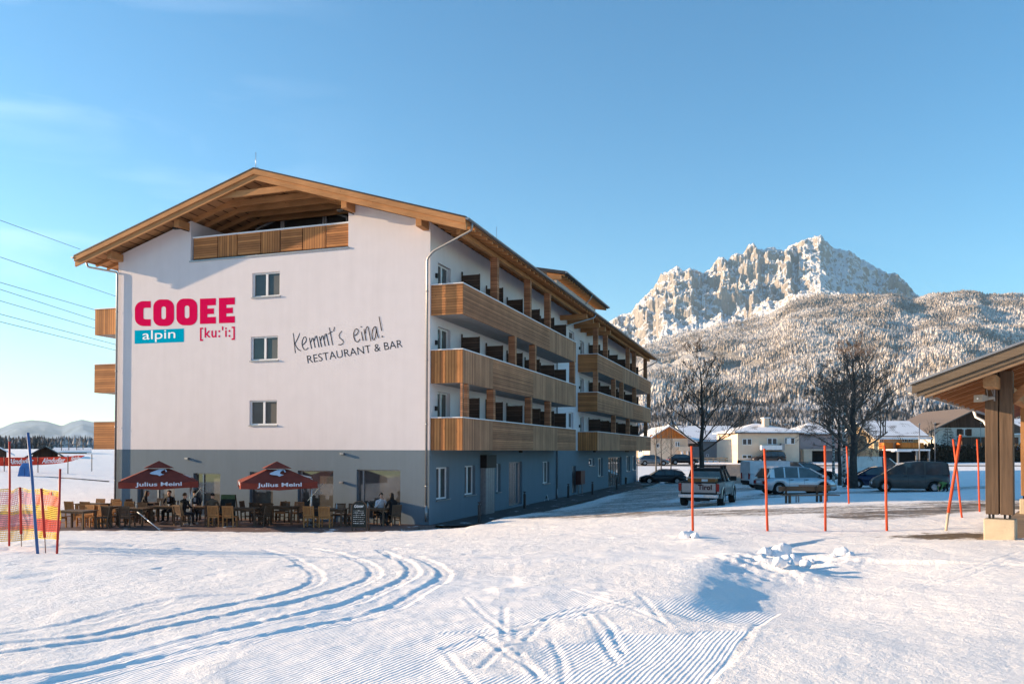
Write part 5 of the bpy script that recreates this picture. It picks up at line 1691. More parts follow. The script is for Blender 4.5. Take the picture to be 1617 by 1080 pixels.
# brown off-roader in the street beyond
p = gp(1213, 731)
M_BRN = paint('brown_car_paint', (.05, .032, .025), .3)
car('off_roader', 'dark brown off-roader in the street before the cream house', 'car', (p.x, p.y, p.z), hd(-88), M_BRN, 4.7, 1.85,
    [(-2.35, 1.0), (1.0, 1.04), (1.8, .95), (2.25, .8), (2.35, .65)], [(1.2, 1.02), (.5, 1.55), (.1, 1.68), (-1.8, 1.66), (-2.1, 1.55), (-2.3, 1.03)], 1.03, (-1.4, 1.4), .37, rails=True, pillars=[(-.2, .1), (-1.2, .1)])
for i, (px, py, c, lb, a) in enumerate([(1405, 727, (.3, .3, .32), 'silver grey car under the carport of the yellow house', 80), (1437, 728, (.02, .02, .022), 'black car at the right end of the carport', -75), (1078, 733, (.03, .03, .033), 'small dark car in the street left of the pickup', 88), (1031, 734, (.20, .2, .21), 'grey car in the street just past the hotel end', 90)]):
    p = gp(px, py)
    car('parked_car', lb, 'car', (p.x, p.y, p.z), hd(a), paint('street_car_paint_%s' % 'abcd'[i], c), 4.2, 1.75,
        [(-2.1, .80), (-1.9, .92), (.9, .93), (1.5, .84), (1.95, .70), (2.1, .56)], [(1.2, .92), (.4, 1.38), (0, 1.43), (-1.2, 1.42), (-1.95, .93)], .92, (-1.25, 1.3), .31, plate=False)

# ---- pickup
p = gp(1113, 799)
pk = empty('pickup_truck', (p.x + .55, p.y + 1.5, p.z), hd(24)); tag(pk, 'silver pickup truck seen from behind with blackletter writing on its tailgate', 'pickup truck')
M_SILV = paint('pickup_silver', (.26, .25, .25), .5, .45)
Lp, Wp = 5.1, 1.82; hw_ = Wp / 2
def pbox(nm, b6, m, bev=.02): g = MB(); g.box(*b6); return g.build(nm, m, pk, bevel=bev)
# bed walls and floor
pbox('bed_side', (-2.5, hw_ - .10, .62, -.75, hw_, 1.12), M_SILV); pbox('bed_side', (-2.5, -hw_, .62, -.75, -hw_ + .10, 1.12), M_SILV)
pbox('bed_floor', (-2.46, -hw_ + .1, .60, -.75, hw_ - .1, .68), M_TRIM)
pbox('bed_cap_rail', (-2.52, hw_ - .11, 1.123, -.75, hw_ + .012, 1.16), M_TRIM, .008); pbox('bed_cap_rail', (-2.52, -hw_ - .012, 1.123, -.75, -hw_ + .11, 1.16), M_TRIM, .008)
tg = pbox('tailgate', (-2.56, -hw_ + .14, .66, -2.49, hw_ - .14, 1.10), M_SILV)
pbox('tailgate_cap', (-2.57, -hw_ + .13, 1.103, -2.48, hw_ - .13, 1.15), M_TRIM, .008)
g = MB(); g.box(-2.6, -.14, 1.06, -2.55, .14, 1.12); g.build('handle', M_TRIM, tg, bevel=.01)
g = MB(); add_text(g, 'Tirol', lambda a, b: (-2.575, .02 - .62 * a, .80 + .24 * b), bold=.035, spacing=1.05); g.build('lettering', mat('dark_red_lettering', (.05, .008, .01), .6), tg)
# cabin (loft along x)
g = MB(); g.smooth = True
prof = [(-.78, .45, .62), (-.78, 1.10, 1.10), (2.2, .45, .5)]
body = MB()
n = 40; xs = [-.80 + (2.56 + .80) * i / n for i in range(n + 1)]
tl = [(-.8, 1.12), (1.0, 1.12), (1.35, 1.12), (2.2, 1.04), (2.45, .95), (2.56, .80)]
rings = []
for x in xs:
    zt = interp(tl, x); wv = hw_ * (1 - .14 * max(0, (x - 2.1) / .46) ** 2); zz = .50
    if abs(x - 1.62) < .47: zz = max(zz, math.sqrt(.47 ** 2 - (x - 1.62) ** 2) + .38)
    rings.append([(x, wv, zz), (x, wv + .01, (zz + zt) / 2), (x, wv - .02, zt - .05), (x, wv - .1, zt), (x, 0, zt + .02)])
body.smooth = True
for i in range(n):
    for s in (1, -1):
        A = [(q[0], q[1] * s, q[2]) for q in rings[i]]; B = [(q[0], q[1] * s, q[2]) for q in rings[i + 1]]
        for k in range(4): body.face([A[k], A[k + 1], B[k + 1], B[k]])
for rg in (rings[0], rings[-1]): body.face([q for q in rg] + [(q[0], -q[1], q[2]) for q in rg[::-1]])
body.build('cab_body', M_SILV, pk)
gh = MB(); out = [(1.45, 1.10), (.75, 1.62), (.45, 1.68), (-.55, 1.68), (-.72, 1.60), (-.80, 1.12)]
def hz(z): return (hw_ - .08) - .16 * (z - 1.1) / .58
Lf = [(x, hz(z), z) for x, z in out]; Rt = [(x, -hz(z), z) for x, z in out]
gh.face(Lf); gh.face(Rt[::-1])
for i in range(5): gh.face([Lf[i], Lf[i + 1], Rt[i + 1], Rt[i]])
gh.build('cab_windows', M_CGLASS, pk)
pl = MB()
pl.hexa([(.8, -.70, 1.655), (.8, .70, 1.655), (-.74, .72, 1.655), (-.74, -.72, 1.655)], [(.7, -.66, 1.74), (.7, .66, 1.74), (-.70, .68, 1.74), (-.70, -.68, 1.74)])
for s in (1, -1):
    for a, b_ in (((-.80, 1.12), (-.72, 1.66)), ((1.45, 1.10), (.75, 1.65)), ((.15, 1.1), (.12, 1.68))):
        pl.bar((a[0], s * (hz(a[1]) + .01), a[1]), (b_[0], s * (hz(b_[1]) + .005), b_[1]), .07, .09)
pl.build('cab_roof', M_TRIM, pk)
g = MB()
for x in (-.45, .35):
    g.box(x - .03, -.72, 1.80, x + .03, .72, 1.85)
    for s in (-1, 1): g.box(x - .05, s * .70 - .07, 1.70, x + .05, s * .70 + .07, 1.88)
g.build('roof_rack', M_TRIM, pk)
pbox('rear_bumper', (-2.72, -hw_ + .02, .44, -2.44, hw_ - .02, .60), mat('chrome_bumper', (.5, .5, .5), .3, metal=.8))
pbox('tow_bar', (-2.62, -.5, .30, -2.44, .5, .438), M_TRIM)
for s in (1, -1):
    pbox('tail_light', (-2.545, s * (hw_ - .125), .74, -2.44, s * (hw_ + .008), 1.08), M_RED, .01)
    pbox('reflector', (-2.74, s * (hw_ - .22), .46, -2.722, s * (hw_ - .10), .57), M_LAMP, .004)
    pbox('mirror', (.95, s * (hw_ - .04), 1.12, 1.10, s * (hw_ + .24), 1.34), M_TRIM)
    g = MB()
    for wx in (-1.55, 1.62):                                     # flared arches
        pr = []
        for k in range(13):
            a = math.pi * k / 12; pr.append((wx + .46 * math.cos(a), .40 + .46 * math.sin(a)))
        for k in range(12):
            (xa, za), (xb, zb2) = pr[k], pr[k + 1]
            g.hexa([(xa, s * (hw_ - .06), za), (xb, s * (hw_ - .06), zb2), (xb, s * (hw_ + .07), zb2), (xa, s * (hw_ + .07), za)],
                   [(wx + (xa - wx) * 1.16, s * (hw_ - .06), .40 + (za - .40) * 1.16), (wx + (xb - wx) * 1.16, s * (hw_ - .06), .40 + (zb2 - .40) * 1.16), (wx + (xb - wx) * 1.16, s * (hw_ + .05), .40 + (zb2 - .40) * 1.16), (wx + (xa - wx) * 1.16, s * (hw_ + .05), .40 + (za - .40) * 1.16)])
    g.build('wheel_flare', M_SILV, pk)
    for wx in (-1.55, 1.62): wheel(pk, wx, s * (hw_ - .06), .385, .27, s)
pbox('chassis', (-2.3, -.62, .34, 2.3, .62, .62), M_TRIM)
pbox('number_plate', (-2.735, -.26, .47, -2.722, .26, .58), M_PLATE, .003)
cg = empty('crate_load'); cg.location = (p.x + .55, p.y + 1.5, p.z + .685); cg.rotation_euler = (0, 0, hd(24))
tag(cg, 'orange brown crate with a white label lying in the pickup bed', 'crate')
g = MB(); g.box(-1.9, -.62, 0, -1.1, .62, .62); g.build('box', mat('orange_brown_board', (.30, .13, .045), .7), cg, bevel=.01)
g = MB(); g.box(-1.93, -.68, .60, -1.07, .68, .66); g.build('lid', mat('beige_lid', (.35, .33, .29), .6), cg)
g = MB(); g.box(-1.912, -.30, .47, -1.905, -.02, .58); g.build('label', M_PLATE, cg)
# ================================================================ poles, net, shelter, bench, snow lumps
M_ORP = mat('orange_red_pole', (.62, .085, .03), .45, var=.1, scale=3)
M_REDP = mat('red_pole', (.42, .03, .025), .5, var=.12, scale=3)
M_BLUEP = mat('blue_pole', (.045, .12, .30), .5, var=.2, scale=3)
M_PALE = mat('bare_pole_tip', (.45, .37, .28), .8)
def pole(name, bx, by, tx_, ty_, r, m, label, group, Y=None, tip=None, dz=0.0, cat='pole'):
    b = gp(bx, by) if Y is None else None
    if b is None:
        b = atY(bx, by, Y)
    t = atY(tx_, ty_, b.y + dz)
    g = MB()
    if tip:
        g.m(m); mid = b.lerp(t, tip); g.tube([mid, t], r, 8); g.m(M_PALE); g.tube([b - Vector((0, 0, .1)), mid], r * .92, 8)
    else: g.tube([b - (t - b).normalized() * .12, b.lerp(t, .3), b.lerp(t, .6) + Vector((r * .4, 0, 0)), t], [r, r, r * .97, r * .92], 8)
    g.tube([t, t + (t - b).normalized() * .012], r * 1.02, 8)
    o = g.build(name, m); tag(o, label, cat, group); return o
GPN = 'orange marker poles round the parking area'
pole('marker_pole', 1094, 838, 1092, 705, .034, M_ORP, 'orange red marker pole standing in front of the pickup', GPN)
pole('marker_pole', 1212, 838, 1207, 709, .034, M_ORP, 'orange red marker pole in front of the silver people carrier', GPN)
pole('marker_pole', 1303.5, 838, 1302.5, 704, .034, M_ORP, 'orange red marker pole in front of the birch trunks', GPN)
pole('marker_pole', 1400.5, 838, 1396.5, 704, .034, M_ORP, 'orange red marker pole in front of the grey family van', GPN)
pole('marker_pole', 1340.5, 795, 1337, 705, .034, M_ORP, 'shorter looking orange pole farther back, left of the thick trunk', GPN)
pole('marker_pole', 1493, 838, 1517, 687, .036, M_ORP, 'orange pole with a bare pale foot, leaning to the right across another', GPN, tip=.19)
pole('marker_pole', 1519, 818, 1505, 694, .030, M_ORP, 'orange pole leaning to the left behind the crossing one', GPN)
pole('marker_pole', 1547, 808, 1543, 694, .028, M_ORP, 'upright orange pole just left of the timber shelter', GPN)
# net fence at the left
Yn = 15.2
pole('fence_pole', 14.5, 864, 15, 698, .024, M_REDP, 'tall red pole at the left edge, in front of the net', 'poles at the net fence')
pole('fence_pole', 90, 874, 95, 741, .024, M_REDP, 'red pole at the right end of the net', 'poles at the net fence')
pole('slalom_pole', 59.5, 874, 44, 684, .030, M_BLUEP, 'blue grey pole leaning to the left through the net', 'poles at the net fence')
def netpost(bx, by, tx_, ty_, split, label):
    b = gp(bx, by); t = atY(tx_, ty_, b.y); m_ = b.lerp(t, split)
    g = MB(); g.m(M_REDP); g.tube([m_, t], .028, 8); g.m(mat('rust_spike', (.12, .05, .04), .6)); g.tube([b - Vector((0, 0, .1)), m_], .009, 6)
    o = g.build('net_post', None); tag(o, label, 'post', 'padded net posts'); return b
netpost(34, 864, 31.5, 769, .22, 'padded dark red net post, left of the blue pole')
netpost(72.5, 873, 65, 771, .24, 'padded dark red net post, right of the blue pole')
M_NY = mat('yellow_net', (.72, .46, .05), .7, var=.1); M_NO = mat('orange_net', (.70, .20, .10), .7, var=.1); M_NR = mat('red_net', (.60, .05, .035), .7, var=.1); M_NP = mat('pink_net', (.62, .22, .26), .7)
net = MB()
b0 = gp(-40, 862); b1 = gp(34, 862); b2 = gp(91, 868)
def netY(px): return b1.y + (b2.y - b1.y) * (px - 34) / 57.0 if px > 34 else b1.y + (b0.y - b1.y) * (34 - px) / 74.0
def toprow(px): return interp([(-40, 776), (12, 772), (18, 776), (31, 770), (45, 774), (66, 772), (95, 777)], px)
def botrow(px): return interp([(-40, 856), (30, 853), (60, 849), (93, 851)], px)
ncols, nrows = 70, 26
pxs = [-40 + 134.5 * i / ncols for i in range(ncols + 1)]
def npnt(i, j):
    px = pxs[i]; t = j / nrows
    py = toprow(px) + (botrow(px) - toprow(px)) * t
    q = atY(px, py, netY(px)); q.y += .04 * math.sin(i * .5 + j * .3); return q
def bandmat(i, t):
    fresh = pxs[i] > 56
    if fresh:
        return M_NY if t < .10 else M_NO if t < .32 else M_NY if t < .60 else M_NR if t < .86 else M_NY
    return M_NY if t < .05 else M_NP if t < .30 else M_NY if t < .50 else M_NP if t < .72 else M_NO if t < .80 else M_NY
net.smooth = False
for j in range(nrows + 1):
    for i in range(ncols):
        t = j / nrows; m = bandmat(i, t); net.m(m)
        a = npnt(i, j); b = npnt(i + 1, j)
        thick = .0075 if (pxs[i] < 56) else .010
        if j in (0, 3, nrows): thick = max(thick, .010)
        net.face([a + Vector((0, 0, thick)), b + Vector((0, 0, thick)), b - Vector((0, 0, thick)), a - Vector((0, 0, thick))])
for i in range(ncols + 1):
    for j in range(nrows):
        t = (j + .5) / nrows; m = bandmat(min(i, ncols - 1), t); net.m(m)
        a = npnt(i, j); b = npnt(i, j + 1); th = .005 if pxs[i] < 56 else .008
        net.face([a + Vector((th, .002, 0)), b + Vector((th, .002, 0)), b - Vector((th, -.002, 0)), a - Vector((th, -.002, 0))])
o = net.build('safety_net', None, fixn=False); tag(o, 'yellow, orange and red safety net strung between poles at the left edge', 'net')
g = MB(); a = atY(69, 775, netY(66) - .04); b = atY(81, 777, netY(80) - .04); c = atY(81, 782, netY(80) - .04); d = atY(69, 780, netY(69) - .04)
g.prism([a, b, c, d], (0, .02, 0)); o = g.build('net_sleeve', M_REDP); tag(o, 'dark red sleeve clipped on the net top right of the blue pole', 'sleeve')

# ---- red banner in the distance
M_BAN = mat('red_banner', (.62, .045, .02), .7, var=.08)
bn = empty('banner', (0, 0, 0)); tag(bn, 'long red advertising banner with white script stretched over the snow', 'banner')
bp_ = gp(60, 746); YB = bp_.y
g = MB()
tops = [(-60, 722), (60, 722), (107, 721), (120, 719), (134, 719)]; bots = [(-60, 736), (30, 735.5), (60, 734), (85, 732.5), (107, 729.5), (120, 726), (134, 719.6)]
px_ = list(np.linspace(-60, 134, 50)); col = []
for q in px_:
    yy = YB - 1.0 * max(0, (q - 60) / 74)
    col.append((atY(q, interp(tops, q), yy), atY(q, interp(bots, q), yy)))
for a, b in zip(col[:-1], col[1:]): g.face([a[0], b[0], b[1], a[1]])
g.build('cloth', M_BAN, bn, fixn=False)
for (x0, x1, y0, y1, rise) in ((-42, -5, 724, 733, 0), (13, 53, 724, 733, 1.0), (66, 103, 723.2, 731.5, 1.2), (112, 127, 720.5, 727, 1.0)):
    g = MB()
    add_text(g, 'Almdudler', lambda a, b: atY(x0 + (x1 - x0) * a, y1 - (y1 - y0) * b - rise * a, YB - 1.0 * max(0, (x0 + (x1 - x0) * a - 60) / 74) - .12), shear=.35, bold=.02)
    g.build('lettering', M_SIGNW, bn, fixn=False)
for k, (q, yb) in enumerate(((6.7, 747), (60, 746), (107.3, 743), (145, 739), (-30, 748))):
    g = MB(); b = atY(q, yb, YB - .2 - .8 * max(0, (q - 60) / 74)); t = atY(q, interp(tops, min(q, 134)) - 2, b.y)
    g.tube([b - Vector((0, 0, .3)), t], .04, 6); o = g.build('banner_post', M_BOL, bn)
# blue pop-up cover
b = gp(39, 752)
bt = empty('blue_cover', (b.x, b.y, b.z - .05)); tag(bt, 'blue padded cover standing on the snow below the red banner', 'cover')
M_BLU = mat('blue_tarp', (.05, .16, .42), .6, var=.15, scale=2)
sc_ = b.y / FPX
g = MB(); g.hexa([(-9 * sc_, -.3, 0), (8 * sc_, -.3, 0), (8 * sc_, .5, 0), (-9 * sc_, .5, 0)], [(-7 * sc_, -.2, 15 * sc_), (6.5 * sc_, -.2, 15 * sc_), (6.5 * sc_, .4, 15 * sc_), (-7 * sc_, .4, 15 * sc_)])
g.hexa([(-7 * sc_, -.2, 15.02 * sc_), (6.5 * sc_, -.2, 15.02 * sc_), (6.5 * sc_, .4, 15.02 * sc_), (-7 * sc_, .4, 15.02 * sc_)], [(-3.5 * sc_, -.1, 22 * sc_), (4 * sc_, -.1, 22 * sc_), (4 * sc_, .3, 22 * sc_), (-3.5 * sc_, .3, 22 * sc_)])
g.build('hood', M_BLU, bt, bevel=.05)
g = MB(); add_text(g, 'ski', lambda a, b_: (-4 * sc_ + 6 * sc_ * a, -.285, 10 * sc_ + 3 * sc_ * b_), shear=.3) if False else g.box(2.5 * sc_, -.31, 0, 3.0 * sc_, -.29, 14 * sc_)
g.build('seam', mat('dark_blue_piping', (.02, .05, .2), .6), bt)
g = MB(); a = atY(52, 751.5, b.y + 1); c = atY(172, 760, b.y - 3); g.tube([a, a.lerp(c, .5) + Vector((0, 0, .03)), c], .05, 6)
o = g.build('hose', M_BLACK); tag(o, 'dark hose lying across the snow right of the blue cover', 'hose')

# ---- timber shelter at the right: its frame is turned 37 degrees, gable side facing us
M_OLDW = woodmat('grey_weathered_post', (.15, .10, .068), (.06, .042, .03), 'z', fine=22)
M_OLDX = woodmat('grey_weathered_beam', (.24, .165, .11), (.11, .075, .05), 'x', fine=22)
M_OLDF = woodmat('grey_fascia', (.15, .118, .088), (.07, .055, .042), 'x', fine=22)
M_ORW = woodmat('golden_post', (.38, .21, .10), (.20, .105, .05), 'z', fine=20)
M_ORX = woodmat('golden_beam', (.34, .16, .07), (.19, .085, .04), 'x', fine=20)
M_REDSOF = woodmat('red_brown_soffit', (.36, .13, .05), (.19, .065, .028), 'v', .14)
M_CONC = mat('cream_concrete', (.48, .40, .29), .9, var=.1, scale=4, bump=.004, bscale=30)
M_SLABC = mat('wet_concrete_floor', (.26, .19, .13), .75, var=.2, scale=1.2)
SA = R(36.5)
s0 = gp(1553, 852)
sh = empty('timber_shelter', (s0.x, s0.y, s0.z), -SA); tag(sh, 'open timber shelter with double posts on cream concrete blocks and an overhanging roof', 'shelter')
cS, sS = math.cos(SA), math.sin(SA)
XSv = Vector((cS, -sS, 0)); YSv = Vector((sS, cS, 0))
def w2s(p): d_ = p - s0; return (d_.dot(XSv), d_.dot(YSv), d_.z)
def sfront(px, py, yl=0.0):
    q = w2s(atplane(px, py, s0 + YSv * yl, YSv)); return q[0], q[2]
def sleft(px, py, xl=0.0):
    q = w2s(atplane(px, py, s0 + XSv * xl, XSv)); return q[1], q[2]
zt0 = sfront(1570, 588, .1)[1]; zf1 = sfront(1578, 820)[1]; zp1 = sfront(1578, 813)[1]
xr1 = sfront(1603, 830)[0]
def sbox(nm, b6, m, bev=.012): g = MB(); g.box(*b6); return g.build(nm, m, sh, bevel=bev)
def postpair(y, mt):
    sbox('footing', (0, y, -.3, xr1, y + .48, zf1), M_CONC, .02)
    w_ = (xr1 - .08) / 2
    for k in range(2):
        x0 = .03 + k * (w_ + .02)
        sbox('post', (x0, y + .08, zp1, x0 + w_, y + .38, zt0 + .02), mt)
    for fx in (.13, .25, .62, .78):
        sbox('post_bracket', (xr1 * fx, y + .16, zf1 - .01, xr1 * fx + .03, y + .3, zp1), M_BLACK, 0)
y2 = w2s(gp(1594, 822))[1]
postpair(0, M_OLDW); postpair(y2, M_ORW); postpair(2 * y2, M_ORW)
for y in (y2 * .06, y2, y2 * 2):
    sbox('post', (3.6, y + .08, 0, 3.86, y + .38, zt0 + 1.3), M_ORW)
sbox('floor_slab', (-.12, -.12, -.35, 6.5, 2 * y2 + 1.2, 0.0), M_SLABC, 0)
for k in range(1, 5): sbox('floor_joint', (-.1 + k * 1.1, -.1, .001, -.085 + k * 1.1, 2 * y2 + 1.1, .005), M_BLACK, 0)
sbox('slab_edge', (-.12, -.20, -.35, 6.5, -.125, -.02), M_CONC, 0)
YF = -1.0
A = Vector(w2s(atplane(1440, 606, s0 + YSv * YF, YSv)))
B = Vector(w2s(atplane(1617, 540, s0 + YSv * YF, YSv)))
sl_ = (B.z - A.z) / (B.x - A.x)
RT = lambda x, o: A.z + sl_ * (x - A.x) - o
YB2 = 2 * y2 + 1.4
def slab(m, nm, o0, o1, x0, x1, ya, yb):
    g = MB(); g.hexa([(x0, ya, RT(x0, o1)), (x1, ya, RT(x1, o1)), (x1, yb, RT(x1, o1)), (x0, yb, RT(x0, o1))], [(x0, ya, RT(x0, o0)), (x1, ya, RT(x1, o0)), (x1, yb, RT(x1, o0)), (x0, yb, RT(x0, o0))]); return g.build(nm, m, sh)
XE = A.x; XR2 = A.x + 5.2
slab(M_GREYMETAL, 'roof_sheet', -.03, .012, XE - .03, XR2, YF - .04, YB2)
slab(M_OLDF, 'fascia', .014, .20, XE, XR2, YF, YF + .05)
slab(M_OLDF, 'fascia', .20, .29, XE + .08, XR2, YF + .04, YF + .10)
slab(M_OLDX, 'fascia', .29, .37, XE + .22, XR2, YF + .07, YF + .16)
slab(M_REDSOF, 'roof_boarding', .014, .12, XE + .02, XR2, YF + .17, YB2 - .02)
for k in range(9):
    y = YF + .5 + k * .95
    if y > YB2 - .2: break
    g = MB(); x0, x1 = XE + .15, XR2
    g.hexa([(x0, y, RT(x0, .26)), (x1, y, RT(x1, .32)), (x1, y + .12, RT(x1, .32)), (x0, y + .12, RT(x0, .26))], [(x0, y, RT(x0, .122)), (x1, y, RT(x1, .122)), (x1, y + .12, RT(x1, .122)), (x0, y + .12, RT(x0, .122))]); g.build('rafter', M_ORX, sh)
sbox('purlin', (.08, YF + .3, RT(.2, .34) - .24, .30, YB2 - .2, RT(.2, .34)), woodmat('golden_purlin', (.45, .25, .12), (.26, .14, .07), 'y', fine=20))
sbox('purlin', (3.58, YF + .3, RT(3.7, .34) - .3, 3.84, YB2 - .2, RT(3.7, .34)), MATS['golden_purlin'])
for y in (.10, y2 + .10):
    g = MB(); g.bar((.32, y + .12, zt0 - .75), (1.25, y + .12, RT(1.25, .36)), .12, .14); g.build('brace', M_ORX, sh)
g = MB(); g.tube([(XE - .05, YF + .1, RT(XE, .10)), (XE - .05, YB2, RT(XE, .10))], .065, 8); g.build('gutter', M_GREYMETAL, sh)
g = MB(); yd = y2 + .2
g.tube([(XE - .03, yd, RT(XE, .14)), (XE + .02, yd, RT(XE, .32)), (XE + .22, yd, RT(XE, .44)), (XE + .30, yd, RT(XE, .6)), (XE + .30, yd, .0)], .04, 8); g.build('downpipe', M_CAP, sh)
xs0, zs0 = sfront(1569, 600, .07)
sbox('post_strap', (xs0, .05, zs0 - .42, xs0 + .025, .078, zs0 - .02), M_GREYMETAL, 0)
# loudspeaker on the post
q = sfront(1552, 628, -.08)
sp = empty('loudspeaker', tuple(s0 + XSv * q[0] + YSv * -.10 + Vector((0, 0, q[1]))), -SA); tag(sp, 'grey horn loudspeaker bracketed to the left shelter post', 'loudspeaker')
M_SPK = mat('beige_grey_plastic', (.30, .28, .25), .5)
g = MB(); g.hexa([(-.16, -.02, -.09), (.02, -.14, -.09), (.02, -.14, .06), (-.16, -.02, .06)], [(-.06, .10, -.05), (.10, .0, -.05), (.10, .0, .03), (-.06, .10, .03)]); g.build('horn', M_SPK, sp, bevel=.01)
g = MB(); g.tube([(.04, 0, -.02), (.20, .05, -.0)], .035, 10); g.build('driver', M_SPK, sp)
g = MB(); g.tube([(.09, 0, .0), (.07, .0, .16), (.14, .02, .2), (.18, .1, .02)], .008, 6); g.build('bracket', M_GREYMETAL, sp)
g = MB(); g.tube([(-.075, -.10, -.02), (-.08, -.11, -.02)], .018, 8); g.build('nozzle', M_SIGNW, sp)

# ---- bench in front of the silver car
p = gp(1279, 793)
be = empty('park_bench', (p.x, p.y, p.z), R(3)); tag(be, 'long grey wooden bench with a plank backrest standing in the snow', 'bench')
S3 = p.y / FPX
g = MB(); g.box(-46 * S3, .28, 17 * S3, 38 * S3, .33, 24.5 * S3); g.build('backrest', M_OLDX, be)
g = MB(); g.box(-14 * S3, .22, 25 * S3, 46 * S3, .27, 27 * S3); g.build('backrest', M_OLDX, be)
g = MB(); g.box(-46 * S3, -.25, 11 * S3, 44 * S3, .15, 12.5 * S3); g.build('seat', M_OLDX, be)
for x in (-35, 15): 
    g = MB(); g.box(x * S3 - .04, -.2, -.1, x * S3 + .04, -.1, 10.98 * S3); g.build('leg', M_OLDW, be)
    g = MB(); g.box(x * S3 - .03, .18, -.1, x * S3 + .03, .275, 24 * S3); g.build('leg', M_OLDW, be)
for x in (-14, -10, 33, 37):
    g = MB(); g.box(x * S3 - .02, .5, -.1, x * S3 + .02, .55, 11 * S3); g.build('leg', M_GREYMETAL, be)

# ---- loose snow lumps
M_LUMP = mat('snow_lump', (.82, .83, .86), .65, var=.03, bump=.02, bscale=18)
LU = [(1083, 848, .13), (1091, 847, .12), (1098, 849, .10), (1207, 878, .14), (1199, 884, .09), (1222, 883, .13), (1238, 880, .20), (1232, 891, .11), (1243, 893, .13), (1256, 889, .12), (1272, 894, .10), (1279, 889, .07), (1223, 900, .11), (1205, 893, .07), (1231, 904, .05), (1330, 875, .11), (1343, 877, .06), (1316, 878, .05)]
r2 = random.Random(11)
for k, (px, py, r) in enumerate(LU):
    p = gp(px, py)
    bm = bmesh.new(); bmesh.ops.create_icosphere(bm, subdivisions=3, radius=1)
    sd = k * 3.7
    for v in bm.verts:
        n_ = float(vnoise([v.co.x * 1.6 + sd + 9], [v.co.y * 1.6 + v.co.z * 1.1 + 9], k % 8)[0]) * .5 + float(vnoise([v.co.x * 5 + sd + 9], [v.co.z * 5 + v.co.y * 3 + 29], (k + 1) % 8)[0]) * .16
        v.co *= r * (.45 + 1.5 * n_); v.co.z *= .85
    me = bpy.data.meshes.new('snow_lump'); bm.to_mesh(me); bm.free(); me.materials.append(M_LUMP)
    for pl_ in me.polygons: pl_.use_smooth = True
    o = bpy.data.objects.new('snow_lump', me); COL.objects.link(o); o.location = (p.x, p.y, p.z + r * .35); o.rotation_euler = (0, 0, k)
    where = 'in the near-left cluster in front of the pickup' if px < 1110 else 'in the far right cluster below the orange poles' if px > 1300 else 'in the main pile right of the shaded bank'
    size = 'large' if r >= .13 else 'middle-sized' if r >= .1 else 'small'
    tag(o, '%s rounded lump of snow %s' % (size, where), 'snow lump', 'loose lumps of snow, %s, %s' % (size, where))
# ================================================================ bare trees
def bark(name, c): return mat(name, c, .9, var=.3, scale=5, bump=.01, bscale=15)
M_BARK = bark('dark_bark', (.065, .055, .05)); M_TWIG = bark('twig_brown', (.19, .135, .105)); M_BARK2 = bark('grey_bark', (.13, .115, .10))
def birchmat():
    m, nt, b = newmat('birch_bark'); N = nt.nodes.new; L = nt.links.new
    tc = N('ShaderNodeTexCoord'); mp = N('ShaderNodeMapping'); mp.inputs['Scale'].default_value = (3, 3, 9)
    n = N('ShaderNodeTexNoise'); n.inputs['Scale'].default_value = 1.3; n.inputs['Detail'].default_value = 5; r = N('ShaderNodeValToRGB')
    r.color_ramp.elements[0].position = .46; r.color_ramp.elements[0].color = (.04, .035, .03, 1); r.color_ramp.elements[1].position = .52; r.color_ramp.elements[1].color = (.50, .47, .43, 1)
    L(tc.outputs['Object'], mp.inputs['Vector']); L(mp.outputs['Vector'], n.inputs['Vector']); L(n.outputs['Fac'], r.inputs['Fac']); L(r.outputs['Color'], b.inputs['Base Color']); b.inputs['Roughness'].default_value = .8
    return m
M_BIRCH = birchmat()
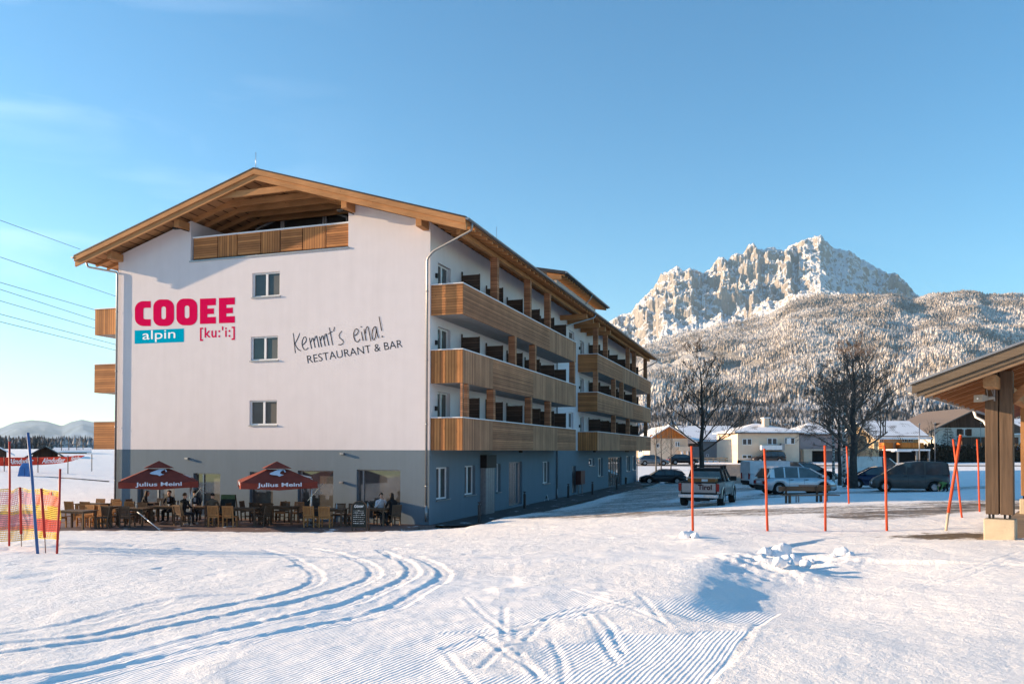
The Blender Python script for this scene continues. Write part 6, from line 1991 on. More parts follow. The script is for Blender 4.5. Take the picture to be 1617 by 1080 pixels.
def bare_tree(name, label, base, H, spread, seed, trunk_r, trunk_m, twig_m, clear=.22, levels=5, nb=3, lean=(0, 0), droop=0.0, density=1.0, up=0.55, group=None, rmin=.007):
    rg = random.Random(seed)
    root = empty(name, base); tag(root, label, 'tree', group)
    tr = MB(); cr = MB()
    top = H * .96
    pts = []; rs = []
    n = 9
    for i in range(n + 1):
        t = i / n
        pts.append(Vector((lean[0] * t * H + rg.uniform(-.03, .03) * H * t * .5, lean[1] * t * H + rg.uniform(-.03, .03) * H * t * .5, -.15 + t * top)))
        rs.append(trunk_r * (1 - t) ** .85 + .012)
    tr.tube(pts, rs, 8)
    tr.build('trunk', trunk_m, root)
    def grow(p, d, l, r, lv):
        k = 3 if lv < levels - 1 else 2
        path = [p]; rad = [r]
        cur = p.copy(); dd = d.copy()
        for i in range(k):
            dd = (dd + Vector((rg.uniform(-.16, .16), rg.uniform(-.16, .16), rg.uniform(-.05, .15) * up * 2 - droop * (lv / levels)))).normalized()
            cur = cur + dd * (l / k); path.append(cur.copy()); rad.append(max(r * (1 - .5 * (i + 1) / k), rmin))
        cr.tube(path, rad, 5 if lv < 2 else 3, cap=False)
        if lv >= levels: return
        m = nb if lv < levels - 1 else nb + 1
        for j in range(int(round(m * density)) + (1 if rg.random() < .4 else 0)):
            t = rg.uniform(.25, 1.0)
            idx = min(int(t * k), k - 1); q = path[idx].lerp(path[idx + 1], t * k - idx)
            ax = Vector((rg.uniform(-1, 1), rg.uniform(-1, 1), rg.uniform(-.6, .9))).normalized()
            nd = (dd * .95 + ax * .75 + Vector((0, 0, .25 * up - droop * .4))).normalized()
            grow(q, nd, l * rg.uniform(.50, .72), max(r * .56, rmin), lv + 1)
    nm = int(15 * density + 5)
    for i in range(nm):
        t = clear + (1 - clear) * (i + rg.random() * .6) / nm
        idx = min(int(t * n), n - 1); q = pts[idx].lerp(pts[idx + 1], t * n - idx)
        a = i * 2.4 + rg.uniform(-.5, .5)
        rise = .55 + .9 * t
        d = Vector((math.cos(a), math.sin(a), rise * up * 1.6)).normalized()
        l = spread * (1.02 - .72 * ((t - clear) / (1 - clear)) ** 1.4) * rg.uniform(.75, 1.05)
        grow(q, d, l, trunk_r * .42 * (1 - t * .75), 1)
    cr.build('crown', twig_m, root, fixn=False)
    return root
def tree_at(px, py, pytop, spread_px, **kw):
    p = gp(px, py); s = p.y / FPX
    return dict(base=(p.x, p.y, p.z), H=(py - pytop) * s, spread=spread_px * s)
bare_tree('bare_tree', 'tall bare tree with upswept dark branches standing behind the pickup', seed=5, rmin=.010, trunk_r=.25, trunk_m=M_BARK, twig_m=bark('dark_brown_twig', (.10, .075, .06)), clear=.24, levels=5, nb=3, density=.85, up=.5, **tree_at(1108, 766, 550, 66))
bare_tree('bare_tree', 'thick trunked dark bare tree, the widest one, right of the birches', seed=9, trunk_r=.30, trunk_m=M_BARK, twig_m=M_TWIG, clear=.25, levels=5, nb=3, density=1.0, up=.5, **tree_at(1348, 771, 548, 78))
bare_tree('birch_tree', 'birch with black and white bark, nearest the thick dark trunk', seed=21, trunk_r=.13, trunk_m=M_BIRCH, twig_m=M_TWIG, clear=.3, levels=5, nb=3, density=.9, up=.4, droop=.2, **tree_at(1333, 769, 585, 48))
bare_tree('birch_tree', 'birch with a brown veil of twigs, leftmost of the birches', seed=23, trunk_r=.12, trunk_m=M_BIRCH, twig_m=M_TWIG, clear=.28, levels=5, nb=3, density=1.0, up=.35, droop=.22, **tree_at(1316, 763, 570, 52))
bare_tree('bare_tree', 'dark slender bare tree between the birches and the thick trunk', seed=25, trunk_r=.16, trunk_m=M_BARK, twig_m=M_TWIG, clear=.3, levels=5, nb=3, density=.8, up=.5, droop=.1, **tree_at(1326, 766, 600, 46))
bare_tree('young_tree', 'thin bare young tree in the street, left of two others', seed=31, trunk_r=.10, trunk_m=M_BARK2, twig_m=M_BARK2, clear=.3, levels=4, nb=3, density=.75, up=.6, **tree_at(1036, 742, 650, 26))
bare_tree('young_tree', 'thin bare young tree in the street, the middle one', seed=33, trunk_r=.07, trunk_m=M_BARK, twig_m=M_BARK2, clear=.35, levels=3, nb=3, density=.75, up=.6, **tree_at(1044, 741, 668, 16))
bare_tree('young_tree', 'thin bare young tree beside the gatepost of the cream house', seed=35, trunk_r=.07, trunk_m=M_BARK, twig_m=M_BARK2, clear=.35, levels=3, nb=3, density=.75, up=.6, **tree_at(1059.5, 741, 672, 16))
bare_tree('bare_tree', 'brown bare trunk with few twigs before the dark hedge', seed=41, trunk_r=.22, trunk_m=M_BARK2, twig_m=M_BARK2, clear=.4, levels=3, nb=3, density=.5, up=.6, **tree_at(1471, 729, 668, 22))
bare_tree('bare_tree', 'bare tree with ochre twigs seen between chalet and shelter post', seed=43, trunk_r=.10, trunk_m=M_BARK2, twig_m=bark('ochre_twig', (.16, .10, .05)), clear=.2, levels=4, nb=3, density=.8, up=.6, **tree_at(1541, 724, 655, 22))

# dark conifer beside the chalet
def conifer(px, py, pytop, wpx, seed, label, m, nm='conifer'):
    p = gp(px, py); s = p.y / FPX; H = (py - pytop) * s; Wd_ = wpx * s / 2
    rg = random.Random(seed); root = empty(nm, (p.x, p.y, p.z)); tag(root, label, 'tree')
    t = MB(); t.tube([(0, 0, -.2), (0, 0, H * .95)], [H * .02, .02], 6); t.build('trunk', M_BARK, root)
    c = MB(); nl = int(H * 4)
    for i in range(nl):
        z = H * (.08 + .9 * i / nl); rr_ = Wd_ * (1 - (i / nl)) ** .8
        for k in range(11):
            a = rg.uniform(0, 6.28); l = rr_ * rg.uniform(.6, 1.1) + .1
            d = Vector((math.cos(a), math.sin(a), 0)); sd = Vector((-d.y, d.x, 0))
            p0 = Vector((0, 0, z)); p1 = p0 + d * l + Vector((0, 0, -l * .22))
            for q in range(5):
                u = .25 + .75 * q / 5; w_ = .10 + .16 * l * (1 - u)
                c0 = p0.lerp(p1, u)
                c.face([c0, c0 + sd * w_ + d * w_ * .8 + Vector((0, 0, rg.uniform(-.12, .04))), c0 + d * w_ * 1.3, c0 - sd * w_ + d * w_ * .8 + Vector((0, 0, rg.uniform(-.12, .04)))])
    c.build('crown', m, root, fixn=False)
M_CON = mat('dark_needles', (.028, .035, .022), .9, var=.4, scale=3)
conifer(1497, 729, 668, 44, 3, 'dark spreading conifer before the brown chalet', M_CON)
conifer(1398, 722, 662, 20, 4, 'slim conifer behind the yellow house', M_CON) if False else None

# ================================================================ houses
M_CREAM = mat('cream_render', (.70, .55, .42), .9, var=.05, scale=1)
M_YEL = mat('yellow_render', (.60, .45, .28), .9, var=.05)
M_GREYR = mat('grey_render', (.26, .24, .23), .9, var=.06)
M_LILAC = mat('greyed_lilac_render', (.36, .32, .33), .9, var=.05)
M_ORB = woodmat('orange_boarding', (.62, .22, .05), (.42, .13, .03), 'v', .2)
M_BRW = woodmat('brown_boarding', (.13, .07, .045), (.07, .04, .028), 'v', .2)
def snowroof():
    m, nt, b = newmat('snow_on_tiles'); N = nt.nodes.new; L = nt.links.new
    tc = N('ShaderNodeTexCoord'); n = N('ShaderNodeTexNoise'); n.inputs['Scale'].default_value = .45; n.inputs['Detail'].default_value = 6
    L(tc.outputs['Object'], n.inputs['Vector'])
    s = N('ShaderNodeSeparateXYZ'); L(tc.outputs['Object'], s.inputs['Vector'])
    w_ = N('ShaderNodeTexWave'); w_.inputs['Scale'].default_value = 1.1; w_.bands_direction = 'X'; w_.inputs['Distortion'].default_value = .8
    L(tc.outputs['Object'], w_.inputs['Vector'])
    ad = N('ShaderNodeMath'); ad.operation = 'MULTIPLY_ADD'; ad.inputs[1].default_value = .16; L(w_.outputs['Fac'], ad.inputs[0]); L(n.outputs['Fac'], ad.inputs[2])
    r = N('ShaderNodeValToRGB'); r.color_ramp.elements[0].position = .40; r.color_ramp.elements[0].color = (.13, .10, .09, 1); r.color_ramp.elements[1].position = .47; r.color_ramp.elements[1].color = (.80, .80, .82, 1)
    L(ad.outputs[0], r.inputs['Fac']); L(r.outputs['Color'], b.inputs['Base Color']); b.inputs['Roughness'].default_value = .8
    return m
M_SNR = snowroof()
def house(name, label, px0, px1, py_base, py_eave, depth, wall_m, roof, wins=(), ridge_py=None, yaw=0.0, over=.6, extra=None, roof_m=None, cat='house', under_m=None, pm=None):
    """front wall spans px0..px1; local x along the wall, y back"""
    p = gp(px0, py_base); Y = p.y; s = Y / FPX
    x0 = (px0 - PW / 2) * s; W = (px1 - px0) * s; H = (py_base - py_eave) * s
    root = empty(name, (x0, Y, p.z), yaw); tag(root, label, cat)
    z1 = H; roof_m = roof_m or M_SNR
    b = MB(); b.box(0, 0, -1, W, depth, z1); b.build('wall', wall_m, root)
    rh = (py_eave - ridge_py) * s * (1.0)
    r = MB()
    t = .18
    if roof == 'hip':
        e = over; i = min(W, depth) / 2 * .95
        A_ = [(-e, -e, z1), (W + e, -e, z1), (W + e, depth + e, z1), (-e, depth + e, z1)]
        T_ = [(i, depth / 2, z1 + rh), (W - i, depth / 2, z1 + rh)]
        up_ = lambda q, h: (q[0], q[1], q[2] + h)
        r.face([up_(A_[0], t), up_(A_[1], t), up_(T_[1], t), up_(T_[0], t)]); r.face([up_(A_[1], t), up_(A_[2], t), up_(T_[1], t)]); r.face([up_(A_[2], t), up_(A_[3], t), up_(T_[0], t), up_(T_[1], t)]); r.face([up_(A_[3], t), up_(A_[0], t), up_(T_[0], t)])
        for k in range(4): r.face([A_[k], A_[(k + 1) % 4], up_(A_[(k + 1) % 4], t), up_(A_[k], t)])
        r.face([up_(q, -.001) for q in A_])
    elif roof == 'gable_front':                                   # ridge runs away from us
        e = over; xm = W / 2
        zr = z1 + rh
        sl = rh / (W / 2)
        for yy_ in (.0, depth):
            g_ = MB(); g_.face([(0, yy_, z1), (W, yy_, z1), (xm, yy_, z1 + rh - .05)]); g_.build('gable', under_m or wall_m, root, fixn=False)
        for sg in (-1, 1):
            xe = xm + sg * (W / 2 + e)
            r.hexa([(xm, -e, zr), (xe, -e, z1 - sl * e), (xe, depth + e, z1 - sl * e), (xm, depth + e, zr)], [(xm, -e, zr + t), (xe, -e, z1 - sl * e + t), (xe, depth + e, z1 - sl * e + t), (xm, depth + e, zr + t)])
    else:                                                          # ridge parallel to the front
        e = over; zr = z1 + rh; sl = rh / (depth / 2)
        for xx in (0, W):
            g_ = MB(); g_.face([(xx, 0, z1), (xx, depth, z1), (xx, depth / 2, zr - .05)])
            g_.build('gable', under_m or wall_m, root, fixn=False)
        for sg in (-1, 1):
            ye = depth / 2 + sg * (depth / 2 + e)
            r.hexa([(-e, depth / 2, zr), (-e, ye, z1 - sl * e), (W + e, ye, z1 - sl * e), (W + e, depth / 2, zr)], [(-e, depth / 2, zr + t), (-e, ye, z1 - sl * e + t), (W + e, ye, z1 - sl * e + t), (W + e, depth / 2, zr + t)])
    ro = r.build('roof', roof_m, root)
    ef = MB(); ef.box(-over * .9, -over * .9, z1 - .16, W + over * .9, -over * .9 + .1, z1 - .02)
    if roof != 'gable_front': ef.build('eave_board', M_BRW, ro)
    for (a, c, yt, yb, kind) in wins:
        xa = (a - px0) * s; xc = (c - px0) * s; za = (py_base - yb) * s; zc = (py_base - yt) * s
        f = MB(); f.box(xa, -.06, za, xc, -.002, zc)
        fr = f.build('window', M_FRAME, root)
        g_ = MB(); n_ = 2 if (c - a) > 5 else 1
        for k in range(n_):
            u0 = xa + (xc - xa) * k / n_ + .09; u1 = xa + (xc - xa) * (k + 1) / n_ - .09
            g_.box(u0, -.075, za + .09, u1, -.062, zc - .09)
        g_.build('pane', M_GLASS, fr)
    return root, (x0, Y, p.z, s, W, H)
# cream hip-roofed house
hr, (hx, hy, hz_, s, W, H) = house('cream_house', 'cream two-storey house with a snowy hipped roof and a wide chimney', 1165, 1262, 731, 683, 12, M_CREAM, 'hip',
    wins=[(1172, 1187, 692.5, 702.5, 0), (1211.5, 1227, 691.5, 702, 0), (1239, 1255, 690.5, 701, 0), (1172, 1187, 718, 724, 0)], ridge_py=668)
def hb(nm, x0, x1, y0, y1, yt, yb, m, par=hr, px0=1165, pyb=731, bev=0):
    g = MB(); g.box((x0 - px0) * s, y0, (pyb - yb) * s, (x1 - px0) * s, y1, (pyb - yt) * s); return g.build(nm, m, par, bevel=bev)
hb('balcony', 1199, 1231, -1.2, -.01, 703, 710, M_CAP)
hb('roller_shutter', 1231, 1236, -.9, -.02, 700, 711, M_GREYMETAL)
hb('chimney', 1217, 1225, 3.0, 4.2, 659, 672, M_CREAM); hb('chimney_cap', 1215.5, 1227, 2.8, 4.4, 657.5, 659, M_SNR)
hb('tilted_window', 1241.5, 1248, -.35, -.08, 692, 701, M_CAP)
hr2, (hx, hy, hz_, s, W, H) = house('side_wing', 'grey lilac wing right of the cream house with a garage below', 1263, 1330, 729, 685, 10, M_LILAC, 'hip', ridge_py=668)
hb('garage_lintel', 1263, 1330, -1.5, -.01, 709, 711.5, M_CREAM, hr2, 1263, 729); hb('garage_wall', 1264, 1277, -1.4, -.01, 711.5, 729, M_CREAM, hr2, 1263, 729); hb('garage_door', 1277, 1300, -.5, -.01, 712, 729, M_DARK, hr2, 1263, 729)
hb('garage_wall', 1318, 1330, -1.4, -.01, 711.5, 729, M_GREYR, hr2, 1263, 729)
# house with orange gable
hr3, (hx, hy, hz_, s, W, H) = house('gabled_house', 'cream house with an orange boarded gable behind the young trees', 1026, 1086, 730, 692, 14, M_CREAM, 'gable_front', wins=[(1066, 1073, 697, 705, 0), (1008, 1014, 708, 714, 0), (1036, 1041, 700, 707, 0)], ridge_py=673, under_m=M_ORB, over=1.2)
hb('boarded_band', 1026, 1078, -.05, -.01, 686.5, 692, M_ORB, hr3, 1026, 730)
hb('chimney', 1066, 1070, 5, 6, 668, 676, M_CAP, hr3, 1026, 730); hb('porch', 1070, 1086, -1.4, -.01, 705, 712, M_CREAM, hr3, 1026, 730); hb('porch_post', 1073, 1076, -1.3, -1.0, 712, 731, M_CAP, hr3, 1026, 730); hb('porch_post', 1081, 1083, -1.3, -1.0, 712, 731, M_CAP, hr3, 1026, 730)
# long grey house with snowy roof behind the tall tree
hr4, (hx, hy, hz_, s, W, H) = house('grey_house', 'long grey house with a snowy roof behind the tall bare tree', 1087, 1164, 727, 694, 13, M_GREYR, 'side', wins=[(1136, 1148, 696, 704, 0), (1136, 1148, 717, 723, 0), (1115, 1119, 717, 721, 0)], ridge_py=672, over=.8)
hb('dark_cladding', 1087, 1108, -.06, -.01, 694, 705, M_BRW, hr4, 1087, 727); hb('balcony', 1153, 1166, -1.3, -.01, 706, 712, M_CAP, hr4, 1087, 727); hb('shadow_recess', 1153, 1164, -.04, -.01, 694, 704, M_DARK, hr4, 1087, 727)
# yellow house with orange balcony
hr5, (hx, hy, hz_, s, W, H) = house('yellow_house', 'yellow house with an orange balcony and carport under a snowy roof', 1388, 1451, 730, 688, 11, M_YEL, 'side', wins=[(1424, 1432, 691, 698, 0), (1434, 1442, 691, 698, 0), (1389, 1395, 691, 699, 0)], ridge_py=664, over=1.3)
hb('balcony', 1414, 1450, -1.6, -.01, 699, 707.5, M_ORB, hr5, 1388, 730); hb('balcony', 1388, 1402, -1.6, -.01, 699, 708, M_ORB, hr5, 1388, 730)
hb('carport_roof', 1393, 1444, -4.5, -.02, 709, 711.5, M_SNR, hr5, 1388, 730); hb('carport_roof', 1384, 1410, -5.5, -4.6, 711, 713, M_CAP, hr5, 1388, 730)
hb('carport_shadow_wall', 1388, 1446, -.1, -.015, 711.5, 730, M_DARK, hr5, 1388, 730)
for px in (1396, 1424, 1443): hb('carport_post', px - 1, px + 1, -4.4, -4.1, 711.5, 731, M_GREYMETAL, hr5, 1388, 730)
hr6, (hx, hy, hz_, s, W, H) = house('rear_house', 'long house with a pale roof and dormers behind the yellow house', 1395, 1480, 700, 672, 16, M_BRW, 'side', ridge_py=662, over=1.0, roof_m=mat('pale_beige_roof', (.5, .45, .4), .8))
hb('dormer', 1409, 1429, 1.0, 5, 664, 672, M_CREAM, hr6, 1395, 700)
# brown chalet
hr7, (hx, hy, hz_, s, W, H) = house('chalet', 'white and brown timber chalet with a broad dark gable behind the shelter', 1475, 1600, 727, 675, 14, mat('chalet_white', (.62, .58, .52), .9), 'gable_front', wins=[(1512, 1533, 677, 688, 0)], ridge_py=645, over=1.8, under_m=M_BRW, roof_m=mat('brown_grey_roof', (.16, .13, .115), .8))
hb('shutter', 1511, 1519, -.12, -.08, 677, 688, M_BRW, hr7, 1475, 727); hb('shutter', 1526, 1534, -.12, -.08, 677, 688, M_BRW, hr7, 1475, 727)
hb('balcony', 1512, 1600, -1.4, -.01, 690, 702, M_BRW, hr7, 1475, 727); hb('timber_storey', 1475, 1600, -.05, -.01, 668, 674.9, M_BRW, hr7, 1475, 727)
hr8, (hx, hy, hz_, s, W, H) = house('hillside_house', 'house with a snowy roof seen through the timber shelter', 1586, 1700, 725, 682, 14, mat('pale_render', (.6, .57, .52), .9), 'side', wins=[(1590, 1600, 690, 700, 0)], ridge_py=660, over=1.3)
# left side
hr9, _ = house('barn', 'low building with a dark gabled roof half buried behind the banner', 52, 86, 722, 717, 6, M_BRW, 'gable_front', ridge_py=706, over=1.6, roof_m=M_ROOF, cat='barn', yaw=R(29))
hr10, _ = house('hut', 'small hut with a snowy roof at the left edge of the photo', -25, 5, 724, 713, 5, M_BRW, 'gable_front', ridge_py=704, over=1.0, cat='hut', yaw=R(32))
hr11, _ = house('farmhouse', 'pale farmhouse in the snow left of the lowest balcony', 92, 132, 716, 713, 8, mat('farm_render', (.5, .42, .33), .9), 'side', ridge_py=708, over=.8, yaw=R(28))
# street wall, fences, hedge
M_CRW = mat('cream_garden_wall', (.62, .50, .33), .9, var=.06)
def wall_px(nm, label, cat, px0, px1, yt, yb, m, thick=.25, group=None, Y=None):
    p = gp(px0, yb) if Y is None else atY(px0, yb, Y); s_ = p.y / FPX
    g = MB(); x0 = (px0 - PW / 2) * s_; x1 = (px1 - PW / 2) * s_
    g.box(0, 0, -.4, x1 - x0, thick, (yb - yt) * s_); o = g.build(nm, m); o.location = (x0, p.y, p.z); tag(o, label, cat, group); return o, p, s_
wall_px('garden_wall', 'low cream garden wall beside the end of the hotel', 'wall', 1000, 1068, 722, 729, M_CRW)
M_HEDGE = mat('brown_hedge', (.06, .045, .03), .95, var=.5, scale=6, bump=.2, bscale=3)
pH = gp(1450, 730); sH = pH.y / FPX
hg = MB(); rg = random.Random(8)
for k in range(5200):
    x = rg.uniform(0, 170 * sH); y = rg.uniform(-.5, .9); z = rg.uniform(-.2, (26 + 2 * math.sin(x * .9)) * sH)
    a = rg.uniform(0, 6.3); h_ = rg.uniform(.15, .45); w_ = rg.uniform(.05, .14)
    d = Vector((math.cos(a), math.sin(a), 0)) * w_
    c = Vector((x, y, z)); hg.face([c - d, c + d, c + d * .3 + Vector((rg.uniform(-.1, .1), 0, h_)), c - d * .3 + Vector((0, 0, h_ * .9))])
hg.m(M_HEDGE)
hg.mats = [M_HEDGE]
hg.box(0, 0, -.4, 170 * sH, .6, 20 * sH)
hg.mi = [0] * len(hg.f)
o = hg.build('hedge', None, fixn=False); o.location = ((1450 - PW / 2) * sH, pH.y, pH.z); tag(o, 'tall brown winter hedge along the street before the chalet', 'hedge')
def rail_fence(label, px0, px1, py, hpx, m, n, rails_=(.45, .9)):
    a = gp(px0, py); b = gp(px1, py); root = empty('rail_fence', tuple(a)); tag(root, label, 'fence')
    h = hpx * a.y / FPX; d = b - a
    for k in range(n + 1):
        q = d * (k / n); g = MB(); g.box(q.x - .06, q.y - .06, q.z - .2, q.x + .06, q.y + .06, q.z + h); g.build('post', m, root)
    for r_ in rails_:
        g = MB(); g.bar((0, -.08, h * r_), (d.x, d.y - .08, d.z + h * r_), .04, .14); g.build('rail', m, root)
M_PF = woodmat('pale_fence_wood', (.55, .42, .28), (.35, .26, .17), 'x')
rail_fence('pale wooden rail fence along the street behind the tall tree', 1088, 1165, 729.5, 7, M_PF, 8)
rail_fence('dark wooden rail fence in front of the cream house garage', 1245, 1385, 728, 7, M_BRW, 12, (.35, .65, .95))
wall_px('stone_wall', 'low wall of stacked logs before the cream house', 'wall', 1165, 1205, 726.5, 731, M_CRW)
# street lamps and posts
def lamp(px, pyb, pyt, label, r=.06, arm=False):
    p = gp(px, pyb); h = (pyb - pyt) * p.y / FPX; root = empty('lamp_post', tuple(p)); tag(root, label, 'lamp post')
    g = MB(); g.tube([(0, 0, -.2), (0, 0, h)], [r, r * .7], 8); g.build('pole', M_GREYMETAL, root)
    g = MB()
    if arm: g.tube([(0, 0, h), (-.5, 0, h + .12), (-1.4, 0, h + .15)], .04, 6); g.box(-1.9, -.12, h + .08, -1.3, .12, h + .2)
    else: g.box(-.12, -.12, h, .12, .12, h + .12)
    g.build('head', M_GREYMETAL, root)
lamp(1257, 730, 671, 'slim grey street lamp in front of the cream house', .05, True)
lamp(1452, 733, 670, 'thick grey post right of the yellow house', .10)
lamp(1476.5, 731, 669, 'slim grey post at the brown tree trunk', .06)
lamp(1549, 727, 668, 'thin white post left of the shelter post', .04)
lamp(1388, 729, 713, 'short post with a sign before the carport', .05)
lamp(1016, 733, 700, 'pair of thin sign posts just past the hotel', .04)
p = gp(1604, 726)
e = empty('parking_sign', (p.x, p.y, p.z)); tag(e, 'small blue road sign seen between the shelter posts', 'sign')
s_ = p.y / FPX
g = MB(); g.tube([(0, .03, -.2), (0, .03, 20 * s_)], .04, 6); g.build('pole', M_GREYMETAL, e)
g = MB(); g.box(-3.2 * s_, -.04, 10 * s_, 3.2 * s_, -.01, 22 * s_); g.build('plate', mat('blue_sign', (.03, .07, .32), .5), e, bevel=.02)
g = MB(); add_text(g, 'P', lambda a, b: (-1.6 * s_ + 3 * s_ * a, -.05, 13 * s_ + 7 * s_ * b), bold=.02); g.build('symbol', M_SIGNW, e)
# poles of a lift or floodlights in the left distance
for k, (px, yt) in enumerate(((97, 690), (108.5, 690), (121, 691), (131, 694))):
    p = gp(px, 716); g = MB(); h = (716 - yt) * p.y / FPX
    g.tube([(0, 0, -.3), (0, 0, h)], .07, 6); g.tube([(-.15, 0, h - .2), (.15, 0, h - .2)], .04, 5)
    o = g.build('distant_mast', M_BARK2); o.location = tuple(p); tag(o, ('leftmost', 'second', 'third', 'rightmost')[k] + ' of four pale masts before the far treeline', 'mast', 'masts before the far treeline')
# power lines at the upper left
LN = [((-60, 326), (0, 348), (127, 394)), ((-60, 388), (0, 406), (186, 469)), ((-60, 430), (0, 446), (186, 500)), ((-60, 442), (0, 457), (186, 517)), ((-60, 461), (0, 475), (186, 529)), ((-60, 482), (0, 496), (186, 545)), ((-60, 494), (0, 508), (186, 554))]
M_WIRE = mat('dark_wire', (.05, .06, .07), .6)
for k, q in enumerate(LN):
    a, m_, b = [atY(x, y, Y_) for (x, y), Y_ in zip(q, (150, 165, 215))]
    a = m_ + (a - m_).normalized() * 70
    pts = []
    for i in range(17):
        t = i / 16
        pts.append((1 - t) * (1 - t) * a + 2 * t * (1 - t) * (2 * m_ - .5 * a - .5 * b) + t * t * b) if False else pts.append(a.lerp(m_, t * 2) if t < .5 else m_.lerp(b, t * 2 - 1))
    g = MB(); g.tube(pts, .06, 4, cap=False); o = g.build('power_line', M_WIRE)
    tag(o, ('highest power line, ending at the roof tip', 'second power line from the top, crossing below the gutter', 'third power line from the top', 'fourth power line from the top, the middle one', 'third power line from the bottom', 'second power line from the bottom', 'lowest power line, passing under the top balcony')[k], 'power line', 'power lines in the left sky')
# child in green
# ================================================================ mountains
M_PROF = [(700, 640), (860, 575), (930, 530), (958, 511), (979, 497), (995, 494), (1013, 472), (1033, 453), (1044, 432), (1056, 428), (1069, 420), (1080, 426), (1091, 423), (1108, 430), (1121, 426), (1135, 405), (1142, 404), (1149, 411), (1158, 400), (1166, 398), (1174, 401), (1184, 385), (1191, 384), (1199, 393), (1230, 391), (1238, 394), (1252, 383), (1263, 379), (1277, 375.5), (1290, 371), (1297, 370), (1305, 377), (1317, 390), (1341, 393), (1361, 407), (1389, 422), (1397, 428), (1417, 430), (1433, 444), (1444, 457), (1453, 467), (1500, 500), (1600, 540), (2000, 600)]
F_PROF = [(700, 660), (900, 620), (1000, 575), (1020, 561), (1060, 560), (1085, 548), (1110, 538), (1140, 530), (1180, 522), (1215, 508), (1250, 484), (1290, 474), (1350, 470), (1400, 468), (1440, 475), (1455, 470), (1472, 467), (1492, 466), (1515, 461), (1540, 460), (1561, 466), (1617, 466), (1800, 450), (2000, 470)]
HILL = [(700, 690), (1000, 672), (1300, 668), (1617, 640), (2000, 620)]
cols = np.arange(760, 1900, 1.25)
def prof(P): 
    P = np.array(P); return np.interp(cols, P[:, 0], P[:, 1])
mp_, fp_ = prof(M_PROF), prof(F_PROF)
rs = np.concatenate([np.linspace(700, 1300, 50, endpoint=False), np.linspace(1300, 3600, 170, endpoint=False), np.linspace(3600, 6000, 330), np.linspace(6010, 7400, 30)])
PX, RR = np.meshgrid(cols, rs)
MPp = np.repeat(mp_[None], len(rs), 0); FP = np.repeat(fp_[None], len(rs), 0)
t1 = np.clip((RR - 700) / (3300 - 700), 0, 1)
base = 703.0
pyF = base + (FP - base) * (t1 ** 0.95)
zF = (711 - pyF) * RR / FPX
zFr = (711 - FP) * 3300 / FPX; zMr = (711 - MPp) * 6000 / FPX
t2 = np.clip((RR - 3300) / (6000 - 3300), 0, 1)
# saddle behind the forest ridge, snow apron, then rock wall
wall_ = 0.62 * t2 ** 1.1 + 0.38 * sstep(0.55, 0.97, t2)
zM = zFr + (zMr - zFr) * wall_
Z = np.where(RR <= 3300, zF, zM)
Z = np.where(RR > 6000, zMr - (RR - 6000) * .9, Z)
X = (PX - PW / 2) / FPX * RR; Yw = RR * 1.0
ang = PX * .01
hm = sstep(0.34, .70, t2)
rel = np.clip((MPp < FP - 8), 0, 1)
# ribs and gullies running down the wall, ledges across it
rib = ridged(PX * 0.020, RR * 0.00035 + 3, 6, 1, .60) - .62
rib2 = ridged(PX * 0.075 + Z * .0006, RR * 0.0016 + Z * .0012, 5, 2, .62) - .62
fine = ridged(X * .006, Yw * .004 + Z * .004, 5, 4, .6) - .6
skyw = np.exp(-((RR - 6000) / 200) ** 2)
wx_ = X + 260 * fbm(X * .0012, Yw * .0012, 3, 6); wy_ = Yw + 260 * fbm(X * .0012 + 7, Yw * .0012, 3, 7)
rA = ridged(wx_ * .0020, wy_ * .0009, 6, 3, .58) - .6
rB = ridged(wx_ * .0052 + .002 * wy_, wy_ * .0030, 5, 2, .6) - .6
smooth_r = 1 - .55 * sstep(1235, 1290, PX) * (1 - sstep(1380, 1420, PX))
dz = hm * (300 * rA + 210 * rB + 150 * rib + 90 * rib2 + 120 * fine) * (1 - .8 * np.exp(-((RR - 6000) / 220) ** 2)) * smooth_r
dz += t2 * (1 - hm) * (60 * fbm(X * .003, Yw * .003, 5, 2) + 90 * (ridged(X * .0022, Yw * .0022, 4, 5) - .5))
dzF = sstep(0.02, .3, t1) * (1 - hm) * np.where(RR <= 3300, 1, 1 - t2) * (110 * (ridged(X * .0016, Yw * .0011 + 2, 5, 3) - .6) * (1 - .85 * np.exp(-((RR - 3300) / 250) ** 2)) + 22 * fbm(X * .012, Yw * .012, 4, 6))
Z = Z + dz * rel + dzF
Z += 7 * skyw * rel * fbm(PX * .25, RR * .01, 4, 3)
lim_ = (zMr + 26 * fbm(PX * .26, RR * .002, 5, 3, .65) - 2) * RR / 6000
Z = np.where((rel > 0) & (RR > 3600) & (RR <= 6000), np.minimum(Z, lim_), Z)
P3 = np.stack([X, Yw + (PX * 0), 3.1 + Z], -1)
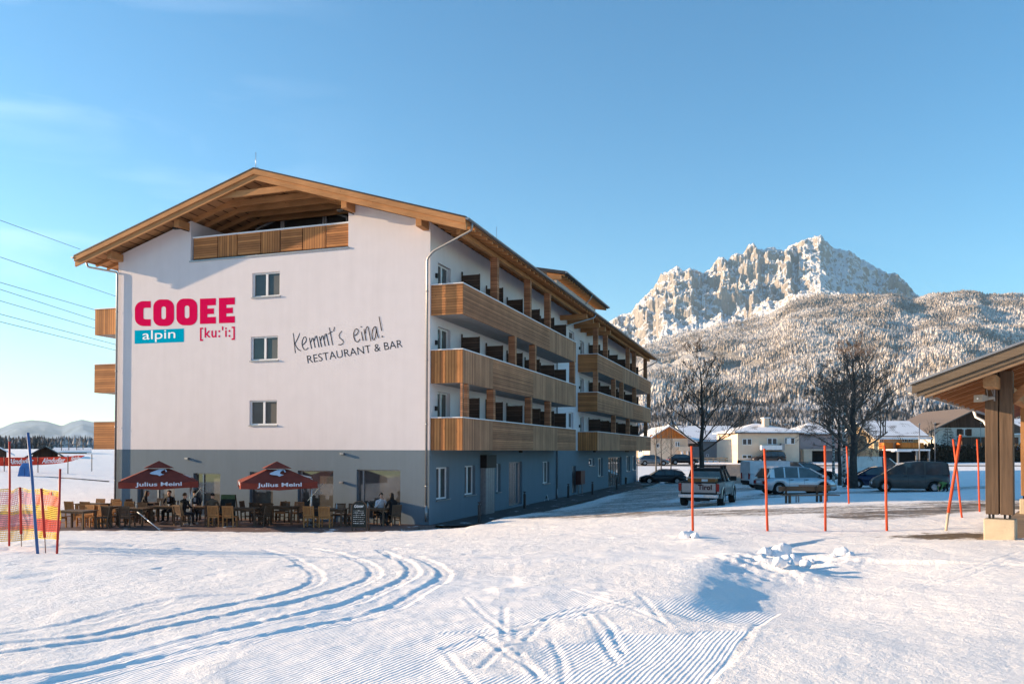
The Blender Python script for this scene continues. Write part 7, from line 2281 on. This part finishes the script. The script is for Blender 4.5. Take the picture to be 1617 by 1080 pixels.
# y shift in the wall to steepen ribs
def rockmat():
    m, nt, b = newmat('rock_and_snow'); N = nt.nodes.new; L = nt.links.new
    g = N('ShaderNodeNewGeometry'); s = N('ShaderNodeSeparateXYZ'); L(g.outputs['Normal'], s.inputs['Vector'])
    tc = N('ShaderNodeTexCoord')
    def noise(sc, d=6, r=.6, v=None):
        n = N('ShaderNodeTexNoise'); n.inputs['Scale'].default_value = sc; n.inputs['Detail'].default_value = d; n.inputs['Roughness'].default_value = r; L(v or tc.outputs['Object'], n.inputs['Vector']); return n.outputs['Fac']
    def mth(op, a, b_):
        n = N('ShaderNodeMath'); n.operation = op
        for i, v in enumerate((a, b_)):
            if isinstance(v, (int, float)): n.inputs[i].default_value = v
            else: L(v, n.inputs[i])
        return n.outputs[0]
    n1 = noise(.012, 8, .7); n2 = noise(.05, 6, .7)
    mpn = N('ShaderNodeMapping'); mpn.inputs['Scale'].default_value = (1, 1, .25); L(tc.outputs['Object'], mpn.inputs['Vector'])
    n3 = noise(.02, 8, .7, mpn.outputs['Vector'])
    mpv = N('ShaderNodeMapping'); mpv.inputs['Scale'].default_value = (1, .4, .22); L(tc.outputs['Object'], mpv.inputs['Vector'])
    n4 = noise(.075, 7, .75, mpv.outputs['Vector'])
    k = mth('ADD', mth('ADD', mth('ADD', s.outputs['Z'], mth('MULTIPLY', mth('SUBTRACT', n1, .5), .8)), mth('MULTIPLY', mth('SUBTRACT', n2, .5), .5)), mth('MULTIPLY', mth('SUBTRACT', n4, .5), 1.1))
    r = N('ShaderNodeMapRange'); r.inputs['From Min'].default_value = .57; r.inputs['From Max'].default_value = .67; L(k, r.inputs['Value'])
    cr = N('ShaderNodeValToRGB'); cr.color_ramp.elements[0].position = .3; cr.color_ramp.elements[0].color = (.22, .20, .185, 1); cr.color_ramp.elements[1].position = .66; cr.color_ramp.elements[1].color = (.50, .44, .385, 1)
    L(n3, cr.inputs['Fac'])
    mx = N('ShaderNodeMix'); mx.data_type = 'RGBA'; mx.inputs['B'].default_value = (.84, .84, .86, 1)
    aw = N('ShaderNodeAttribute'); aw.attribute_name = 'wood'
    mw = N('ShaderNodeMix'); mw.data_type = 'RGBA'; mw.inputs['A'].default_value = (.84, .84, .86, 1); mw.inputs['B'].default_value = (.40, .365, .33, 1)  # snow darkened to undergrowth brown, painting in the shade between trees
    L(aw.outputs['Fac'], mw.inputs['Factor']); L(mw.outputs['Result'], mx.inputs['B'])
    L(r.outputs['Result'], mx.inputs['Factor']); L(cr.outputs['Color'], mx.inputs['A'])
    L(mx.outputs['Result'], b.inputs['Base Color']); b.inputs['Roughness'].default_value = .9; b.inputs['Specular IOR Level'].default_value = .1
    bp = N('ShaderNodeBump'); bp.inputs['Distance'].default_value = 30; bp.inputs['Strength'].default_value = .8
    L(mth('ADD', mth('ADD', n3, mth('MULTIPLY', n4, .8)), mth('MULTIPLY', n2, .5)), bp.inputs['Height']); L(bp.outputs['Normal'], b.inputs['Normal'])
    return m
wood_shade = (1 - sstep(3300, 4100, RR)) * np.where(PX < 1110, .6, 1.0)  # mask for the shade between trees put into the snow colour
mo = grid_mesh('mountain', P3, rockmat(), {'wood': wood_shade}); tag(mo, kind='structure')

# frosted forest on the slopes: merged small trees
rgN = np.random.RandomState(12)
def forest(name, pts, H, Wd_, material):
    """pts (n,3); five-sided ragged spires with two tiers"""
    n = len(pts); k = 5
    V = []; F = []
    a0 = rgN.rand(n) * 6.28
    tiers = [(0.0, 1.0, .62), (.38, .66, 1.0)]
    off = 0
    for (zb_, rr_, zt_) in tiers:
        ring = []
        for i in range(k):
            a = a0 + i * 2 * math.pi / k
            rj = Wd_ * rr_ * (0.75 + .5 * rgN.rand(n))
            ring.append(np.stack([pts[:, 0] + np.cos(a) * rj, pts[:, 1] + np.sin(a) * rj, pts[:, 2] + H * (zb_ + .06 * rgN.rand(n))], -1))
        tip = np.stack([pts[:, 0], pts[:, 1], pts[:, 2] + H * zt_], -1)
        A = np.stack(ring + [tip], 1)                              # n, k+1, 3
        V.append(A.reshape(-1, 3))
        bi = off + np.arange(n) * (k + 1)
        for i in range(k):
            F.append(np.stack([bi + i, bi + (i + 1) % k, bi + k], -1))
        off += n * (k + 1)
    o = tri_mesh(name, np.concatenate(V), np.concatenate(F), material)
    tag(o, kind='stuff'); return o
def treemat(name, lo, hi, frost, thr=.5):
    m, nt, b = newmat(name); N = nt.nodes.new; L = nt.links.new
    g = N('ShaderNodeNewGeometry'); s = N('ShaderNodeSeparateXYZ'); L(g.outputs['Normal'], s.inputs['Vector'])
    tc = N('ShaderNodeTexCoord')
    n = N('ShaderNodeTexNoise'); n.inputs['Scale'].default_value = .05; n.inputs['Detail'].default_value = 6; n.inputs['Roughness'].default_value = .75; L(tc.outputs['Object'], n.inputs['Vector'])
    n2 = N('ShaderNodeTexNoise'); n2.inputs['Scale'].default_value = .006; n2.inputs['Detail'].default_value = 4; L(tc.outputs['Object'], n2.inputs['Vector'])
    r = N('ShaderNodeValToRGB'); r.color_ramp.elements[0].position = .38; r.color_ramp.elements[0].color = rgba(lo); r.color_ramp.elements[1].position = .62; r.color_ramp.elements[1].color = rgba(hi)
    L(n.outputs['Fac'], r.inputs['Fac'])
    ad = N('ShaderNodeMath'); ad.operation = 'ADD'; L(n.outputs['Fac'], ad.inputs[0]); L(n2.outputs['Fac'], ad.inputs[1])
    mr_ = N('ShaderNodeMapRange'); mr_.inputs['From Min'].default_value = .72 + thr * .5; mr_.inputs['From Max'].default_value = .86 + thr * .5; L(ad.outputs[0], mr_.inputs['Value'])
    mx = N('ShaderNodeMix'); mx.data_type = 'RGBA'; mx.inputs['B'].default_value = rgba(frost); L(mr_.outputs['Result'], mx.inputs['Factor']); L(r.outputs['Color'], mx.inputs['A'])
    L(mx.outputs['Result'], b.inputs['Base Color']); b.inputs['Roughness'].default_value = .95; b.inputs['Specular IOR Level'].default_value = .05
    return m
M_FROST = treemat('frosted_trees', (.23, .20, .175), (.42, .365, .315), (.66, .61, .57), .42)
M_LOWF = treemat('dark_frosted_trees', (.045, .05, .055), (.15, .14, .14), (.55, .55, .57), .52)
nr, nc = P3.shape[:2]
def sample_surface(n, mask):
    wgt = (mask[:-1, :-1] * RR[:-1, :-1] * np.gradient(rs)[:-1, None]).reshape(-1)
    # area weighting: dr * r*dphi, favour what faces us
    wgt = wgt / wgt.sum()
    idx = rgN.choice(len(wgt), n, p=wgt)
    i = idx // (nc - 1); j = idx % (nc - 1)
    u = rgN.rand(n)[:, None]; v = rgN.rand(n)[:, None]
    return (P3[i, j] * (1 - u) + P3[i + 1, j] * u) * (1 - v) + (P3[i, j + 1] * (1 - u) + P3[i + 1, j + 1] * u) * v
clear_ = fbm(X * .0016, Yw * .0012, 4, 1) + .35 * fbm(X * .006, Yw * .006, 3, 5)
mk = ((RR > 1250) & (RR < 3450) & (clear_ < .36 + .3 * sstep(1150, 1300, PX))).astype(float) * (0.12 + sstep(1200, 2600, RR))
mk2 = ((RR >= 3300) & (RR < 4700) & (clear_ < np.where(PX < 1110, -.12, .16))).astype(float) * (1 - sstep(3350, 4600, RR))
p1_ = sample_surface(135000, mk); h = 8 + 14 * rgN.rand(len(p1_)) ** 1.4
forest('forest_upper', p1_ - [0, 0, 2], h, h * .24, M_FROST)
p2_ = sample_surface(20000, mk2); h = 11 + 10 * rgN.rand(len(p2_))
forest('forest_sparse', p2_ - [0, 0, 2], h, h * .24, M_FROST)
mk3 = ((RR > 710) & (RR < 1500) & (clear_ < .40)).astype(float) * (1 - sstep(1150, 1500, RR))
p3_ = sample_surface(15000, mk3); h = 11 + 9 * rgN.rand(len(p3_))
forest('forest_lower', p3_ - [0, 0, 1], h, h * .24, M_LOWF)
# valley trees behind the houses and left distance
def strip(n, px0, px1, Y0, Y1, H0, H1, name, m, zoff=0):
    px = px0 + (px1 - px0) * rgN.rand(n); Yv = Y0 + (Y1 - Y0) * rgN.rand(n)
    xx = (px - PW / 2) / FPX * Yv
    zz = ground_z(xx, Yv)
    h = H0 + (H1 - H0) * rgN.rand(n) ** 1.5
    forest(name, np.stack([xx, Yv, zz - .5 + zoff], -1), h, h * .2, m)
strip(1500, 990, 1700, 420, 700, 7, 15, 'valley_trees', M_LOWF)
M_LEFTF = treemat('distant_bare_wood', (.05, .05, .055), (.12, .11, .11), (.4, .4, .42), .62)
strip(4500, -250, 260, 560, 760, 4, 11, 'distant_wood', M_LEFTF)
# the slope and wood behind the photographer, seen mirrored in the restaurant windows
bx_, by_ = np.meshgrid(np.linspace(-260, 260, 120), np.linspace(-10.0, -260, 60))
bz_ = ground_z(bx_ * 0 + np.clip(bx_, -40, 40), by_ * 0 - 10.0) + 0.17 * (-10 - by_) + .5 * fbm(bx_ * .05, by_ * .05, 3, 2)
bz_[0] = ground_z(np.clip(bx_[0], -40, 40), by_[0]) - .25
so_ = grid_mesh('snow_slope', np.stack([bx_, by_, bz_], -1)[::-1], mat('snow_far', (.86, .85, .84), .8, var=.03)); tag(so_, kind='structure')
qx = rgN.uniform(-240, 240, 2600); qy = rgN.uniform(-250, -125, 2600)
qh = 8 + 10 * rgN.rand(2600)
forest('wood_behind', np.stack([qx, qy, 1.0 + .17 * (-10 - qy)], -1), qh, qh * .22, M_LOWF)
# far blue hills on the left
DP = [(-500, 672), (-200, 686), (-60, 690), (0, 678), (22, 669), (49, 665), (73, 667), (98, 674.5), (111, 668), (129, 664), (151, 669), (169, 678), (230, 690), (400, 690), (700, 698)]
dc = np.arange(-500, 760, 4.0); dp = np.interp(dc, [a for a, b in DP], [b for a, b in DP])
dr = np.linspace(7500, 19000, 90)
DX, DR = np.meshgrid(dc, dr)
tt = (DR - 7500) / (16500 - 7500)
DZ = ((711 - (706 + (np.repeat(dp[None], 90, 0) - 706) * sstep(.15, 1.0, tt))) * DR / FPX) * np.where(tt <= 1, 1, np.clip(1 - (tt - 1) * 3, 0, 1))
DZ += 90 * fbm(DX * .03, DR * .0006, 5, 2) * sstep(.2, .6, tt) * (1 - np.exp(-((DR - 16500) / 1500) ** 2))
DXw = (DX - PW / 2) / FPX * DR
mdh = mat('haze_blue_snow_and_forest', (.11, .17, .27), .95, var=.5, scale=.0012)  # blue of the distant haze painted into the hills' own colour
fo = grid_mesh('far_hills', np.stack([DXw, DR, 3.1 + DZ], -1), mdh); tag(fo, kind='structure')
# ================================================================ haze
hzb = MB(); hzb.box(-26000, -300, -60, 12000, 19500, 1760)
ho = hzb.build('haze', None) if False else None
hm_ = bpy.data.materials.new('air'); hm_.use_nodes = True
for n in list(hm_.node_tree.nodes): hm_.node_tree.nodes.remove(n)
vo_ = hm_.node_tree.nodes.new('ShaderNodeOutputMaterial'); pv = hm_.node_tree.nodes.new('ShaderNodeVolumePrincipled')
pv.inputs['Color'].default_value = (.60, .80, 1.0, 1); pv.inputs['Density'].default_value = 3.8e-5; pv.inputs['Anisotropy'].default_value = 0.2
hm_.node_tree.links.new(pv.outputs[0], vo_.inputs['Volume'])
HAZE = True
if HAZE:
    ho = hzb.build('haze', hm_); tag(ho, kind='stuff')
# ================================================================ people
M_SKIN = mat('skin', (.50, .30, .21), .6, var=.06)
def figure(name, label, loc, rz, joints, cloth, legs, hair, hair_len='short', hat=None, scarf=None, scale=1.0):
    """joints: dict of 3D points (figure faces +y). One continuous body grown from a skinned skeleton."""
    J = {k: Vector(v) for k, v in joints.items()}
    names = []; pos = []; rad = []; edges = []
    def add(n, p, r):
        names.append(n); pos.append(Vector(p)); rad.append(r if isinstance(r, tuple) else (r, r)); return len(names) - 1
    pel = add('pelvis', J['pelvis'], (.155, .12)); ch = add('chest', J['chest'], (.165, .12)); sh_ = add('shoulders', J['chest'].lerp(J['neck'], .65), (.12, .09))
    nk = add('neck', J['neck'], .058); hb_ = add('headb', J['head'] + Vector((0, 0, -.06)), (.072, .08)); hd_ = add('head', J['head'] + Vector((0, 0, .03)), (.08, .092)); ht = add('headt', J['head'] + Vector((0, -.005, .09)), .055)
    edges += [(pel, ch), (ch, sh_), (sh_, nk), (nk, hb_), (hb_, hd_), (hd_, ht)]
    for s in ('L', 'R'):
        a = add('sh' + s, J['sh' + s], .062); e = add('el' + s, J['el' + s], .046); wv = add('wr' + s, J['wr' + s], .030)
        d = (J['wr' + s] - J['el' + s]).normalized()
        pm_ = add('palm' + s, J['wr' + s] + d * .06, (.034, .018))
        edges += [(sh_, a), (a, e), (e, wv), (wv, pm_)]
        up = Vector((0, 0, 1)); sd = d.cross(up).normalized()
        if 'inner' in J: pass
        for k, (o_, l_) in enumerate(((-.030, .062), (-.010, .075), (.010, .070), (.028, .055))):
            b0_ = J['wr' + s] + d * .085 + sd * o_
            f1 = add('f', b0_, .0095); f2 = add('f', b0_ + d * l_ * .55 - up * .012, .009); f3 = add('f', b0_ + d * l_ * .9 - up * .035, .0075)
            edges += [(pm_, f1), (f1, f2), (f2, f3)]
        th = J['wr' + s] + d * .03 + sd * (.04 if s == 'L' else -.04)
        t1_ = add('t', th, .011); t2_ = add('t', th + d * .035 + sd * (.015 if s == 'L' else -.015), .009); edges += [(pm_, t1_), (t1_, t2_)]
        h_ = add('hip' + s, J['hip' + s], .095); kn = add('kn' + s, J['kn' + s], .068); an = add('an' + s, J['an' + s], .045); hl = add('toe' + s, J['toe' + s], (.045, .03))
        edges += [(pel, h_), (h_, kn), (kn, an), (an, hl)]
    me = bpy.data.meshes.new('p'); me.from_pydata([tuple(p) for p in pos], edges, [])
    o = bpy.data.objects.new('p', me); COL.objects.link(o)
    md = o.modifiers.new('s', 'SKIN'); md.use_smooth_shade = True
    for i, r in enumerate(rad):
        me.skin_vertices[0].data[i].radius = r
    me.skin_vertices[0].data[0].use_root = True
    sb = o.modifiers.new('ss', 'SUBSURF'); sb.levels = 2
    dg = bpy.context.evaluated_depsgraph_get()
    m2 = bpy.data.meshes.new_from_object(o.evaluated_get(dg)); bpy.data.objects.remove(o)
    m2.name = 'body'
    for m_ in (cloth, legs, M_SKIN): m2.materials.append(m_)
    for p_ in m2.polygons:
        c = p_.center
        # nearest joint decides clothing
        best, bi = 9, 0
        for i, q in enumerate(pos):
            d_ = (q - c).length - rad[i][0]
            if d_ < best: best, bi = d_, i
        n_ = names[bi]
        p_.material_index = 2 if (n_ in ('headb', 'head', 'headt', 'f', 't') or n_.startswith('palm')) else 1 if n_[:3] in ('hip', 'knL', 'knR', 'anL', 'anR', 'toe') else 0
        p_.use_smooth = True
    body = bpy.data.objects.new(name, m2); COL.objects.link(body)
    body.location = loc; body.rotation_euler = (0, 0, rz); body.scale = (scale,) * 3
    tag(body, label, 'person', 'guests on the terrace' if 'child' not in label else None)
    hc = J['head']
    # hair shell
    bm = bmesh.new(); bmesh.ops.create_icosphere(bm, subdivisions=3, radius=1)
    for v in bm.verts:
        v.co = Vector((v.co.x * .092, v.co.y * .104, v.co.z * .105))
    dl = [v for v in bm.verts if v.co.y > .03 and v.co.z < .045]
    bmesh.ops.delete(bm, geom=dl, context='VERTS')
    if hair_len == 'long':
        for v in bm.verts:
            if v.co.z < -.02: v.co.z = v.co.z * 3.4; v.co.y -= .02
    else:
        bmesh.ops.delete(bm, geom=[v for v in bm.verts if v.co.z < -.045], context='VERTS')
    mh = bpy.data.meshes.new('hair'); bm.to_mesh(mh); bm.free(); mh.materials.append(hair)
    h2 = bpy.data.objects.new('hair', mh); COL.objects.link(h2); h2.parent = body; h2.location = hc + Vector((0, -.012, .045))
    g = MB()
    for s in (-1, 1): g.lathe([(0, -.004), (.010, -.002), (.010, .003), (0, .006)], 8, c=(hc.x + s * .031, hc.y + .088, hc.z + .025), axis='y')
    g.build('eyes', M_BLACK, body)
    g = MB(); g.hexa([(hc.x - .012, hc.y + .085, hc.z - .015), (hc.x + .012, hc.y + .085, hc.z - .015), (hc.x + .01, hc.y + .112, hc.z - .012), (hc.x - .01, hc.y + .112, hc.z - .012)], [(hc.x - .006, hc.y + .085, hc.z + .03), (hc.x + .006, hc.y + .085, hc.z + .03), (hc.x + .004, hc.y + .092, hc.z + .028), (hc.x - .004, hc.y + .092, hc.z + .028)]); g.build('nose', M_SKIN, body)
    g = MB(); g.box(hc.x - .022, hc.y + .086, hc.z - .042, hc.x + .022, hc.y + .093, hc.z - .034); g.build('mouth', mat('lips', (.3, .1, .08), .6), body)
    if hat:
        g = MB(); g.smooth = True
        g.lathe([(.10, .02), (.108, .06), (.10, .11), (.06, .145), (0, .155)], 16, c=(hc.x, hc.y, hc.z)); g.smooth = False
        g.box(hc.x - .07, hc.y + .06, hc.z + .045, hc.x + .07, hc.y + .17, hc.z + .057); g.build('cap', hat, body)
    if scarf:
        g = MB(); g.box(hc.x - .05, hc.y + .05 + J['chest'].y - hc.y + .06, J['chest'].z - .02, hc.x + .05, J['chest'].y + .135, J['neck'].z - .05); g.build('shirt_front', scarf, body)
    return body
def seated(lean=.05, head=(0, .06), armz=.74, reach=.34, twist=0, hands_up=False):
    j = dict(pelvis=(0, 0, .55), chest=(0, lean, .90), neck=(0, lean + .03, 1.13), head=(head[0], lean + head[1], 1.27))
    for s, k in (('L', -1), ('R', 1)):
        j['sh' + s] = (k * .19, lean, 1.05); j['el' + s] = (k * .26, lean + .12, .80)
        j['wr' + s] = (k * .12, lean + reach, armz + .03) if not hands_up else (k * .07, lean + .24, 1.12)
        j['hip' + s] = (k * .10, .05, .52); j['kn' + s] = (k * .13, .46, .50); j['an' + s] = (k * .13, .44, .09); j['toe' + s] = (k * .14, .60, .04)
    return j
CBLK = mat('black_coat', (.015, .015, .017), .85); CNAVY = mat('dark_navy_coat', (.02, .024, .035), .85); CTAN = mat('tan_jacket', (.11, .085, .06), .85); CWHT = mat('white_sweater', (.55, .56, .6), .9)
CJN = mat('dark_jeans', (.02, .024, .032), .85); HDK = mat('dark_hair', (.018, .013, .01), .7); HBR = mat('brown_hair', (.06, .035, .02), .7)
M_BENCHD = M_TEAKD
def sit(px, py, rz, label, yoff=0, **kw):
    p = tp(px, py)
    # chair under the guest (same chair kind), then the guest
    place('darkchair', p.x, p.y, rz, 'dark wooden chair under the ' + ' '.join(label.split(',')[0].split()[:11]), GC)
    return figure('person', label, (p.x, p.y, ZT - .02), rz, **kw)
sit(269, 821.5, math.pi - .1, 'bearded guest in a black coat facing the camera, at the left parasol', joints=seated(.06), cloth=CBLK, legs=CJN, hair=HDK, scarf=mat('grey_shirt', (.3, .3, .32), .8))
sit(308, 821.5, math.pi + .25, 'guest in a dark cap and dark coat next to the parasol mast', joints=seated(.04, hands_up=False), cloth=CNAVY, legs=CJN, hair=HDK, hat=CBLK, scarf=mat('light_collar', (.4, .42, .45), .8))
sit(222, 823, -math.pi / 2 + .5, 'guest with long brown hair leaning over the leftmost parasol table', joints=seated(.16, head=(0, .12)), cloth=CBLK, legs=CJN, hair=HBR, hair_len='long')
sit(334, 829.5, .15, 'guest in a tan jacket seen from behind, right of the mast', joints=seated(.10), cloth=CTAN, legs=CJN, hair=HDK)
sit(287, 829.5, -.5, 'guest in a black coat turned away, before the capped guest', joints=seated(.10), cloth=CBLK, legs=CJN, hair=HBR)
sit(601, 824.5, math.pi + .5, 'guest in a white sweater with folded hands at the large right window', joints=seated(.06, hands_up=True), cloth=CWHT, legs=CJN, hair=HDK)
sit(621, 829, .75, 'guest with long dark hair seen from behind at the large right window', joints=seated(.08), cloth=CBLK, legs=CJN, hair=HDK, hair_len='long')
# child bending down behind the family van
p = gp(1491, 776)
jb = dict(pelvis=(0, -.12, .46), chest=(0, .12, .50), neck=(0, .26, .44), head=(0, .33, .36))
for s, k in (('L', -1), ('R', 1)):
    jb['sh' + s] = (k * .15, .20, .46); jb['el' + s] = (k * .19, .26, .28); jb['wr' + s] = (k * .12, .30, .13)
    jb['hip' + s] = (k * .09, -.12, .42); jb['kn' + s] = (k * .14, -.08, .25); jb['an' + s] = (k * .15, -.12, .07); jb['toe' + s] = (k * .16, .0, .035)
figure('person', 'small child in a green snowsuit bending down beside the family van', (p.x, p.y, p.z), R(100), joints=jb, cloth=mat('green_snowsuit', (.12, .22, .07), .8), legs=CBLK, hair=mat('sandy_hair', (.25, .15, .06), .7))
# bottles and cups on the guests' tables
bt = None
M_CUP = mat('white_cup', (.7, .7, .7), .4); M_BOT = mat('clear_bottle', (.35, .38, .4), .2)
for ti, lst in ((6, [(-.3, .1, 'b'), (.15, -.05, 'c'), (.4, .2, 'b')]), (7, [(-.35, .1, 'c'), (.05, 0, 'b')]), (10, [(-.1, .1, 'c'), (.3, -.1, 'b')]), (5, [(.1, 0, 'b')]), (11, [(.1, .1, 'c'), (-.2, .0, 'b')])):
    p, rot = TPOS[ti]
    for (dx, dy, k) in lst:
        g = MB()
        g.lathe([(0, 0), (.035, 0), (.036, .13), (.014, .19), (.014, .25), (0, .25)] if k == 'b' else [(0, 0), (.03, 0), (.042, .08), (.036, .08), (.026, .01), (0, .01)], 12)
        o = g.build('bottle' if k == 'b' else 'cup', M_BOT if k == 'b' else M_CUP)
        o.location = (p.x + dx, p.y + dy, ZT + .746)
        tag(o, ('clear bottle' if k == 'b' else 'white cup') + ' on the table ' + TB[ti][4] + (', left' if dx < 0 else ', right' if dx > .2 else ', centre'), 'bottle' if k == 'b' else 'cup', 'bottles and cups on the terrace tables')
